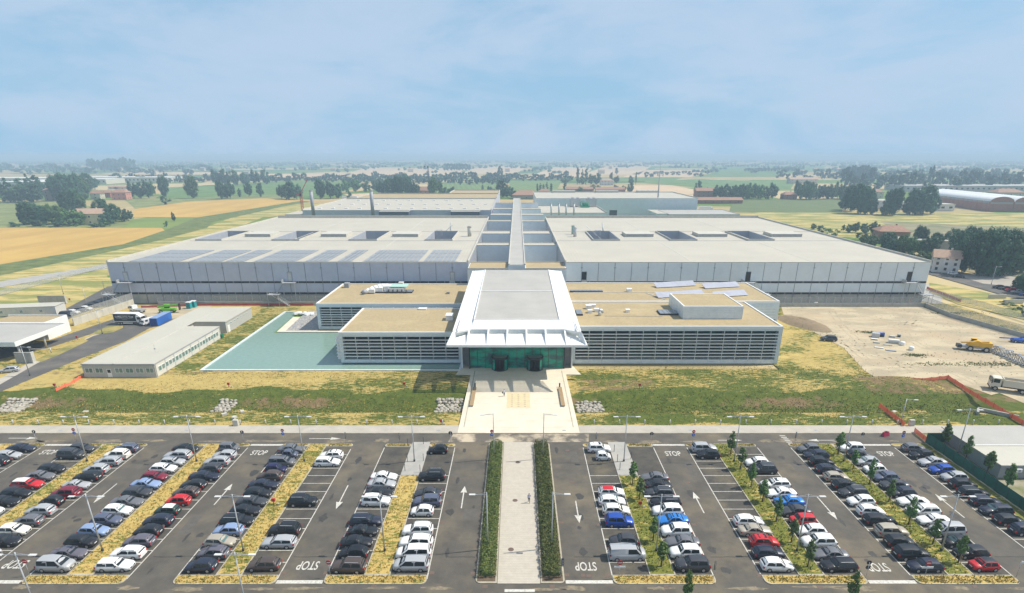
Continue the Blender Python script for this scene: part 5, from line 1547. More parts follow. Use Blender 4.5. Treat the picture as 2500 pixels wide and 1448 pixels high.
for i in range(5):
    m = (leaf_dark, leaf_mid, leaf_dark, leaf_mid, leaf_lime)[i]
    TREES[('round', i)] = crown_mesh('round', 4.3, 4.3, 46, 46, .36, 20 + i, m, 'round', .7)
for i in range(3): TREES[('far', i)] = crown_mesh('far', 4.6, 3.8, 16, 16, .95, 30 + i, leaf_far, 'round', .8)
for i in range(2): TREES[('poplar', i)] = crown_mesh('poplar', 1.9, 6.0, 34, 28, .45, 40 + i, leaf_dark, 'poplar', 1.0)
for i in range(2): TREES[('bush', i)] = crown_mesh('bush', 2.0, 1.4, 14, 26, .22, 50 + i, (leaf_dark, leaf_mid)[i], 'round', .05)
HGT = {'young': 4.1, 'round': 9.6, 'big': 10.2, 'far': 8.6, 'poplar': 13.2, 'bush': 3.0}
RAD = {'young': 1.15, 'round': 5.1, 'big': 5.5, 'far': 5.4, 'poplar': 2.3, 'bush': 2.4}
def tree(kind, v, x, y, hgt, wdt, label, group=None, name=None, z=0):
    s = hgt / HGT[kind]; sw = wdt / 2 / RAD[kind]
    r = thing(name or ('tree' if kind != 'bush' else 'bush'), label, 'tree' if kind != 'bush' else 'bush', (x, y, z), R_.uniform(0, 6.28), group)
    r.scale = (sw, sw, s)
    cm, tm = TREES[(kind, v)]
    link('crown', cm, r); link('trunk', tm, r)
    return r
# hedges by the walkway
def hedge(label, x0, x1, y0, y1, h):
    b_ = MB(); r = random.Random(int(x0 * 10))
    n = int((x1 - x0) * (y1 - y0) * 150)
    for _ in range(n):
        x = r.uniform(x0, x1); y = r.uniform(y0, y1)
        e = min(x - x0, x1 - x, y - y0 + .2, y1 - y + .2)
        lump = .60 + .42 * math.sin(x * 3.1 + y * 1.7) * math.sin(y * 2.3 - x) + .12 * math.sin(y * 5.1 + x * 4)
        top_ = h * (lump * .45 + .62) * min(1, .45 + e * 1.6)
        z = .1 + top_ * (r.random() ** .45)
        n_ = Vector((r.uniform(-1, 1), r.uniform(-1, 1), r.uniform(0, 1.2))).normalized()
        u = n_.orthogonal().normalized(); v = n_.cross(u); s_ = r.uniform(.05, .12)
        a = r.uniform(0, PI); u, v = u * math.cos(a) + v * math.sin(a), v * math.cos(a) - u * math.sin(a)
        p = Vector((x, y, z))
        b_.face([p - u * s_ - v * s_ * .6, p + u * s_ - v * s_ * .5, p + u * s_ * .3 + v * s_ * .8, p - u * s_ * .7 + v * s_ * .5])
    b_.mesh([(x0 + .35, y0 + .35, .1), (x1 - .35, y0 + .35, .1), (x1 - .35, y1 - .35, .1), (x0 + .35, y1 - .35, .1), (x0 + .5, y0 + .5, h * .5), (x1 - .5, y0 + .5, h * .5), (x1 - .5, y1 - .5, h * .5), (x0 + .5, y1 - .5, h * .5)],
            [(0, 1, 5, 4), (1, 2, 6, 5), (2, 3, 7, 6), (3, 0, 4, 7), (4, 5, 6, 7)])
    o = b_.build('hedge', leaf_hedge)
    return tag(o, label, 'hedge', 'hedges along the walkway')
hedge('bushy green hedge on the left side of the walkway', -5.15, -2.75, 61.2, 98.6, 1.35)
hedge('bushy green hedge on the right side of the walkway', 3.3, 6.0, 61.2, 98.6, 1.35)
# young staked trees
def young(px, py, label, group, sc_=1.0, stakes=True, xy=None):
    x, y = xy or at(px, py)
    v = R_.randrange(4)
    t = tree('young', v, x, y, 4.7 * sc_ * R_.uniform(.88, 1.12), 2.35 * sc_ * R_.uniform(.85, 1.15), label, group, 'young_tree', .08)
    if stakes:
        s = thing('tree_stakes', 'wooden stakes round the ' + label.split(',')[0].replace('young ', '') + ', ' + label.split(',')[1].strip(), 'stakes', (x, y, .08), 0, 'tree stakes')
        for k in range(3):
            a = k * 2.09 + .5
            MB().tube((math.cos(a) * .42, math.sin(a) * .42, 0), (math.cos(a) * .40, math.sin(a) * .40, 1.35), .035, n=5).build('stake', wood, s)
rows = [('first', [(1544, 1184), (1561, 1220), (1594, 1322), (1614, 1384)]),
        ('second', [(1783, 1110), (1807, 1146), (1833, 1190), (1861, 1226), (1894, 1275), (1931, 1326), (1971, 1385)]),
        ('third', [(2045, 1110), (2082, 1147), (2121, 1184), (2169, 1226), (2217, 1282), (2276, 1330), (2338, 1375)])]
for nm, lst in rows:
    for i, (px, py) in enumerate(lst):
        young(px, py, 'young tree, %s from the building on the %s green island' % (ORD[i], nm), 'young trees on the islands')
for i, y in enumerate((97, 91.5, 86.5, 82.2)):
    young(0, 0, 'young tree, %s from the building behind the green fence' % ORD[i], 'young trees behind the fence', 1.15, False, (81.4, y))
for i, (px, py) in enumerate(((1681, 1416), (2091, 1412))):
    x, y = at(px, py, 3.7); young(0, 0, 'young tree, %s of two at the near road edge' % ('left' if i == 0 else 'right'), 'young trees at the near edge', 1.0, False, (x, y))
# weeds along the ditch
wb_ = MB(); wg = MB()
for _ in range(10500):
    x = R_.uniform(-112, 104); y = R_.gauss(118.5, 3.4)
    if -13 < x < 14 or y < 107.5 or y > 127: continue
    z = ditch(x, y); t_ = wg if R_.random() < .62 else wb_
    for _k in range(2):
        a = R_.uniform(0, 6.28); l = R_.uniform(.10, .30); hh = R_.uniform(.06, .26)
        ox, oy = R_.uniform(-.3, .3), R_.uniform(-.3, .3)
        t_.face([(x + ox, y + oy, z - .03), (x + ox + math.cos(a) * l, y + oy + math.sin(a) * l, z - .03), (x + ox + math.cos(a + .7) * l * .6, y + oy + math.sin(a + .7) * l * .6, z + hh)])
for _ in range(17000):
    x = R_.uniform(-112, 104); y = R_.uniform(107.2, 143)
    if -16.5 < x < 17 or (x < -14 and y > 139) : continue
    if (x < -88 and y > 130) or inside((x, y), yard_poly): continue
    t_ = wg if R_.random() < greenness(x, y) * .85 else wb_
    z = ditch(x, y)
    for _k in range(2):
        a = R_.uniform(0, 6.28); l = R_.uniform(.08, .3); hh = R_.uniform(.05, .2)
        ox, oy = R_.uniform(-.3, .3), R_.uniform(-.3, .3)
        t_.face([(x + ox, y + oy, z - .03), (x + ox + math.cos(a) * l, y + oy + math.sin(a) * l, z - .03), (x + ox + math.cos(a + .7) * l * .6, y + oy + math.sin(a + .7) * l * .6, z + hh)])
tag(wb_.build('dry_grass', straw_blade), 'straw coloured tufts over the lawn and ditch', 'grass', kind='stuff')
tag(wg.build('green_grass', green_blade), 'green weeds over the lawn and ditch', 'grass', kind='stuff')

# fields near and far, laid where they lie on the plain
def at_px(X, Y):
    d = Y * math.cos(TH) + H * math.sin(TH); v = H * math.cos(TH) - Y * math.sin(TH)
    return (1262 + 1396 * X / d, 900 + 1396 * v / d)
def field(name, pts, m, z):
    return ground_sheet(name, [at(*p) for p in pts], z, m)
wheat = mat('wheat', (0.53, 0.34, 0.08), .95, col2=(0.45, 0.28, 0.065), scale=.05, detail=12, lo=.4, hi=.6, stretch=(1, .35, 1))
stripes(wheat, 1.15, 9, (.48, .28, .085), .1, .3)
straw_f = mat('dry_meadow', (0.50, 0.39, 0.135), .95, col2=(0.20, 0.22, 0.05), scale=.05, detail=13, lo=.46, hi=.56, col3=(0.25, 0.24, 0.065), scale3=.17, lo3=.52, hi3=.6, stretch=(.5, 1.8, 1), bump=.4, bscale=.8)
green_b = mat('ditch_bank', (0.11, 0.15, 0.035), .95, col2=(0.20, 0.20, 0.05), scale=.12, detail=13, lo=.45, hi=.65, col3=(0.05, 0.08, 0.02), scale3=.3, lo3=.5, hi3=.62, bump=.6, bscale=.7, stretch=(.5, 1.4, 1))
crop = mat('green_crop', (0.13, 0.22, 0.04), .95, col2=(0.08, 0.15, 0.03), scale=.03, detail=12, lo=.42, hi=.6); stripes(crop, .9, 11, (.09, .15, .03), .3, .35)
crop2 = mat('olive_crop', (0.25, 0.26, 0.08), .95, col2=(0.13, 0.17, 0.045), scale=.06, detail=12, lo=.42, hi=.6)
stripes(crop2, 1.3, 5, (.11, .14, .035), .3, .4)
vine = mat('vineyard', (0.15, 0.19, 0.06), .95, col2=(0.11, 0.15, 0.045), scale=.05, detail=8)
stripes(vine, .35, 3.2, (.06, .085, .025), .45, .6)
vine2 = mat('vineyard_far', (0.17, 0.25, 0.06), .95, col2=(0.12, 0.19, 0.045), scale=.03, detail=8)
stripes(vine2, .12, 9, (.09, .13, .035), .45, .5)
beige_f = mat('stubble', (0.60, 0.43, 0.26), .95, col2=(0.52, 0.38, 0.22), scale=.006, detail=8)
field('field', [(-400, 556), (395, 556), (402, 562), (300, 596), (0, 645), (-400, 700)], wheat, -.10)
field('field', [(322, 530), (330, 510), (460, 492), (640, 484), (738, 486), (735, 490), (480, 531)], wheat, -.10)
field('ditch_bank', [(-400, 700), (0, 645), (300, 596), (402, 562), (480, 531), (735, 490), (760, 492), (700, 502), (520, 541), (505, 556), (400, 584), (250, 618), (0, 672), (-400, 745)], green_b, -.12)
field('meadow', [(-400, 742), (0, 668), (250, 616), (400, 582), (505, 554), (560, 533), (735, 494), (800, 497), (760, 520), (640, 531), (505, 585), (262, 645), (262, 665), (0, 725), (-400, 800)], straw_f, -.16)
field('meadow', [at_px(-260, 209), at_px(-150, 209), at_px(-150, 262), at_px(-260, 262)], straw_f, -.17)
field('meadow', [(-300, 775), (150, 700), (262, 655), (262, 760), (100, 800), (-300, 860)], straw_f, -.14)
field('field', [(-200, 494), (110, 490), (240, 505), (330, 530), (300, 556), (-200, 557)], crop2, -.14)
field('field', [(300, 484), (420, 484), (700, 474), (735, 486), (640, 484), (460, 492), (330, 510), (320, 500)], crop2, -.20)
field('field', [(380, 484), (410, 458), (640, 444), (860, 444), (900, 452), (760, 487), (660, 484)], crop, -.24)
field('field', [(380, 462), (470, 450), (530, 441), (520, 445), (410, 458)], beige_f, -.18)
field('field', [(1055, 445), (1225, 445), (1210, 470), (1020, 478)], vine2, -.2)
field('field', [(1245, 441), (1372, 441), (1350, 480), (1240, 480)], vine2, -.2)
field('field', [(840, 474), (935, 470), (930, 486), (880, 492)], beige_f, -.18)
field('field', [(1545, 452), (1640, 452), (1692, 462), (1705, 482), (1560, 480), (1530, 468)], beige_f, -.2)
field('field', [(1550, 445), (1700, 437), (1940, 445), (1930, 462), (1700, 458), (1640, 452)], crop, -.2)
for (x0, x1, y0, y1, m) in ((600, 830, 424, 436, beige_f), (830, 1110, 410, 430, beige_f), (1120, 1260, 405, 424, beige_f), (1290, 1420, 408, 432, beige_f), (1420, 1560, 406, 426, beige_f), (1520, 1690, 415, 432, beige_f),
                            (300, 620, 420, 426, beige_f), (640, 800, 404, 410, crop), (1700, 1990, 405, 420, crop), (1690, 1900, 421, 432, crop), (2140, 2330, 405, 409, beige_f), (2120, 2400, 410, 418, crop),
                            (400, 520, 405, 411, crop), (870, 1000, 404, 408, crop), (1350, 1640, 433, 442, crop)):
    field('field', [(x0, y1), (x0 + 60, y0), (x1 + 30, y0), (x1, y1)], m, -.18)
field('meadow', [(1760, 520), (1900, 517), (2700, 522), (2900, 640), (2500, 640), (2300, 610), (2180, 585), (2000, 575), (1900, 545)], straw_f, -.14)
field('field', [(1790, 487), (2062, 484), (2055, 518), (1920, 519), (1780, 517)], vine, -.12)
field('meadow', [(2270, 690), (2400, 712), (2480, 728), (2700, 772), (2700, 810), (2480, 775), (2340, 742), (2268, 712)], straw_f, -.1)
field('meadow', [(2150, 540), (2600, 560), (2900, 640), (2500, 700), (2280, 640)], mat('shrubby_ground', (.12, .14, .05), .95, col2=(.3, .25, .14), scale=.05), -.11)
# street on the right, loops on the left
road_r = [(2120, 600), (2290, 655), (2400, 675), (2500, 700), (2700, 735), (2700, 765), (2500, 735), (2400, 706), (2264, 668), (2100, 615)]
field('road', road_r, asphalt3, -.05)
field('pavement', [(2330, 670), (2430, 668), (2560, 690), (2560, 712), (2480, 700), (2400, 692)], mat('pale_yard', (.42, .37, .3), .95, col2=(.33, .3, .25), scale=.1), -.045)
field('road', [(-200, 1075), (-200, 1045), (0, 939), (93, 886), (227, 821), (300, 801), (300, 786), (330, 778), (395, 776), (440, 782), (420, 790), (365, 801), (309, 832), (198, 875), (0, 957)], asphalt3, .02)
field('road', [(-200, 925), (-200, 895), (120, 832), (280, 778), (330, 768), (340, 786), (250, 806), (130, 846)], asphalt3, .02)
field('road', [(-200, 820), (130, 770), (262, 700), (330, 690), (310, 722), (180, 772), (150, 790), (-200, 860)], asphalt3, .01)
field('pavement', [(-200, 1044), (-200, 1030), (0, 924), (84, 880), (205, 829), (228, 818), (300, 799), (227, 821), (93, 886), (0, 939)], paving, .03)
field('pavement', [(-300, 755), (262, 655), (262, 645), (-300, 735)], pavegrey, -.05)
field('pavement', [(262, 700), (262, 727), (690, 730), (2240, 733), (2300, 745), (2300, 700), (2250, 690)], pavegrey, -.12)
field('grass_bed', [(85, 880), (130, 858), (205, 829), (216, 832), (150, 864), (100, 884)], mat('verge', (.40, .31, .10), .95, col2=(.15, .16, .04), scale=.25, detail=8), .045)
field('grass_bed', [(228, 812), (262, 797), (290, 796), (300, 801), (275, 812), (235, 817)], MATS['verge'], .045)
field('ground', [(300, 775), (360, 745), (520, 742), (500, 765), (400, 782)], dirt, .015)

# trees read off the photograph: (px, base py, height px, width px, kind, variant)
TL = []
def T(*a): TL.append(a)
for a in ((72, 548, 54, 42, 'round', 0), (88, 546, 50, 36, 'round', 2), (108, 546, 44, 32, 'round', 4), (128, 545, 46, 34, 'round', 1), (148, 547, 44, 36, 'round', 3), (60, 549, 24, 36, 'bush', 0), (170, 548, 34, 42, 'round', 3), (192, 549, 36, 40, 'round', 1),
          (165, 520, 52, 34, 'round', 2), (188, 518, 54, 38, 'round', 0), (200, 518, 44, 30, 'round', 3), (254, 540, 54, 42, 'round', 2), (278, 545, 46, 36, 'round', 0), (262, 549, 30, 36, 'round', 2), (300, 541, 34, 28, 'round', 2), (314, 539, 28, 24, 'round', 0),
          (90, 552, 14, 60, 'bush', 0), (140, 553, 13, 70, 'bush', 0), (232, 554, 8, 50, 'bush', 0), (256, 553, 12, 34, 'bush', 1), (36, 553, 10, 40, 'bush', 0), (180, 552, 20, 40, 'bush', 1),
          (8, 492, 62, 24, 'poplar', 0), (26, 494, 56, 26, 'poplar', 1), (20, 494, 34, 44, 'round', 1), (44, 494, 36, 36, 'round', 3), (56, 488, 52, 26, 'poplar', 0), (62, 494, 42, 52, 'round', 1), (82, 494, 46, 50, 'round', 0), (75, 478, 50, 20, 'poplar', 1), (94, 480, 52, 24, 'poplar', 0), (100, 486, 44, 30, 'round', 2),
          (148, 490, 60, 44, 'round', 0), (168, 490, 64, 44, 'round', 2), (188, 488, 62, 42, 'round', 0), (208, 486, 50, 34, 'round', 1), (160, 484, 56, 40, 'round', 3), (130, 478, 40, 26, 'round', 2), (214, 470, 46, 34, 'round', 2), (232, 462, 30, 26, 'round', 0),
          (328, 484, 40, 26, 'round', 0), (344, 484, 38, 26, 'round', 2), (364, 484, 42, 28, 'round', 0), (373, 478, 34, 22, 'round', 3), (403, 481, 50, 27, 'round', 2), (403, 499, 19, 30, 'bush', 0), (472, 484, 52, 34, 'round', 1),
          (541, 486, 44, 22, 'round', 2), (563, 484, 40, 30, 'round', 0), (552, 484, 30, 26, 'round', 2), (586, 481, 20, 12, 'poplar', 1), (608, 480, 34, 20, 'round', 0), (637, 480, 32, 20, 'round', 2), (530, 452, 36, 30, 'round', 0), (552, 452, 38, 28, 'round', 2), (575, 452, 36, 26, 'round', 3),
          (600, 452, 30, 24, 'round', 2), (625, 450, 34, 26, 'round', 0), (650, 449, 34, 26, 'round', 2), (688, 485, 32, 26, 'round', 0), (705, 487, 42, 38, 'round', 2), (725, 487, 40, 34, 'round', 0), (784, 485, 46, 28, 'round', 2), (808, 485, 42, 30, 'round', 0), (826, 484, 34, 28, 'round', 2),
          (845, 470, 30, 26, 'round', 3), (868, 468, 28, 30, 'round', 1), (895, 468, 24, 26, 'round', 3), (918, 466, 24, 26, 'round', 1), (932, 478, 36, 30, 'round', 0), (952, 480, 44, 32, 'round', 2), (975, 480, 50, 34, 'round', 0), (996, 478, 46, 30, 'round', 2), (1014, 480, 34, 26, 'round', 0), (985, 452, 28, 26, 'round', 2),
          (1058, 482, 48, 26, 'round', 3), (1074, 480, 36, 20, 'round', 1), (1090, 478, 20, 22, 'round', 2), (1104, 477, 20, 22, 'round', 0), (1178, 470, 18, 8, 'poplar', 0), (1196, 469, 14, 16, 'round', 0), (1212, 480, 22, 26, 'round', 2), (1226, 481, 40, 32, 'round', 2), (1240, 483, 30, 30, 'round', 0), (1255, 484, 18, 22, 'round', 2), (855, 488, 18, 24, 'bush', 0),
          (1312, 471, 22, 8, 'poplar', 0), (1319, 471, 23, 8, 'poplar', 1), (1327, 467, 17, 7, 'poplar', 0), (1335, 468, 22, 8, 'poplar', 1), (1345, 470, 22, 9, 'poplar', 0), (1379, 467, 24, 10, 'poplar', 1), (1390, 468, 12, 12, 'round', 2), (1409, 450, 40, 12, 'poplar', 0), (1421, 450, 34, 9, 'poplar', 1), (1430, 450, 36, 12, 'poplar', 0),
          (1442, 450, 24, 20, 'round', 3), (1457, 450, 26, 22, 'round', 2), (1420, 450, 16, 24, 'round', 3), (1380, 446, 12, 30, 'round', 3), (1492, 448, 26, 12, 'round', 2), (1505, 448, 18, 16, 'round', 0), (1540, 450, 20, 16, 'round', 2), (1552, 451, 30, 6, 'poplar', 0), (1416, 470, 14, 14, 'round', 3), (1447, 467, 16, 16, 'round', 1), (1460, 467, 14, 18, 'round', 2),
          (1503, 466, 14, 16, 'round', 0), (1522, 468, 14, 16, 'round', 3), (1538, 470, 24, 18, 'round', 2), (1702, 474, 32, 20, 'round', 2), (1505, 426, 15, 11, 'far', 0), (1578, 433, 12, 14, 'far', 1), (1590, 433, 10, 14, 'far', 2), (1222, 434, 26, 18, 'far', 0), (1192, 432, 10, 22, 'far', 1), (1208, 432, 9, 22, 'far', 2), (1244, 432, 9, 26, 'far', 2)):
    T(*a)
for px in range(1750, 1850, 12): T(px, 484 + R_.uniform(-1, 2), R_.uniform(28, 36), 24, 'round', R_.choice((0, 2)))
for px in range(1795, 1890, 15): T(px, 485 + R_.uniform(-1, 2), R_.uniform(28, 38), 26, 'round', R_.choice((0, 2, 3)))
for px in range(1945, 2070, 11): T(px, 486 + R_.uniform(-2, 2), R_.uniform(30, 44), 26, 'round', R_.choice((0, 2, 2, 3)))
for a in ((2075, 515, 60, 44, 'round', 0), (2094, 521, 70, 60, 'round', 2), (2112, 523, 64, 42, 'round', 0), (2128, 524, 38, 30, 'round', 2), (2060, 512, 30, 30, 'round', 2), (2171, 524, 60, 40, 'round', 0), (2180, 526, 66, 36, 'round', 2), (2160, 526, 30, 30, 'round', 3), (2232, 524, 62, 50, 'round', 0), (2252, 524, 70, 54, 'round', 2), (2272, 522, 46, 36, 'round', 0), (2215, 524, 40, 32, 'round', 2),
          (1985, 560, 14, 16, 'round', 2), (2005, 568, 16, 40, 'bush', 0), (2030, 574, 16, 40, 'bush', 1), (2058, 562, 12, 20, 'bush', 0), (2072, 568, 20, 22, 'round', 2), (2087, 568, 25, 24, 'round', 0), (2110, 570, 24, 26, 'round', 2), (2132, 570, 28, 26, 'round', 0), (2140, 584, 24, 40, 'bush', 1), (2110, 595, 24, 30, 'round', 3), (2130, 604, 28, 34, 'round', 1), (2100, 585, 16, 40, 'bush', 0),
          (2162, 612, 46, 44, 'round', 2), (2182, 620, 40, 40, 'round', 0), (2205, 624, 50, 46, 'round', 3), (2225, 626, 46, 40, 'round', 1), (2242, 606, 54, 36, 'round', 0), (2262, 632, 54, 46, 'round', 2), (2240, 650, 36, 50, 'round', 3), (2270, 652, 40, 40, 'round', 3), (2282, 612, 44, 34, 'round', 0), (2212, 652, 30, 40, 'round', 2),
          (2335, 640, 78, 54, 'round', 2), (2355, 664, 96, 66, 'round', 0), (2384, 672, 104, 74, 'round', 2), (2412, 674, 112, 76, 'round', 0), (2440, 674, 112, 76, 'round', 2), (2468, 668, 104, 66, 'round', 0), (2395, 640, 80, 70, 'round', 3), (2490, 664, 96, 60, 'round', 2), (2510, 655, 86, 60, 'round', 1), (2325, 610, 50, 50, 'round', 2), (2368, 620, 66, 60, 'round', 0), (2420, 625, 66, 60, 'round', 3),
          (2500, 716, 54, 50, 'round', 2), (2484, 710, 34, 34, 'round', 0), (2520, 730, 60, 44, 'round', 2), (2484, 755, 12, 40, 'bush', 1), (2460, 745, 10, 40, 'bush', 1), (2500, 772, 12, 30, 'bush', 0), (2444, 802, 8, 12, 'bush', 1), (2470, 812, 8, 20, 'bush', 1),
          (425, 540, 22, 10, 'round', 2), (406, 553, 12, 16, 'bush', 0)):
    T(*a)
# hedge lines and woods of the middle distance
for px in range(268, 1400, 9):
    T(px + R_.uniform(-3, 3), 443 + R_.uniform(-3, 3) - (4 if px > 900 else 0), R_.uniform(9, 18), R_.uniform(14, 22), 'far', R_.randrange(3))
for px in range(860, 1250, 10):
    T(px + R_.uniform(-4, 4), 446 + R_.uniform(-2, 5), R_.uniform(9, 16), R_.uniform(14, 20), 'far', R_.randrange(3))
for px in range(2060, 2500, 11):
    T(px, R_.uniform(446, 470), R_.uniform(22, 42), R_.uniform(16, 28), R_.choice(('poplar', 'far', 'far')), R_.randrange(2))
for px in range(1900, 2500, 12):
    T(px, R_.uniform(428, 446), R_.uniform(10, 24), R_.uniform(14, 26), 'far', R_.randrange(3))
for px in range(0, 520, 12):
    T(px, R_.uniform(412, 428), R_.uniform(8, 16), R_.uniform(12, 26), 'far', R_.randrange(3))
for px in range(225, 325, 9):
    T(px, R_.uniform(412, 416), R_.uniform(20, 28), 24, 'far', R_.randrange(3))
for px in range(1820, 1945, 8): T(px, 419, 9, 9, 'far', R_.randrange(3))
for px in range(1600, 1740, 14): T(px, R_.uniform(424, 432), 8, 14, 'far', R_.randrange(3))
for px in range(1088, 1150, 7): T(px, 416, 15, 12, 'far', R_.randrange(3))
for px in range(2070, 2130, 8): T(px, 436, 30, 22, 'far', R_.randrange(3))
KN = {('round', 0): 'dark broad', ('round', 1): 'mid green broad', ('round', 2): 'dense dark', ('round', 3): 'leafy green', ('round', 4): 'bright lime green'}
def region(px, py):
    if py < 452: return 'in the hazy tree belts far across the plain'
    if px < 340 and py > 500: return 'around the yellow farmhouse left'
    if px < 260: return 'in the left wood by the old tower house'
    if px < 660: return 'along the field edge left of the halls'
    if px < 860: return 'in the line behind the second wheat field'
    if px < 1120: return 'by the pink farmhouse behind the halls'
    if px < 1280: return 'behind the central spine'
    if px < 1600: return 'around the red barns behind the right halls'
    if px < 1900: return 'in the row beyond the right halls'
    if py < 500: return 'in the row above the right vineyard'
    if py < 535: return 'among the giant trees before the workshops'
    if px < 2290: return 'in the thicket behind the right hall'
    return 'in the big wood beside the street'
cnt = {}; belt = []
for px, py, hp, wp, kind, v in TL:
    s = mscale(py) ; x, y = at(px, py)
    if kind == 'bush': hh = hp * s * 1.02; ww = wp * s
    else: hh = hp * s * 1.03; ww = wp * s
    reg = region(px, py)
    if kind == 'far' or py < 446:
        belt.append((kind, v, x, y, hh, ww))
        continue
    if kind == 'round' and hp > 42: kind, v = 'big', (1 if v in (1, 3) else 0)
    k = (reg, {'big': 'g%d' % v, 'round': KN.get((kind, v)), 'poplar': 'p', 'bush': 'b'}[kind]); cnt[k] = cnt.get(k, 0) + 1
    nm = {'big': ('tall dark green tree', 'tall mid green tree')[v % 2], 'round': KN.get((kind, v), 'green') + ' tree', 'poplar': 'slim upright poplar', 'bush': 'low rounded bush'}[kind]
    tree(kind, v, x, y, hh, ww, '%s, %s %s' % (nm, ordn(cnt[k] - 1), reg), 'trees ' + reg)
# the far tree belts read as one hazy mass: one object of many crowns
import array
bv = []; bf = []
for kind, v, x, y, hh, ww in belt:
    me = TREES[(kind, v)][0]; s = hh / HGT[kind]; sw = ww / 2 / RAD[kind]; a = R_.uniform(0, 6.28); ca, sa = math.cos(a), math.sin(a)
    o_ = len(bv)
    for q in me.vertices:
        c = q.co; bv.append((x + (c.x * ca - c.y * sa) * sw, y + (c.x * sa + c.y * ca) * sw, c.z * s))
    for p in me.polygons: bf.append(tuple(i + o_ for i in p.vertices))
me = bpy.data.meshes.new('tree_belts'); me.from_pydata(bv, [], bf); me.materials.append(leaf_far); me.update()
tag(link('tree_belts', me), 'hazy belts of trees between the far fields', 'trees', kind='stuff')
# distant woods as one mass
fb = MB(); r = random.Random(3)
for _ in range(3600):
    py = 383.6 + abs(r.gauss(0, 1)) * 14 + 2.5
    if py > 424: continue
    px = r.uniform(-120, 2620)
    dens = .5 + .5 * math.sin(px * .011 + py * .4) * math.sin(px * .031 + 2) + (.5 if px < 520 else 0) + (.35 if px > 2050 else 0)
    if r.random() > dens: continue
    x, y = at(px, py); s = mscale(py); n = r.randint(2, 5)
    rr = r.uniform(5, 9)
    for k in range(n):
        cx = x + r.uniform(-1, 1) * rr * n; cy = y + r.uniform(-1, 1) * 14; q = rr * r.uniform(.7, 1.2); hz_ = r.uniform(6, 13)
        vs = [(cx + q * math.cos(a * 1.047), cy + q * math.sin(a * 1.047), hz_ * .35) for a in range(6)] + [(cx + q * .6 * math.cos(a * 1.047 + .5), cy + q * .6 * math.sin(a * 1.047 + .5), hz_ * .85) for a in range(6)] + [(cx, cy, hz_), (cx, cy, 0)]
        fs = [(a, (a + 1) % 6, 6 + a) for a in range(6)] + [((a + 1) % 6, 6 + (a + 1) % 6, 6 + a) for a in range(6)] + [(6 + a, 6 + (a + 1) % 6, 12) for a in range(6)] + [((a + 1) % 6, a, 13) for a in range(6)]
        fb.mesh(vs, fs)
tag(fb.build('far_woods', leaf_far), 'hazy woods and tree belts towards the horizon', 'woods', kind='stuff')
# ================================================================== STREET FURNITURE
def lamp_meshes():
    pole = MB().tube((0, 0, 0), (0, 0, 9.3), .11, .065, 8).data('pole', steel)
    base = MB().tube((0, 0, 0), (0, 0, .35), .17, n=8).data('base', dark)
    arm = MB().tube((0, 0, 9.25), (1.3, 0, 8.98), .018, n=4).tube((0, 0, 8.95), (2.0, 0, 8.95), .045, n=5).data('arm', steel)
    head = MB().box(1.55, 2.4, -.17, .17, 8.90, 8.985).data('lamp_head', mat('lamp_head', (.62, .62, .6), .4))
    return pole, base, arm, head
LM = lamp_meshes()
def lamp(x, y, label, group, double=True, side=1, h=1.0, z=.1):
    r = thing('street_lamp', label, 'street lamp', (x, y, z), 0, group)
    r.scale = (1, 1, h)
    link('pole', LM[0], r); link('base', LM[1], r)
    for s in ((0, PI) if double else ((0,) if side > 0 else (PI,))):
        link('arm', LM[2], r, rz=s); link('lamp_head', LM[3], r, rz=s)
    return r
xsl = [-98.5, -78.6, -58.6, -38.9, -18.75, 19.55, 39.7, 59.7]
for i, x in enumerate(xsl):
    lamp(x, 92.1, 'twin armed lamp post, %s from the left in the line nearer the building' % ORD[i], 'twin lamp posts in the car park', z=.1)
lamp(82.6, 95.0, 'twin armed lamp post behind the green fence', 'twin lamp posts in the car park')
for i, x in enumerate((-58.6, -38.7, -18.7, 19.7, 39.6, 60.0)):
    lamp(x, 66.8, 'twin armed lamp post, %s from the left in the middle line' % ORD[i], 'twin lamp posts in the car park')
for i, (px, py) in enumerate(((35, 1347), (572, 1346))):
    x, y = at(px, py, 9.4)
    lamp(x, y, 'twin armed lamp post, %s of two rising from the near road' % ORD[i], 'twin lamp posts in the car park', z=0)
for px, py, s, l in ((1191, 1341, -1, 'left'), (1346.5, 1340, 1, 'right')):
    x, y = at(px, py); lamp(x, y, 'single armed lamp post standing in the %s hedge, the nearer one' % l, 'lamp posts along the hedges', False, s)
for px, py, s, l in ((1206, 1121.7, -1, 'left'), (1326, 1121.7, 1, 'right')):
    x, y = at(px, py); lamp(x, y, 'single armed lamp post standing in the %s hedge, the farther one' % l, 'lamp posts along the hedges', False, s)
for px, py, l in ((73, 917, 'on the pavement before the gatehouse'), (250, 815, 'on the grass island behind the prefab'), (215, 752, 'behind the parked cars by the gatehouse'), (155, 718, 'in the meadow above the gatehouse'), (262, 735, 'by the fence corner left of the hall'),
                  (420, 722, 'before the left hall'), (2297, 672, 'at the street before the old house'), (2420, 694, 'at the pale yard under the wood'), (960, 693, 'peeping over the left wing roof'), (1400, 693, 'beside the right wing roof'), (1565, 693, 'over the middle of the right wing roof')):
    x, y = at(px, py); lamp(x, y, 'slim single armed lamp post ' + l, None, False, 1, .85, 0)
x, y = at(2198, 1036)
r = lamp(x, y, 'short lamp post beside the orange netting in the grass', None, False, 1, .62, 0)

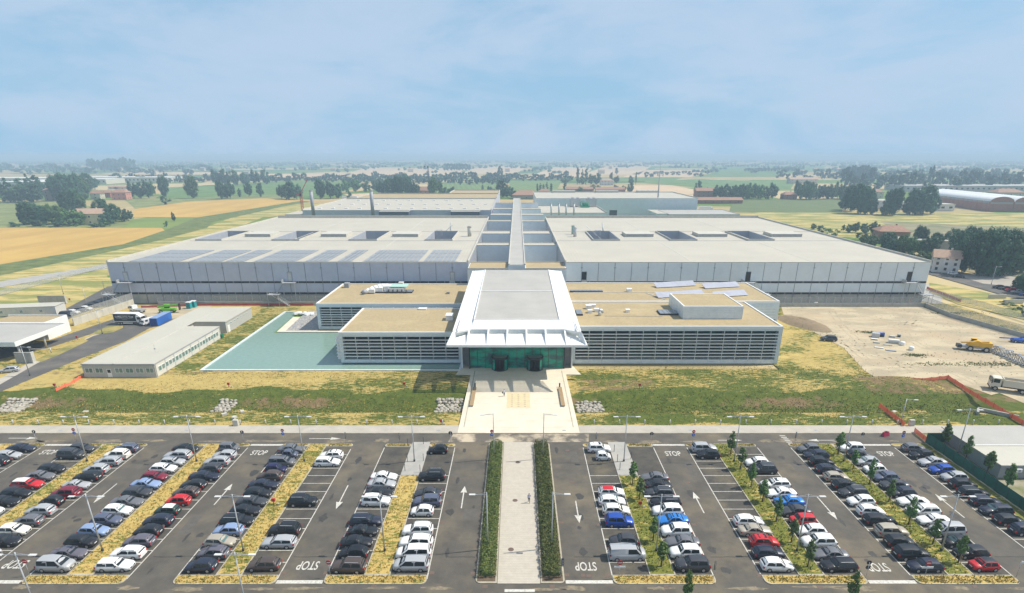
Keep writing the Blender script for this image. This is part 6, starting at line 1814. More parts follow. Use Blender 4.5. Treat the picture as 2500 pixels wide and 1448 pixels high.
# bollards along the lawn
bol = MB().tube((0, 0, 0), (0, 0, .95), .09, n=8).data('post', steel); bolh = MB().tube((0, 0, .95), (0, 0, 1.12), .13, n=8).data('head', mat('bollard_head', (.72, .72, .7), .4))
k = 0
for i in range(-20, 21):
    x = i * 5.25 + .3
    if -12.4 < x < 13.4: continue
    r = thing('bollard', 'low steel light bollard, %s from the left along the lawn edge' % ordn(k), 'bollard', (x, 107.4, 0), 0, 'bollards along the lawn edge'); k += 1
    link('post', bol, r); link('head', bolh, r)
# thin posts round the crossing pavements
tp = MB().tube((0, 0, 0), (0, 0, 1.5), .05, n=6).data('crossing_post', dark)
k = 0
for px, py in ((989, 1151), (995, 1128), (1026, 1154), (1034, 1126), (996, 1089), (1034, 1085), (1499, 1104), (1507, 1128), (1513, 1148), (1540, 1122)):
    x, y = at(px, py); tag(link('thin_post', tp, None, (x, y, .08)), 'thin dark post on a side pavement, %s from the left side' % ORD[k], 'post', 'thin posts on the side pavements'); k += 1
# signs
s_red = mat('sign_red', (.50, .02, .02), .5); s_blue = mat('sign_blue', (.02, .14, .62), .5); s_white = mat('sign_white', (.78, .78, .76), .5)
def disc(z, r_, m, nm, root, yy=-.03):
    return MB().tube((0, yy, z), (0, yy - .03, z), r_, n=18).build(nm, m, root)
def sign(px, py, kind, label, group, facing=0.0, h=2.6, z=0.0, sc_=1.0):
    x, y = at(px, py)
    r = thing('road_sign', label, 'sign', (x, y, z), facing, group)
    MB().tube((0, 0, 0), (0, 0, h), .035, n=6).build('pole', steel, r)
    if kind == 'noentry':
        d = disc(h - .2, .34, s_red, 'sign_disc', r); MB().box(-.24, .24, -.075, -.062, h - .26, h - .14).build('white_bar', s_white, d)
    elif kind == 'pair':
        d = disc(h + .1, .33, s_red, 'no_entry_disc', r); MB().box(-.24, .24, -.075, -.062, h + .04, h + .16).build('white_bar', s_white, d)
        d = disc(h - .62, .33, s_blue, 'arrow_disc', r)
        MB().mesh([(-.2, -.07, h - .66), (.02, -.07, h - .66), (.02, -.07, h - .76), (.24, -.07, h - .62), (.02, -.07, h - .48), (.02, -.07, h - .58), (-.2, -.07, h - .58)], [(0, 1, 2, 3, 4, 5, 6)]).build('white_arrow', s_white, d)
    elif kind == 'back':
        disc(h - .3, .36, dark, 'sign_disc', r)
    elif kind == 'plate':
        d = disc(h - .1, .36, s_red, 'sign_disc', r); MB().box(-.25, .25, -.075, -.062, h - .16, h - .04).build('white_bar', s_white, d)
        MB().box(-.75, .75, -.06, -.02, h - .95, h - .66).build('name_plate', s_white, r)
    elif kind == 'name':
        MB().box(-.1, 1.3, -.05, .0, h - .4, h - .1).build('name_plate', s_white, r)
    elif kind == 'double_back':
        disc(h - .1, .33, dark, 'sign_disc', r); disc(h - .85, .33, dark, 'sign_disc', r)
    elif kind == 'tall_back':
        MB().box(-.1, .1, -.06, 0, h - 1.4, h).build('sign_plate', dark, r)
    return r
for i, (px, py) in enumerate(((188, 1079), (694, 1081), (1201, 1083), (1690, 1084), (2199, 1086))):
    sign(px, py, 'pair', 'red no entry disc above blue arrow disc, %s pair from the left' % ORD[i], 'paired road signs')
for i, (px, py) in enumerate(((90, 1080), (595, 1081), (1100.5, 1083), (1589, 1085), (2101, 1086))):
    sign(px, py, 'back', 'back of a round road sign, %s of its kind from the left' % ORD[i], 'round signs seen from behind', PI)
for i, (px, py, kd) in enumerate(((73, 1406, 'noentry'), (807, 1409, 'noentry'), (1511, 1411, 'plate'), (2256, 1412, 'plate'))):
    sign(px, py, kd, 'red and white no entry sign, %s from the left at the near end' % ORD[i], 'no entry signs at the near end')
sign(2481, 1408, 'name', 'thin white name board at the right edge by the near road', None)
sign(2113, 1412, 'double_back', 'dark double sign seen from behind by the lower right stop word', None, PI)
sign(1742, 1410, 'tall_back', 'narrow dark sign at the end of the island beside the grey off-roader', None, PI)
sign(845, 1080, 'tall_back', 'narrow dark sign beside the aisle left of the walkway, by the road', None, PI, 2.2)
sign(976, 1082, 'tall_back', 'narrow dark sign by the crossing pavement left of the walkway', None, PI, 2.2)
sign(1455, 1081, 'tall_back', 'narrow dark sign by the white off-roader right of the walkway', None, PI, 2.2)
sign(1941, 1077, 'tall_back', 'narrow dark sign above the dashed give way marks', None, PI, 2.0)
x, y = at(1369, 1412)
r = thing('traffic_light', 'black traffic light at the near end of the right hedge', 'traffic light', (x, y, .1))
MB().tube((0, 0, 0), (0, 0, 3.2), .05, n=6).build('pole', steel, r); MB().box(.02, .34, -.2, .1, 2.0, 3.1).build('signal_box', dark, r)
for k in range(3): MB().tube((.18, -.2, 2.2 + k * .33), (.18, -.28, 2.2 + k * .33), .1, n=10).build('lens', grey_metal, r)
# hydrants / red cabinets
def hydrant(px, py, label, big=True):
    x, y = at(px, py)
    r = thing('fire_cabinet', label, 'fire hydrant', (x, y, ditch(x, y) if 107 < y < 133 else 0), 0, 'red fire cabinets')
    MB().tube((0, 0, 0), (0, 0, .8), .07, n=6).build('post', red_paint, r); MB().box(-.27, .27, -.13, .15, .7, 1.2).build('cabinet', red_paint, r)
    MB().box(.5, .8, -.1, .1, 0, .35).build('foot_stone', concrete_lt, r)
for px, py, l in ((135, 948, 'red fire cabinet at the left end of the orange netting'), (559, 946, 'red fire cabinet on the straw lawn below the pool'), (987, 945, 'red fire cabinet on the lawn left of the plaza'), (1561, 948, 'red fire cabinet on the lawn right of the plaza'),
                  (189, 830, 'red fire cabinet on the verge behind the prefab'), (669, 1233, 'red fire cabinet on the dry island among the parked cars'), (1562, 1240, 'red fire cabinet on the green island right of the walkway'), (1077, 1037, 'red fire cabinet at the pavement left of the plaza'), (171, 736, 'red fire cabinet by the concrete wall end')):
    hydrant(px, py, l)
# benches on the plaza
for x, l in ((-10.1, 'left'), (10.3, 'right')):
    r = thing('long_bench', 'long timber bench on a concrete plinth at the %s edge of the plaza' % l, 'bench', (x, 116.2, .12))
    MB().box(-.35, .35, 0, 10.6, 0, .30).build('plinth', concrete, r)
    for k in range(6): MB().box(-.44 + k * .15, -.31 + k * .15, -.1, 10.7, .31, .42).build('plank', wood, r)
    MB().tube((0, 11.6, 0), (0, 11.6, 1.0), .18, n=8).build('bin', dark, tag(thing('litter_bin', 'dark litter bin at the far end of the %s bench' % l, 'bin', (x, 116.2, .12))))
# stone ends of the culverts, every stone a piece
stone_m = mat('white_stone', (0.47, 0.43, 0.36), .9, col2=(.28, .26, .21), scale=1.5)
def stone_mesh(s):
    r = random.Random(s); vs = []
    for d in ((1, 0, 0), (-1, 0, 0), (0, 1, 0), (0, -1, 0), (0, 0, 1), (0, 0, -1), (.7, .7, .6), (-.7, .7, .5), (.7, -.7, .6), (-.7, -.7, .6), (.7, .7, -.6), (-.7, .7, -.6), (.7, -.7, -.6), (-.7, -.7, -.6)):
        k = r.uniform(.78, 1.1); vs.append((d[0] * k, d[1] * k, d[2] * k * .8))
    fs = [(4, 8, 6), (4, 6, 7), (4, 7, 9), (4, 9, 8), (8, 0, 6), (6, 2, 7), (7, 1, 9), (9, 3, 8), (0, 12, 10), (0, 10, 6), (0, 8, 12), (2, 6, 10), (2, 10, 11), (2, 11, 7), (1, 7, 11), (1, 11, 13), (1, 13, 9), (3, 9, 13), (3, 13, 12), (3, 12, 8), (5, 10, 12), (5, 12, 13), (5, 13, 11), (5, 11, 10)]
    return MB().mesh(vs, fs).data('stone', stone_m)
SM = [stone_mesh(i) for i in range(5)]
def riprap(label, x0, x1, y0, y1, seed):
    r = thing('stone_bank', label, 'stone facing', ((x0 + x1) / 2, y0, 0), group='stone facings of the ditch')
    q = random.Random(seed); s = .52
    ny = int((y1 - y0) / .85); nx = max(2, int((x1 - x0) / .92))
    for j in range(ny):
        for i in range(nx):
            x = x0 + (i + .5 + (.3 if j % 2 else 0)) * (x1 - x0) / nx + q.uniform(-.12, .12); y = y0 + (j + .5) * (y1 - y0) / ny
            o = link('stone', q.choice(SM), r, (x - (x0 + x1) / 2, y - y0, ditch(x, y) + q.uniform(.05, .25)), q.uniform(0, 6))
            k = q.uniform(.34, .66); o.scale = (k * 1.15, k, k)
riprap('heaped white stones facing the ditch on the left of the plaza', -18.6, -12.4, 116.2, 122.6, 1)
riprap('heaped white stones facing the ditch on the right of the plaza', 13.3, 19.2, 116.0, 121.8, 2)
riprap('small square of white stones in the ditch below the pool', -68.9, -64.9, 116.4, 122.4, 3)
riprap('broad heap of white stones in the ditch at the left edge', -118.5, -111.6, 116.5, 122.6, 4)
for i, (px, py) in enumerate(((207, 999), (548, 1014), (572, 1022), (592, 1007), (576, 1038), (2185, 999))):
    x, y = at(px, py)
    o = MB().box(-.5, .5, -.35, .35, -.1, .5).build('concrete_block', concrete_lt, None, (x, y, ditch(x, y)), i * .7)
    tag(o, 'loose pale concrete block lying in the grass, %s from the left' % ORD[i], 'block', 'loose concrete blocks')
for px, l in ((2224, 'grey utility cabinet at the pavement by the orange netting'), (577, 'small grey cabinet at the pavement below the stone square')):
    x, y = at(px, 1040)
    r = thing('utility_cabinet', l, 'cabinet', (x, y, 0)); MB().box(-.5, .5, -.3, .3, .15, 1.4).build('casing', concrete_lt, r); MB().box(-.45, .45, -.25, .25, 0, .15).build('plinth', concrete, r)
for px, py, l in ((2161, 1064, 'dark red plastic barrier tipped on the road by the far kerb'), (2487, 1056, 'dark red plastic barrier at the right end of the pavement'), (703, 745, 'dark red barrier before the farther left wing')):
    x, y = at(px, py)
    r = thing('road_barrier', l, 'barrier', (x, y, .02), .3)
    MB().mesh([(-.75, -.35, 0), (.75, -.35, 0), (.75, .35, 0), (-.75, .35, 0), (-.7, -.12, .85), (.7, -.12, .85), (.7, .12, .85), (-.7, .12, .85)], [(0, 3, 2, 1), (4, 5, 6, 7), (0, 1, 5, 4), (1, 2, 6, 5), (2, 3, 7, 6), (3, 0, 4, 7)]).build('barrier_body', mat('barrier_red', (.35, .02, .06), .5), r)
    MB().box(-.3, .3, -.16, .16, .851, .95).build('handle', dark, r)

# ------------------------------------------------------------------ fences
def alpha_mat(name, col, a):
    m = mat(name, col, .8); m.node_tree.nodes['Principled BSDF'].inputs['Alpha'].default_value = a; return m
net_o = alpha_mat('orange_net_mesh', (.95, .22, .11), .74); net_c = alpha_mat('chain_mesh', (.42, .43, .42), .30)
def fence(name, label, pts, h, nm, pm_, step=2.5, z=0.0, wall=0.0, wallm=concrete_lt, sag=0.0, thick=.015):
    r = thing(name, label, 'fence', (pts[0][0], pts[0][1], z))
    ox, oy = pts[0]
    for a, b_ in zip(pts, pts[1:]):
        L_ = math.hypot(b_[0] - a[0], b_[1] - a[1]); n = max(1, round(L_ / step)); dx, dy = (b_[0] - a[0]) / L_, (b_[1] - a[1]) / L_
        nx, ny = -dy * thick, dx * thick
        pm2 = MB().tube((0, 0, 0), (0, 0, wall + h + .08), .035, n=5).data('post', pm_)
        for i in range(n):
            p = (a[0] + dx * L_ * i / n - ox, a[1] + dy * L_ * i / n - oy); q = (a[0] + dx * L_ * (i + 1) / n - ox, a[1] + dy * L_ * (i + 1) / n - oy)
            link('post', pm2, r, (p[0], p[1], 0))
            zt0 = wall + h; s1, s2 = R_.uniform(0, sag), R_.uniform(0, sag)
            mx_, my_ = (p[0] + q[0]) / 2, (p[1] + q[1]) / 2
            if nm:
                v = [(p[0], p[1], wall + .04), (mx_, my_, wall + .02), (q[0], q[1], wall + .04), (q[0], q[1], zt0), (mx_, my_, zt0 - s1), (p[0], p[1], zt0)]
                v2 = [(a_ + nx, b2 + ny, c) for a_, b2, c in v]
                MB().mesh(v + v2, [(0, 1, 4, 5), (1, 2, 3, 4), (11, 10, 7, 6), (10, 9, 8, 7), (5, 4, 10, 11), (4, 3, 9, 10)]).build('net_panel' if nm is not net_c else 'mesh_panel', nm, r)
            if wall:
                w2 = .14; ux, uy = -dy * w2, dx * w2; g = .03
                p2 = (p[0] + dx * g, p[1] + dy * g); q2 = (q[0] - dx * g, q[1] - dy * g)
                MB().prism([(p2[0] - ux, p2[1] - uy), (q2[0] - ux, q2[1] - uy), (q2[0] + ux, q2[1] + uy), (p2[0] + ux, p2[1] + uy)], 0, wall).build('wall_panel', wallm, r)
    return r
def pp(*l): return [at(*p) for p in l]
fence('net_fence', 'orange safety netting round the near edge of the dirt yard', pp((2150, 931), (2250, 934), (2313, 926), (2367, 962), (2445, 1008), (2520, 1052)), 1.1, net_o, red_paint, 3, .03, sag=.2)
fence('net_fence', 'orange safety netting across the grass beside the short lamp post', pp((2145, 994), (2207, 1042)), 1.1, net_o, red_paint, 3, 0, sag=.1)
fence('net_fence', 'orange safety netting across the pavement and road by the green fence', pp((2231, 1056), (2276, 1092)), 1.05, net_o, red_paint, 3, .02, sag=.1)
fence('net_fence', 'drooping orange netting on the lawn beside the left prefab', pp((137, 956), (182, 934), (208, 918)), .9, net_o, red_paint, 3, 0, sag=.5)
fence('net_fence', 'long red netting along the foot of the perimeter wall', pp((345, 752), (520, 746), (765, 746)), .9, alpha_mat('red_net', (.55, .10, .08), .8), red_paint, 4, 0, sag=.2)
fence('net_fence', 'red netting between the halls and the meadow at the right corner', pp((2262, 706), (2305, 722), (2345, 738)), 1.1, alpha_mat('red_net', (.55, .10, .08), .8), red_paint, 4, 0, sag=.1)
fence('security_wall', 'pale concrete wall topped with mesh along the gatehouse road', pp((181, 796), (328, 746)), 2.4, net_c, steel, 3, 0, wall=2.4)
fence('security_wall', 'long low concrete wall with mesh in front of the factory halls', [(-134, 208.6), (-66, 208.6)], 2.2, net_c, steel, 3, 0, wall=1.5, wallm=concrete)
fence('security_wall', 'low concrete wall with mesh from the right wing to the yard corner', [(83.5, 206.5), (151, 206.5)] + pp((2322, 775), (2560, 842)), 2.4, net_c, steel, 3, 0, wall=1.4, wallm=concrete)
fence('mesh_fence', 'thin mesh fence along the meadow beside the street', pp((2268, 718), (2400, 752), (2520, 790)), 2.2, net_c, steel, 3, 0)
fence('mesh_fence', 'mesh fence beside the pale track left of the hall', pp((262, 652), (0, 722), (-60, 740)), 2.2, net_c, steel, 3, 0)
fence('wire_fence', 'thin rusty stakes dividing the lawn from the dirt yard', pp((1918, 780), (1988, 815), (2060, 857), (2112, 910), (2148, 930)), 1.0, None, mat('rusty_stake', (.16, .09, .06), .9), 3.2, 0)
gf = fence('screen_fence', 'dark green screen fence between the car park and the prefab', [(88.5, 99.6), (79.75, 99.6), (79.75, 53)], 2.05, green_net, dark, 2.4, 0)
x, y = at(162, 741); xq, _ = at(96, 741)
r = thing('concrete_wall', 'free standing ribbed concrete wall behind the gatehouse', 'wall', (xq, y, 0))
for i in range(9): MB().box(i * (x - xq) / 9 + .03, (i + 1) * (x - xq) / 9 - .03, -.2, .2, 0, 3.0).build('wall_panel', concrete, r)
MB().box(x - xq - .02, x - xq + .25, -.4, .4, 0, 3.15).build('end_pier', concrete_lt, r)
for px0, px1, py, l in ((2412, 2455, 728, 'left'), (2448, 2497, 741, 'right')):
    a, c = at(px0, py), at(px1, py)
    tag(MB().box(0, c[0] - a[0], -.2, .2, 0, 1.5).build('barrier_wall', concrete_lt, None, (a[0], a[1], 0)), 'low pale concrete wall beside the street, the %s of two' % l, 'wall', 'low walls by the street')

# ------------------------------------------------------------------ prefab buildings
prefab_wall = mat('prefab_wall', (.46, .46, .43), .6, col2=(.42, .42, .4), scale=1); stripes(prefab_wall, 0, .6, (.34, .34, .33), .08, .5)
prefab_side = mat('prefab_side', (.66, .64, .57), .6, col2=(.6, .58, .52), scale=1)
prefab_roof = mat('prefab_roof', (.49, .47, .39), .7, col2=(.45, .43, .36), scale=.15, detail=6); stripes(prefab_roof, 1, .45, (.5, .49, .45), .2, .3)
win_glass = mat('window_glass', (.10, .20, .18), .2, col2=(.2, .27, .25), scale=.6, lo=.45, hi=.55)
def window(parent, x0, x1, z0, z1, y, side=False, n=2):
    """a framed window with panes; on a wall facing -Y, or +X when side"""
    fr = MB(); t_ = .07
    def bx(a0, a1, b0, b1, d0, d1, M):
        if side: M.box(y + d0, y + d1, a0, a1, b0, b1)
        else: M.box(a0, a1, y - d1, y - d0, b0, b1)
    bx(x0, x1, z0, z0 + t_, 0, .07, fr); bx(x0, x1, z1 - t_, z1, 0, .07, fr); bx(x0, x0 + t_, z0 + t_, z1 - t_, 0, .07, fr); bx(x1 - t_, x1, z0 + t_, z1 - t_, 0, .07, fr)
    for i in range(1, n):
        m_ = x0 + (x1 - x0) * i / n; bx(m_ - t_ / 2, m_ + t_ / 2, z0 + t_, z1 - t_, 0, .06, fr)
    w_ = fr.build('window', white_metal, parent)
    for i in range(n):
        g = MB(); bx(x0 + (x1 - x0) * i / n + .05, x0 + (x1 - x0) * (i + 1) / n - .05, z0 + .05, z1 - .05, .005, .03, g); g.build('pane', win_glass, w_)
    return w_
r = thing('prefab_office', 'long low white prefab office with a row of windows beside the pool', 'prefab building', (-109, 134.4, 0))
# nearer section
MB().box(0, 18.2, 0, 33.6, 0, 3.35).build('wall', prefab_wall, r)
MB().box(-.12, 18.32, -.15, 33.7, 3.35, 3.62).build('roof_edge', grey_metal, r)
MB().box(-.02, 18.22, -.05, 33.6, 3.62, 3.70).build('roof', prefab_roof, r)
MB().box(7.9, 8.25, -.1, 56, 3.70, 3.80).build('ridge_cap', concrete_lt, r)
MB().box(0, 7.6, 33.61, 57, 0, 3.35).build('wall', prefab_side, r); MB().box(-.05, 7.7, 33.61, 57, 3.35, 3.68).build('roof', prefab_roof, r)
MB().box(7.61, 17.6, 38.5, 57, 0, 3.45).build('wall', prefab_wall, r); MB().box(7.71, 17.75, 38.4, 57.1, 3.45, 3.78).build('roof', prefab_roof, r)
MB().box(18.21, 18.26, .3, 33.3, .1, 3.3).build('side_cladding', prefab_side, r)
for x0 in (.55, 3.15, 8.1, 10.75, 13.3, 15.85):
    window(r, x0, x0 + 1.95, 1.25, 2.55, 0, n=2)
d = MB().box(6.0, 7.1, -.06, 0, .1, 2.3).build('door', white_metal, r); MB().box(6.15, 6.95, -.08, -.06, 1.3, 2.15).build('door_glass', glass_dark, d)
for i in range(20):
    window(r, 1.2 + i * 1.55, 2.5 + i * 1.55, 1.2, 2.5, 18.26, side=True, n=1)
for i in range(6):
    window(r, 41.5 + i * 2.3, 42.4 + i * 2.3, 2.2, 2.8, 17.6, side=True, n=1)
MB().box(17.6, 17.66, 39.5, 40.8, .05, 2.2).build('door', white_metal, r)
b_ = MB()
for i in range(9): b_.box(18.27, 18.33, i * 4.1 + .25, i * 4.1 + .35, 0, 3.3)
b_.build('downpipe', steel, r)['kind'] = 'stuff'
x, y = at(527, 826)
for i in range(2):
    o = MB().box(-.6, .6, -.5, .5, .1, 1.15).box(-.65, .65, -.55, .55, 1.15, 1.28).build('wheelie_bin', mat('bin_green', (.01, .18, .08), .5), None, (x + i * 1.5, y + i * .4, 0))
    tag(o, 'green rubbish container at the prefab corner, the %s one' % ('left' if i == 0 else 'right'), 'bin', 'rubbish containers')
x, y = at(387, 893)
tag(MB().tube((0, 0, 0), (0, 0, 6), .03, n=5).box(-.25, .25, -.02, .02, 4.6, 4.9).tube((0, 0, 3.5), (.9, 0, 4.0), .02, n=4).build('aerial_mast', steel, None, (x, y, 0)), 'thin aerial mast at the near corner of the left prefab', 'aerial')
# right prefab behind the green screen
r = thing('prefab_office', 'grey walled prefab with ribbed pale roof behind the green screen fence', 'prefab building', (83.2, 86.2, 0))
MB().box(0, 40, 0, 6.8, .1, 2.55).build('wall', mat('prefab_grey', (.27, .29, .31), .6), r)
MB().box(-.12, 40, -.15, 6.95, 2.55, 2.72).build('roof', prefab_roof, r)
MB().box(0.4, 40, 7.1, 14.6, .1, 2.6).build('wall', MATS['prefab_grey'], r); MB().box(-.1, 40, 6.96, 14.8, 2.6, 2.75).build('roof', roof_grey, r)
MB().box(-.1, 40, 6.85, 7.1, 2.75, 2.86).build('ridge_cap', white_metal, r)
w_ = MB().box(.9, 1.9, -.04, 0, .9, 2.2).build('window', grey_metal, r); MB().box(1.0, 1.8, -.06, -.04, 1.0, 2.1).build('pane', glass_dark, w_)
u = MB().box(2.5, 3.5, -.45, 0, 1.5, 2.1).build('air_conditioner', white_metal, r); MB().tube((3.0, -.46, 1.8), (3.0, -.48, 1.8), .22, n=12).build('fan', grey_metal, u)
w_ = MB().box(-.04, 0, 2.6, 3.4, .9, 2.2).build('window', dark, r)
r = thing('prefab_office', 'pale prefab corner at the right edge behind the screen fence', 'prefab building', (84.5, 70, 0))
MB().box(0, 40, 0, 9, .1, 2.5).build('wall', MATS['prefab_grey'], r); MB().box(-.1, 40, -.1, 9.1, 2.5, 2.65).build('roof', prefab_roof, r)
window(r, 1, 2.2, 1, 2.1, 0)
# white site huts at the left edge
x, y = at(-30, 775)
r = thing('site_hut', 'row of cream site huts with small windows at the left edge', 'prefab building', (x, y, 0), .16)
for i in range(7):
    MB().box(i * 3.1 + .02, i * 3.1 + 3.05, 0, 6, .1, 3.0).build('hut_unit', prefab_side, r)
    if i % 2: window(r, i * 3.1 + 1.0, i * 3.1 + 2.0, 1.1, 2.1, 0)
MB().box(-.1, 21.8, -.1, 6.1, 3.0, 3.15).build('roof', prefab_roof, r)

# ------------------------------------------------------------------ gatehouse on the left
r = thing('gatehouse', 'white gatehouse canopy with flat grey roof over the entry lanes', 'gatehouse', (-135.6, 147, 0))
MB().box(-50, -.15, .15, 18.6, 4.3, 5.05).build('roof', roof_grey, r)
MB().box(-50, 0, 0, .15, 4.0, 5.3).build('fascia', white_panel, r); MB().box(-.15, 0, .15, 18.6, 4.0, 5.3).build('fascia', white_metal, r); MB().box(-50, 0, 18.6, 18.8, 4.0, 5.35).build('fascia', white_metal, r)
MB().box(-25, -6.6, 19.0, 28.2, 0, 4.9).build('wall', white_metal, r); MB().box(-24.7, -6.9, 19.3, 27.9, 4.9, 5.0).build('roof', roof_gravel, r)
MB().box(-25, -6.6, 18.81, 19.3, 4.9, 5.4).box(-25, -6.6, 27.9, 28.2, 4.9, 5.4).box(-6.9, -6.6, 19.3, 27.9, 4.9, 5.4).build('parapet', white_metal, r)
for x, y in ((-1.2, 2), (-1.2, 11), (-14, 2), (-14, 11), (-27, 2), (-27, 11)): MB().tube((x, y, 0), (x, y, 4.3), .28, n=10).build('column', steel, r)
MB().box(-24, -16, 5, 14, 0, 3.4).build('gate_cabin', glass_dark, r)
x, y = at(42, 886); xq, _ = at(83, 886)
r = thing('entrance_wall', 'grey block wall beside the gatehouse lanes', 'wall', (x, y, 0))
for i in range(4): MB().box(i * (xq - x) / 4 + .03, (i + 1) * (xq - x) / 4 - .03, -.2, .2, 0, 3.0).build('wall_panel', concrete, r)
MB().box(xq - x - .02, xq - x + .3, -.5, .5, 0, 3.1).build('end_pier', concrete_lt, r)
x, y = at(74, 862)
r = thing('lane_barrier', 'grey lane gate with posts beside the gatehouse', 'barrier', (x, y, 0))
MB().tube((0, 0, 0), (0, 0, 2), .1, n=6).tube((6, 0, 0), (6, 0, 1.4), .14, n=6).build('post', steel, r)['kind'] = 'stuff'
MB().tube((0, 0, 1.2), (6, 0, 1.2), .07, n=5).build('boom', white_metal, r)
x, y = at(70, 768)
r = thing('timber_stack', 'stack of yellow timber boards by the cream site huts', 'timber', (x, y, 0), .2)
for i in range(8): MB().box(-4 + R_.uniform(0, 1), 4, i * .45, i * .45 + .38, .0, .3 + (i % 3) * .25).build('board', wood, r)
for i, (px, py, w2) in enumerate(((38, 765, 6), (95, 757, 8), (60, 768, 6))):
    x, y = at(px, py)
    tag(MB().box(-w2 / 2, w2 / 2, -1.2, 1.2, 0, (1.8, .25, 1.8)[i]).build('skip_container', (steel, white_metal, white_panel)[i], None, (x, y, 0), .2), ('grey metal skip beside the cream huts', 'flat white sheet lying by the timber stack', 'pale skip beside the timber stack')[i], 'skip')

# ------------------------------------------------------------------ lorries and machines
whl = MB().tube((0, -.16, 0), (0, .16, 0), .5, n=18, mi=0).tube((0, -.18, 0), (0, -.15, 0), .28, n=12, mi=1).tube((0, .15, 0), (0, .18, 0), .28, n=12, mi=1).data('wheel', [tyre_m, rim_m])
def wheels(r, xs_, hw, sc_=1.0):
    for x in xs_:
        for s in (-1, 1):
            o = link('wheel', whl, r, (x, s * hw, .5 * sc_)); o.scale = (sc_, 1, sc_)
def cab(r, x0, x1, hw, z0, z1, m, rake=.35):
    v = []
    for y in (-hw, hw): v += [(x0, y, z0), (x1, y, z0), (x1, y, z0 + (z1 - z0) * .45), (x1 - rake, y, z1 - .1), (x1 - rake - .3, y, z1), (x0, y, z1)]
    MB().mesh(v, [(5, 4, 3, 2, 1, 0), (6, 7, 8, 9, 10, 11), (0, 1, 7, 6), (1, 2, 8, 7), (2, 3, 9, 8), (3, 4, 10, 9), (4, 5, 11, 10), (5, 0, 6, 11)]).build('cab', m, r)
    zb = z0 + (z1 - z0) * .5; zt = z1 - .2
    MB().mesh([(x1 + .01, -hw * .9, zb), (x1 + .01, hw * .9, zb), (x1 - rake + .05, hw * .85, zt), (x1 - rake + .05, -hw * .85, zt)], [(0, 1, 2, 3)]).build('windscreen', car_glass, r)
    for s in (-1, 1):
        MB().box(x0 + .35, x1 - rake - .1, *sorted((s * (hw + .002), s * (hw + .02))), zb, zt).build('side_window', car_glass, r)
        MB().box(x1 - .25, x1 - .05, *sorted((s * (hw + .1), s * (hw + .3))), zb - .1, zt - .1).build('mirror', trim_m, r)
        MB().box(x1 - .05, x1 + .03, *sorted((s * hw * .55, s * hw * .9)), z0 + .12, z0 + .34).build('headlight', lamp_clear, r)
    MB().box(x1 - .1, x1 + .06, -hw * .95, hw * .95, z0 - .25, z0 + .08).build('bumper', trim_m, r)
tw = paint_mat('white')
x, y = at(318, 791)
r = thing('box_lorry', 'white cab lorry with dark printed curtain sides on the turning road', 'lorry', (x, y, .02), math.radians(-2))
MB().box(-4.1, 3.6, -1.2, 1.2, .75, 1.1).build('chassis', dark, r)
MB().box(-4.3, 3.1, -1.25, 1.25, 1.1, 3.7).build('load_box', mat('curtain_dark', (.02, .024, .032), .6), r)
MB().box(-4.32, 3.12, -1.27, 1.27, 3.7, 3.8).build('roof', tw, r); MB().box(-4.32, 3.12, -1.28, -1.25, 1.05, 1.25).build('side_rail', tw, r); MB().box(-4.34, -4.2, -1.28, 1.28, 1.1, 3.7).build('rear_frame', tw, r)
MB().box(-1.4, 1.9, -1.27, -1.2, .45, .8).build('side_guard', tw, r)
cab(r, 3.2, 5.1, 1.2, .75, 2.9, tw); wheels(r, (-2.9, -2.0, 4.1), 1.08, .95)
MB().mesh([(3.2, -1, 2.9), (3.2, 1, 2.9), (4.5, .9, 2.95), (4.5, -.9, 2.95), (3.25, -1, 3.75), (3.25, 1, 3.75)], [(0, 3, 4), (1, 5, 2), (3, 2, 5, 4)]).build('wind_deflector', tw, r)
def lettering(txt, wdt, hgt, m):
    me = word(txt, 0, 0, wdt, hgt, 0); me = me.copy(); me.materials.clear(); me.materials.append(m); return me
o = link('lettering', lettering('GAMBELOTTO TEAM', 6.1, .52, tw), r, (-.6, -1.27, 2.75)); o.rotation_euler = (PI / 2, 0, 0)
for zz, ww in ((3.25, 4.2), (2.15, 5.6), (1.75, 1.6)):
    MB().box(-.6 - ww / 2, -.6 + ww / 2, -1.262, -1.252, zz - .05, zz + .05).build('print_line', mat('print_grey', (.35, .36, .38), .6), r)
x, y = at(364, 792)
r = thing('panel_van', 'small white van nosed up beside the blue container', 'van', (x, y, .02), math.radians(-120))
cab(r, .2, 2.3, .9, .5, 2.1, tw, .8); MB().box(-2.3, .2, -.9, .9, .5, 2.15).build('load_bay', tw, r)
for xx in (-1.5, 1.5):
    for s in (-1, 1): o = link('wheel', whl, r, (xx, s * .82, .34)); o.scale = (.68, .8, .68)
a = at(377, 797); c = at(412, 779)
ang = math.atan2(c[1] - a[1], c[0] - a[0]); L_ = math.hypot(c[1] - a[1], c[0] - a[0])
r = thing('shipping_container', 'bright blue steel container beside the left prefab', 'container', (a[0], a[1], .02), ang)
cb = mat('container_blue', (.015, .13, .50), .5); stripes(cb, 0, .5, (.01, .09, .38), .5, .5)
MB().box(0, L_, -1.2, 1.2, .12, 2.6).build('box', cb, r); MB().box(-.02, L_ + .02, -1.23, 1.23, 2.6, 2.7).build('roof', mat('container_top', (.22, .32, .5), .5), r)
for k in range(2): MB().box(-.08, 0, -1.1 + k * 1.15, -.0 + k * 1.1, .2, 2.5).build('door', mat('container_door', (.015, .06, .28), .5), r)
for s in (-1, 1): MB().box(.1, L_ - .1, *sorted((s * 1.22, s * 1.26)), .15, .3).build('bottom_rail', cb, r)
lime = mat('machine_lime', (.16, .50, .02), .5)
x, y = at(411, 763)
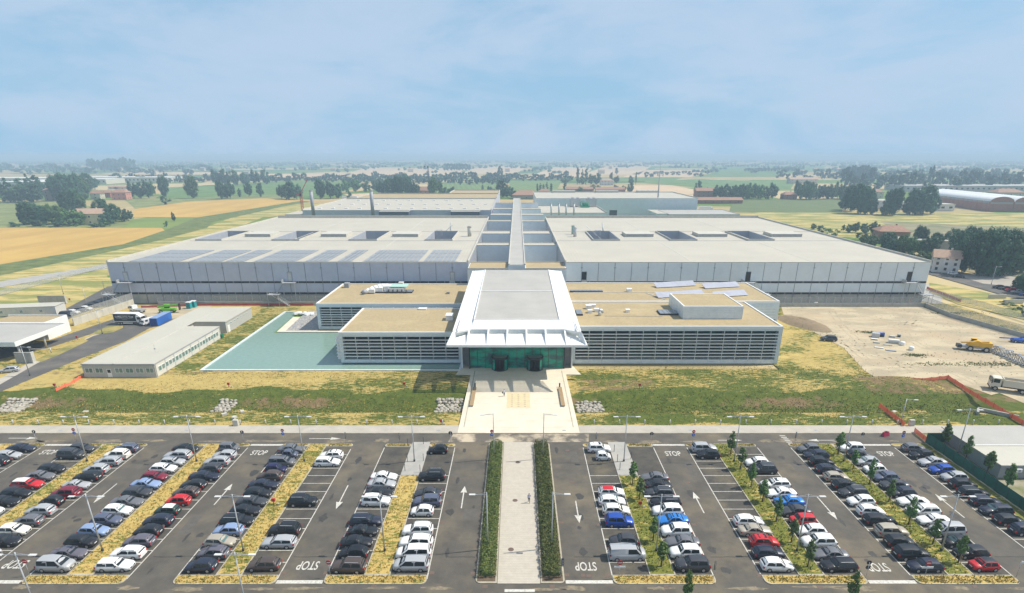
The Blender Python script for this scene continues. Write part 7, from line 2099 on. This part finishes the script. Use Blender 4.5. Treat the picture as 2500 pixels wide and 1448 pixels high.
r = thing('telehandler', 'lime green telescopic handler parked by the perimeter wall', 'telehandler', (x, y, .02), math.radians(8))
MB().box(-2.6, 2.6, -1.1, 1.1, .7, 1.5).build('body', lime, r); MB().box(-1.2, .5, .2, 1.15, 1.5, 2.7).build('cab', car_glass, r); MB().box(-1.3, .6, .15, 1.2, 2.7, 2.8).build('cab_roof', lime, r)
MB().mesh([(-2.9, -.9, 1.9), (-2.9, -.4, 1.9), (4.2, -.4, 2.6), (4.2, -.9, 2.6), (-2.9, -.9, 2.5), (-2.9, -.4, 2.5), (4.2, -.4, 3.1), (4.2, -.9, 3.1)], [(0, 3, 2, 1), (4, 5, 6, 7), (0, 1, 5, 4), (1, 2, 6, 5), (2, 3, 7, 6), (3, 0, 4, 7)]).build('boom', lime, r)
MB().box(4.2, 4.5, -1.2, 0, 1.0, 3.2).build('fork_carriage', dark, r); wheels(r, (-1.8, 1.8), 1.15, 1.15)
x, y = at(336, 762)
r = thing('tipper_lorry', 'small white flatbed lorry behind the printed lorry', 'lorry', (x, y, .02), math.radians(160))
cab(r, .8, 2.6, 1.0, .6, 2.4, tw); MB().box(-3.2, .7, -1.05, 1.05, .75, 1.2).build('flatbed', grey_metal, r); wheels(r, (-2, 1.7), .95, .8)
for i, (px, py) in enumerate(((463, 753), (474, 750))):
    x, y = at(px, py)
    r = thing('portable_toilet', 'teal portable toilet by the perimeter wall, the %s one' % ('left' if i == 0 else 'right'), 'portable toilet', (x, y, .02))
    tl = mat('teal_plastic', (.01, .30, .32), .5)
    MB().box(-.75, .75, -.75, .75, .05, 2.2).build('cabin', tl, r); MB().box(-.8, .8, -.8, .8, 2.2, 2.42).build('roof', white_metal, r); MB().box(-.5, .5, -.79, -.75, .15, 2.0).build('door', mat('teal_dark', (.01, .2, .24), .5), r)
# crane lorry in the yard
yel = mat('machine_yellow', (.72, .40, .02), .5)
x, y = at(2380, 856)
r = thing('mobile_crane', 'yellow mobile crane on four big wheels in the dirt yard', 'crane', (x, y, .05), math.radians(158))
MB().box(-3.8, 3.6, -1.25, 1.25, .8, 1.35).build('chassis', grey_metal, r); wheels(r, (-2.2, 1.6), 1.2, 1.5)
MB().box(-3.4, -.6, -1.15, 1.15, 1.35, 2.7).build('engine_house', yel, r)
v = [(-.6, -1.0, 1.4), (2.2, -1.0, 1.4), (1.8, -1.0, 2.3), (.2, -1.0, 3.1), (-.6, -1.0, 2.9), (-.6, 1.0, 1.4), (2.2, 1.0, 1.4), (1.8, 1.0, 2.3), (.2, 1.0, 3.1), (-.6, 1.0, 2.9)]
MB().mesh(v, [(4, 3, 2, 1, 0), (5, 6, 7, 8, 9), (0, 1, 6, 5), (1, 2, 7, 6), (2, 3, 8, 7), (3, 4, 9, 8), (4, 0, 5, 9)]).build('superstructure', yel, r)
MB().box(.1, 1.3, -1.08, -.35, 1.9, 3.25).build('cab', car_glass, r); MB().box(0, 1.4, -1.12, -.3, 3.25, 3.35).build('cab_roof', yel, r)
MB().tube((-2.6, .5, 2.9), (3.9, .5, 2.2), .3, n=4).build('boom', yel, r); MB().box(3.6, 4.6, -1.0, 1.0, .6, 1.5).build('front_frame', dark, r)
x, y = at(2462, 955)
r = thing('dump_lorry', 'cream three axle dump lorry at the right edge of the dirt yard', 'lorry', (x, y, .05), math.radians(152))
crm = mat('lorry_cream', (.66, .62, .50), .5)
MB().box(-5.2, 3.4, -.6, .6, .8, 1.2).build('chassis', dark, r); cab(r, 2.0, 4.0, 1.25, .9, 3.1, crm); wheels(r, (-3.6, -2.2, 2.9), 1.15, 1.1)
b_ = MB().box(-5.3, 1.7, -1.3, 1.3, 1.3, 1.5).box(-5.3, 1.7, -1.3, -1.18, 1.5, 2.9).box(-5.3, 1.7, 1.18, 1.3, 1.5, 2.9).box(1.55, 1.7, -1.18, 1.18, 1.5, 3.1).box(-5.3, -5.18, -1.18, 1.18, 1.5, 2.8)
b_.build('tipper_body', crm, r); MB().mesh([(-5.1, -1.15, 2.4), (1.5, -1.15, 2.4), (1.5, 1.15, 2.4), (-5.1, 1.15, 2.4), (-3, 0, 2.8), (0, .1, 2.85)], [(0, 1, 5, 4), (1, 2, 5), (2, 3, 4, 5), (3, 0, 4)]).build('load', soil_m, r)
x, y = at(2484, 836)
r = thing('boom_lift', 'blue folded boom lift behind the stacked frames', 'lift', (x, y, .05), math.radians(165))
MB().box(-1.5, 1.5, -1, 1, .4, 1.2).build('base', blue_paint, r); wheels(r, (-1.1, 1.1), 1.0, .8); MB().tube((0, 0, 1.2), (-3.5, 0, 2.6), .2, n=6).build('boom', blue_paint, r); MB().tube((0, .3, 1.3), (5, .3, 1.1), .18, n=6).build('jib', blue_paint, r)
r = thing('crane_sections', 'long line of stacked grey steel lattice frames beside the yellow crane', 'steel frames', (*at(2412, 856), .05))
fx = math.radians(-22)
for i in range(16):
    px, py = 2412 + i * 7, 852 + i * 3.2
    x, y = at(px, py); ox, oy = r.location.x, r.location.y
    f = MB(); hh = R_.uniform(1.3, 2.2)
    for (a0, a1, b0, b1) in ((-.6, .6, 0, .12), (-.6, .6, hh, hh + .12)): f.box(a0, a1, -.5, .5, b0, b1)
    for s in (-.55, .55):
        for q in (-.45, .45): f.box(s - .06, s + .06, q - .06, q + .06, .12, hh)
    f.tube((-.5, -.45, .1), (.5, -.45, hh), .05, n=4)
    f.build('frame', grey_metal, r, (x - ox, y - oy, 0), fx + R_.uniform(-.1, .1))
r = thing('beam_pile', 'two pale and yellow beams lying before the grey frames', 'beams', (*at(2432, 861), .05), fx)
MB().box(0, 4.6, -.3, .0, 0, .3).build('beam', white_metal, r); MB().box(4.3, 7.6, -.6, -.2, 0, .3).build('beam', yel, r)
# rubble in the yard
for i, (px, py, w2, d2, h2, m, l) in enumerate(((2137, 823, 2.0, 1.6, 1.3, steel, 'upright grey sheet box at the left of the yard rubble'), (2150, 822, 1.8, .8, 1.2, blue_paint, 'dark blue frame at the back of the yard rubble'),
        (2181, 838, 2.8, 1.0, 1.1, white_metal, 'white rectangular duct lying in the yard rubble'), (2135, 830, 1.8, .8, .35, white_metal, 'white board at the left of the yard rubble'), (2140, 838, 1.6, .7, .35, concrete_lt, 'pale board below the white one in the rubble'),
        (2146, 850, 2.2, .9, .2, white_panel, 'pale green board nearest the stakes in the rubble'), (2167, 844, 2.2, .5, .2, grey_metal, 'narrow grey slab in the middle of the rubble'), (2175, 857, 2.6, 1.0, .2, grey_metal, 'wide grey slab nearest the viewer in the rubble'),
        (2178, 824, 1.5, .8, .5, concrete_lt, 'small pale block behind the white duct'), (2194, 823, 1.0, .6, .9, concrete_lt, 'small cream stool shaped block at the back of the rubble'))):
    x, y = at(px, py)
    r = thing('rubble_piece', l, 'rubble', (x, y, .05), math.radians(-24), 'rubble in the dirt yard')
    MB().box(-w2 / 2, w2 / 2, -d2 / 2, d2 / 2, 0, h2).build('piece', m, r); MB().box(-w2 / 2 + .1, w2 / 2 - .2, -d2 / 2 - .05, -d2 / 2, .02, h2 * .6).build('edge_strip', dark if i % 2 else steel, r)
for px, py, l in ((2224, 855, 'white bulk bag standing beside the yard rubble'), (1991, 745, 'white bulk bag by the wall at the back of the yard'), (2202, 843, 'slumped white sack next to the rubble')):
    x, y = at(px, py); b_ = MB(); n = 10
    prof = [(.0, .62), (.2, .68), (.6, .70), (.95, .68), (1.05, .58), (1.06, .1)]
    vs = [(rr * math.cos(2 * PI * j / n) * R_.uniform(.95, 1.05), rr * math.sin(2 * PI * j / n), z) for z, rr in prof for j in range(n)]
    b_.mesh(vs, [(i * n + j, i * n + (j + 1) % n, (i + 1) * n + (j + 1) % n, (i + 1) * n + j) for i in range(5) for j in range(n)] + [tuple(range(5 * n, 6 * n))], 0, True)
    tag(b_.build('bulk_bag', white_metal, None, (x, y, .05)), l, 'bag', 'white bulk bags')
st1 = MB(); st2 = MB(); yw = MB()
for _ in range(4200):
    x = R_.uniform(68, 160); y = R_.uniform(128, 206)
    if not inside((x, y), yard_poly): continue
    near = math.hypot((x - 96) / 9, (y - 163) / 6) < 1 or math.hypot((x - 132) / 22, (y - 150) / 5) < 1
    if R_.random() > (.9 if near else .42): continue
    k = R_.uniform(.05, .17) if not near else R_.uniform(.07, .26)
    (st1 if R_.random() < .5 else st2).mesh([(x - k, y - k * .7, .04), (x + k, y - k * .8, .04), (x + k * .8, y + k, .04), (x - k * .9, y + k * .8, .04), (x - k * .3, y, .04 + k * .8), (x + k * .4, y + k * .1, .04 + k * .7)], [(0, 1, 5, 4), (1, 2, 5), (2, 3, 4, 5), (3, 0, 4)])
for cx, cy, rx, ry, n in ((*at(2235, 868), 4, 1.6, 160), (*at(2120, 812), 3.5, 1.6, 140), (*at(2290, 890), 9, 1.5, 120), (*at(2420, 890), 9, 2, 260), (*at(2330, 765), 12, 1.6, 200), (*at(2000, 800), 2, 8, 90)):
    for _ in range(n):
        x = cx + R_.gauss(0, .45) * rx; y = cy + R_.gauss(0, .45) * ry
        for _k in range(2):
            a = R_.uniform(0, 6.28); l = R_.uniform(.15, .4)
            yw.face([(x, y, .04), (x + math.cos(a) * l, y + math.sin(a) * l, .04), (x + math.cos(a + .7) * l * .6, y + math.sin(a + .7) * l * .6, R_.uniform(.12, .4))])
tag(st1.build('yard_stones', concrete_lt), 'pale stones and crumbs of concrete strewn over the dirt yard', 'stones', kind='stuff')
tag(st2.build('yard_clods', soil_m), 'brown clods of earth strewn over the dirt yard', 'clods', kind='stuff')
tag(yw.build('yard_weeds', green_blade), 'patches of weeds growing in the dirt yard', 'weeds', kind='stuff')
r = thing('culvert', 'concrete culvert head with steel grille under the yard edge', 'culvert', (*at(2385, 1003), -1.2), math.radians(-38))
MB().box(0, 7, 0, .35, 0, 2.0).box(-.1, .3, -2.5, 0, 0, 1.9).build('headwall', concrete, r); MB().box(1.5, 3.6, -.05, 0, .1, 1.3).build('opening', dark, r)
for k in range(5): MB().box(1.4 + k * .5, 1.55 + k * .5, -1.4, -1.3, 0, 1.0).build('bar', steel, r)
for px, py, l in ((2178, 739, 'small dark excavator arm by the wall behind the yard'),):
    x, y = at(px, py); r = thing('excavator', l, 'excavator', (x, y, 0), 2.8)
    MB().box(-1.6, 1.6, -1.1, 1.1, .1, .8).build('tracks', dark, r); MB().box(-1.6, 1.0, -1, 1, .85, 2.0).build('body', concrete_lt, r); MB().box(.0, 1.0, -.9, 0, 2.0, 2.7).build('cab', car_glass, r)
    MB().tube((1, .3, 1.4), (3.6, .3, 3.4), .2, n=5).tube((3.6, .3, 3.4), (5.2, .3, 1.2), .15, n=5).build('boom', concrete_lt, r)

# ------------------------------------------------------------------ tower cranes
def lattice_crane(px, py, h, jib, col, label, folded=False):
    x, y = at(px, py); r = thing('tower_crane', label, 'crane', (x, y, 0))
    m = mat('crane_' + col, {'red': (.5, .07, .05), 'blue': (.1, .12, .2)}[col], .6)
    b_ = MB(); s = .8
    for a in (-s, s):
        for c in (-s, s): b_.box(a - .13, a + .13, c - .13, c + .13, 0, h)
    k = int(h / 2.4)
    for i in range(k):
        z0, z1 = i * 2.4, (i + 1) * 2.4
        b_.tube((-s, -s, z0), (s, -s, z1), .09, n=4).tube((s, -s, z0), (s, s, z1), .09, n=4).tube((s, s, z0), (-s, s, z1), .09, n=4)
    b_.build('mast', m, r)
    j = MB()
    if folded: j.tube((0, 0, h), (7, 2, h + 12), .35, n=5).tube((0, 0, h), (-5, 0, h - 2), .3, n=5)
    else:
        j.box(-jib * .3, jib, -.5, .5, h, h + .35).box(-jib * .3, jib * .8, -.12, .12, h + 1.5, h + 1.7)
        for i in range(10): j.tube((-jib * .3 + i * jib * .11, 0, h + .3), (-jib * .3 + (i + .5) * jib * .11, 0, h + 1.6), .1, n=4)
        j.box(-jib * .32, -jib * .22, -.8, .8, h - 1.8, h + .3)
    j.build('jib', m, r); MB().box(-.7, .7, -1.4, -.7, h - 2.2, h - .3).build('cab', car_glass, r)
lattice_crane(1048, 478, 39, 16, 'blue', 'tall dark tower crane standing by the pink farmhouse')
lattice_crane(742, 536, 22, 8, 'red', 'small folded red crane beside the far left chimney', True)

# ------------------------------------------------------------------ houses
tile = mat('roof_tiles', (.38, .22, .14), .85, col2=(.28, .15, .10), scale=.8, detail=6); tile_p = mat('roof_tiles_pale', (.48, .33, .23), .85, col2=(.40, .26, .18), scale=.8)
WC = {'yellow': (.70, .62, .36), 'pink': (.58, .27, .20), 'red': (.50, .16, .10), 'stone': (.36, .30, .25), 'cream': (.62, .55, .43), 'white': (.68, .66, .62), 'brick': (.33, .16, .11), 'grey': (.40, .39, .38)}
def house(label, px, py, wdt, dep, hw, hr, rz, wc, hip=False, roof=tile, nwin=3, floors=2, group=None, cat='house', name='house'):
    x, y = at(px, py); wm = mat('house_wall_' + wc, WC[wc], .9, col2=tuple(c * .85 for c in WC[wc]), scale=.4)
    r = thing(name, label, cat, (x, y, 0), rz, group)
    a, b2 = wdt / 2, dep
    bd = MB().box(-a, a, 0, b2, 0, hw)
    if not hip: bd.mesh([(-a, 0, hw), (-a, b2, hw), (-a, b2 / 2, hw + hr), (a, 0, hw), (a, b2, hw), (a, b2 / 2, hw + hr)], [(0, 1, 2), (3, 5, 4)])
    bd.build('wall', wm, r)
    e = .6; q = a * .45 if hip else 0
    ridge = ((-a - (0 if hip else e) + q, b2 / 2, hw + hr + .15), (a + (0 if hip else e) - q, b2 / 2, hw + hr + .15))
    sl = hr / (b2 / 2) * e
    c = [(-a - e, -e, hw - sl + .1), (a + e, -e, hw - sl + .1), (a + e, b2 + e, hw - sl + .1), (-a - e, b2 + e, hw - sl + .1)]
    v = c + list(ridge) + [(p[0], p[1], p[2] - .25) for p in c]
    fs = [(0, 1, 5, 4), (2, 3, 4, 5), (0, 6, 7, 1), (1, 7, 8, 2), (2, 8, 9, 3), (3, 9, 6, 0)]
    if hip: fs += [(1, 2, 5), (3, 0, 4)]
    else: fs += [(1, 2, 5), (3, 0, 4)]
    fs += [(6, 9, 8, 7)]
    rf = MB().mesh(v, fs).build('roof', roof, r)
    MB().box(-.4 + a * .3, .4 + a * .3, b2 / 2 + .8, b2 / 2 + 1.6, hw, hw + hr + .9).build('chimney', wm, rf)
    for fl in range(floors):
        z0 = 1.1 + fl * (hw / floors)
        for i in range(nwin):
            cx = -a + (i + .5) * wdt / nwin
            w_ = MB().box(cx - .55, cx + .55, -.07, 0, z0, z0 + 1.3).build('window', mat('shutter', (.09, .07, .055), .7), r)
            MB().box(cx - .4, cx + .4, -.09, -.07, z0 + .1, z0 + 1.2).build('pane', glass_dark, w_)
        for s in (-1, 1):
            for yy in (b2 * .3, b2 * .7):
                MB().box(*sorted((s * a, s * (a + .07))), yy - .5, yy + .5, z0, z0 + 1.3).build('window', MATS['shutter'], r)
    return r
house('yellow farmhouse with pink tiled roof among trees by the wheat', 222, 548, 22, 11, 8.6, 3.4, .12, 'yellow', roof=tile_p, nwin=3)
house('tall square stone tower house at the edge of the left wood', 124, 490, 13, 12, 12.5, 3, .1, 'stone', True, nwin=2, floors=3)
house('pink villa with hipped brown roof behind the yellow farmhouse', 292, 488, 17, 14, 9, 3.4, .1, 'pink', True, nwin=3)
house('orange red cottage beside the pink villa', 258, 482, 13, 10, 6, 2.6, .1, 'red', nwin=2)
house('pale tiled barn left of the orange red cottage', 234, 486, 12, 11, 7, 3, .1, 'cream', nwin=1)
house('low pink roofed house behind the pink villa', 300, 462, 26, 12, 4, 2.4, 0, 'cream', roof=tile_p, nwin=3, floors=1)
house('small pink roofed house left of the far sheds', 275, 462, 14, 11, 4, 2.4, 0, 'cream', roof=tile_p, nwin=2, floors=1)
house('pink farmhouse with brown roof beside the tower crane', 1040, 480, 20, 14, 8, 4.5, -.15, 'pink', nwin=3)
house('white and pink villa with roof terrace beyond the right halls', 1482, 452, 24, 14, 8.5, 3, 0, 'white', True, roof=tile_p, nwin=4)
house('long low red barn behind the right halls, the left one', 1414, 469, 42, 12, 4.5, 3, 0, 'brick', roof=tile, nwin=5, floors=1)
house('long low red barn behind the right halls, the right one', 1490, 470, 44, 12, 4.5, 3, 0, 'brick', roof=tile, nwin=5, floors=1)
house('brown hipped roof just behind the spine', 1285, 486, 36, 22, 5, 5, 0, 'stone', True, nwin=3, floors=1)
house('small tiled hut between the cypresses', 1329, 473, 16, 10, 3.5, 3, 0, 'cream', True, nwin=2, floors=1)
house('brown farmhouse at the right end of the farther halls', 1723, 481, 26, 14, 8, 3.5, 0, 'brick', nwin=4)
house('long low red roofed outbuilding at the right end of the farther halls', 1752, 497, 58, 12, 4, 2.6, 0, 'brick', nwin=6, floors=1)
house('square brown cottage above the right vineyard', 1929, 487, 16, 12, 6, 3.2, 0, 'brick', True, nwin=2)
house('pink long house in the far fields on the right', 1962, 448, 56, 16, 8, 3.5, 0, 'cream', roof=tile_p, nwin=6)
house('cream house with brown roof behind the giant trees', 2135, 484, 22, 14, 8, 3.2, 0, 'cream', True, nwin=3)
house('old weathered pale three storey house beside the street', 2305, 666, 10.5, 8, 7.4, 2.8, -.5, 'white', roof=tile_p, nwin=3, floors=3)
house('low brick farm building with tiled roof in the thicket', 2180, 590, 18, 14, 6.5, 3, -.25, 'brick', True, roof=tile, nwin=2, floors=1)
house('far cream house at the right edge among trees', 2465, 488, 34, 20, 9, 4, 0, 'cream', True, roof=tile, nwin=3)
def flatshed(label, px, py, wdt, dep, h, rz, wm, rm, bands=True, name='shed'):
    x, y = at(px, py); r = thing(name, label, 'industrial shed', (x, y, 0), rz)
    MB().box(-wdt / 2, wdt / 2, 0, dep, 0, h).build('wall', wm, r); MB().box(-wdt / 2 - .3, wdt / 2 + .3, -.3, dep + .3, h, h + .5).build('roof', rm, r)
    if bands:
        n = int(wdt / 8)
        g = MB().box(-1.6, 1.6, -.1, 0, h * .4, h * .7).data('window', glass_dark)
        for i in range(n): link('window', g, r, (-wdt / 2 + (i + .5) * wdt / n, 0, 0))
for i, (px, py, wdt, h) in enumerate(((32, 450, 150, 11), (60, 464, 90, 12), (115, 456, 90, 10), (165, 450, 150, 9), (285, 446, 210, 10))):
    flatshed('long cream industrial shed in the left distance, %s from the left' % ORD[i], px, py, wdt, 60, h, .02, mat('shed_cream', (.6, .55, .45), .8), mat('shed_roof', (.68, .66, .6), .7))
flatshed('long low building with pale flat roof in the thicket', 2262, 612, 38, 14, 5.5, -.32, mat('house_wall_cream', WC['cream'], .9), prefab_roof)
flatshed('white workshop between the giant trees, the left one', 2158, 507, 34, 20, 7, 0, mat('house_wall_white', WC['white'], .9), prefab_roof)
flatshed('white workshop between the giant trees, the right one', 2205, 512, 30, 20, 7, 0, mat('house_wall_white', WC['white'], .9), prefab_roof)
flatshed('small white annex beside the vaulted brick halls', 2300, 515, 24, 16, 6, 0, mat('house_wall_white', WC['white'], .9), prefab_roof)
flatshed('long grey industrial roofs behind the vaulted brick halls', 2420, 468, 260, 60, 8, -.05, mat('house_wall_grey', WC['grey'], .9), roof_grey)
flatshed('pale shed on the horizon fields, left of the crane', 865, 408, 110, 40, 9, 0, mat('shed_cream', (.6, .55, .45), .8), MATS['shed_roof'], False)
flatshed('small pale shed far off beside the left wood', 760, 406, 60, 30, 9, 0, mat('shed_cream', (.6, .55, .45), .8), MATS['shed_roof'], False)
# vaulted brick halls
brick_m = mat('brick_wall', (.38, .16, .10), .9, col2=(.3, .13, .09), scale=.5)
a = at(2412, 516)
r = thing('vaulted_hall', 'long red brick hall under twin white barrel roofs', 'industrial hall', (a[0], a[1], 0), -.12)
Wv = 22; Lv = 150
for k in range(2):
    x0 = k * (Wv + .6)
    vs = []; n = 12
    for yy in (0, Lv):
        for i in range(n + 1):
            t_ = PI * i / n; vs.append((x0 + Wv / 2 - Wv / 2 * math.cos(t_), yy, 9.5 + 4.6 * math.sin(t_)))
    MB().mesh(vs, [(i, i + 1, n + 2 + i, n + 1 + i) for i in range(n)], 0, True).build('vault', white_metal, r)
    MB().mesh([(v_[0], .3, v_[2] - .35) for v_ in vs[:n + 1]], [tuple(range(n, -1, -1))]).build('gable', brick_m, r)
    MB().box(x0, x0 + Wv, .3, Lv, 0, 9.4).build('wall', brick_m, r)
    MB().box(x0 + .5, x0 + Wv - .5, .2, .3, 7.2, 8.8).build('clerestory', grey_metal, r)
MB().box(-.15, 0, 2, Lv, 7.6, 9.2).build('clerestory', grey_metal, r)
for i in range(18): MB().box(-.25, -.01, 4 + i * 8, 4.6 + i * 8, 0, 9.4).build('pier', brick_m, r)
# scattered far houses
for i in range(46):
    r_ = random.Random(100 + i)
    px = r_.choice((r_.uniform(0, 640), r_.uniform(0, 640), r_.uniform(700, 1700), r_.uniform(1900, 2500))); py = r_.uniform(395, 428)
    x, y = at(px, py)
    h = thing('far_house', 'tiny pale house with tiled roof far out on the hazy plain', 'house', (x, y, 0), r_.uniform(-.3, .3), 'far houses on the plain')
    w2 = r_.uniform(9, 22); hh = r_.uniform(6, 10)
    MB().box(-w2 / 2, w2 / 2, 0, 11, 0, hh).build('wall', mat('house_wall_cream', WC['cream'], .9), h)
    MB().mesh([(-w2 / 2 - .5, -.5, hh), (w2 / 2 + .5, -.5, hh), (w2 / 2 + .5, 11.5, hh), (-w2 / 2 - .5, 11.5, hh), (-w2 / 2, 5.5, hh + 3), (w2 / 2, 5.5, hh + 3)], [(0, 1, 5, 4), (1, 2, 5), (2, 3, 4, 5), (3, 0, 4), (3, 2, 1, 0)]).build('roof', tile_p, h)
# white tent and lorry behind the halls
for px, py, l in ((858, 488, 'white lorry trailer parked behind the left halls'), (1722, 515, 'white van parked beyond the low domed building')):
    x, y = at(px, py); r = thing('parked_lorry', l, 'lorry', (x, y, 0), .05); w2 = 11 if px < 1000 else 7
    MB().box(-w2, w2 * .7, -1.5, 1.5, 1.0, 4.6).build('trailer', white_metal, r); MB().box(w2 * .75, w2, -1.4, 1.4, .8, 3.6).build('cab', white_metal, r); wheels(r, (-w2 * .7, w2 * .85), 1.4, 1.2)

# ------------------------------------------------------------------ people
skin = mat('skin', (.45, .26, .18), .6); hair = mat('hair', (.04, .025, .018), .8)
def person(label, x, y, z, rz, shirt, trousers, stride=.28, lean=0.0, hgt=1.78):
    root = thing('person', label, 'person', (x, y, z), rz)
    J = {'pelvis': (0, 0, .95, .135), 'waist': (.02 + lean * .2, 0, 1.12, .125), 'chest': (.03 + lean * .5, 0, 1.34, .155), 'neck': (.04 + lean * .75, 0, 1.51, .06), 'head': (.06 + lean, 0, 1.64, .095), 'crown': (.05 + lean, 0, 1.74, .075),
         'hipl': (0, .09, .90, .10), 'hipr': (0, -.09, .90, .10), 'kneel': (stride * .65, .10, .50, .065), 'kneer': (-stride * .2, -.10, .49, .065), 'ankl': (stride, .10, .08, .042), 'ankr': (-stride * 1.1, -.10, .13, .042),
         'toel': (stride + .17, .11, .035, .035), 'toer': (-stride * 1.1 + .13, -.11, .04, .035),
         'shl': (.03 + lean * .6, .19, 1.43, .06), 'shr': (.03 + lean * .6, -.19, 1.43, .06), 'ell': (-.08, .25, 1.16, .042), 'elr': (.1 + lean * .4, -.25, 1.16, .042), 'wrl': (-.02, .25, .92, .03), 'wrr': (.26 + lean * .5, -.23, .98, .03), 'hal': (.02, .25, .83, .035), 'har': (.32 + lean * .5, -.22, .92, .035)}
    E_ = [('pelvis', 'waist'), ('waist', 'chest'), ('chest', 'neck'), ('neck', 'head'), ('head', 'crown'), ('pelvis', 'hipl'), ('pelvis', 'hipr'), ('hipl', 'kneel'), ('hipr', 'kneer'), ('kneel', 'ankl'), ('kneer', 'ankr'), ('ankl', 'toel'), ('ankr', 'toer'),
          ('chest', 'shl'), ('chest', 'shr'), ('shl', 'ell'), ('shr', 'elr'), ('ell', 'wrl'), ('elr', 'wrr'), ('wrl', 'hal'), ('wrr', 'har')]
    k = list(J); me = bpy.data.meshes.new('body')
    me.from_pydata([J[i][:3] for i in k], [(k.index(a), k.index(b_)) for a, b_ in E_], [])
    o = link('tmp_body', me)
    o.modifiers.new('s', 'SKIN'); sv = me.skin_vertices[0].data
    for i, n in enumerate(k): sv[i].radius = (J[n][3], J[n][3]); sv[i].use_root = (n == 'pelvis')
    ss = o.modifiers.new('u', 'SUBSURF'); ss.levels = 2; ss.render_levels = 2
    dg = bpy.context.evaluated_depsgraph_get()
    me2 = bpy.data.meshes.new_from_object(o.evaluated_get(dg)); bpy.data.objects.remove(o)
    me2.materials.clear()
    for m in (shirt, trousers, skin, hair, trim_m): me2.materials.append(m)
    for p in me2.polygons:
        c = p.center; zz = c.z; p.use_smooth = True
        arm = abs(c.y) > .2 and .8 < zz < 1.4
        if zz > 1.68 or (zz > 1.6 and c.x < .02 + lean): p.material_index = 3
        elif zz > 1.50: p.material_index = 2
        elif arm and zz < 1.14: p.material_index = 2
        elif zz > .98 or arm: p.material_index = 0
        elif zz < .1: p.material_index = 4
        else: p.material_index = 1
    body = link('body', me2, root)
    root.scale = (hgt / 1.78,) * 3
    MB().box(-.02, .02, -.015, .015, 0, .035).build('nose', skin, root, (.15 + lean, 0, 1.63))
    return root
c_white = mat('white_shirt', (.62, .64, .68), .8); c_black = mat('black_trousers', (.02, .02, .025), .8); c_lilac = mat('lilac_shirt', (.42, .42, .62), .8); c_navy = mat('navy_trousers', (.02, .025, .05), .8); c_or = mat('orange_vest', (.8, .2, .05), .7)
x, y = at(1231, 969)
person('man in white shirt and dark trousers walking over the plaza with a bag', x, y, .12, PI / 2, c_white, c_black, .2, .12)
tag(MB().box(-.12, .12, -.2, .2, 0, .35).build('shoulder_bag', dark, None, (x - .38, y - .05, .95)), 'dark bag carried by the man on the plaza', 'bag')
x, y = at(1291.5, 1229)
person('man in pale lilac shirt walking up the paved walkway between the hedges', x, y, .10, PI / 2, c_lilac, c_navy, .26)
x, y = at(2214, 741)
person('worker in orange clothes by the wall behind the dirt yard', x, y - 1.5, 0, 0, c_or, c_or, .1)
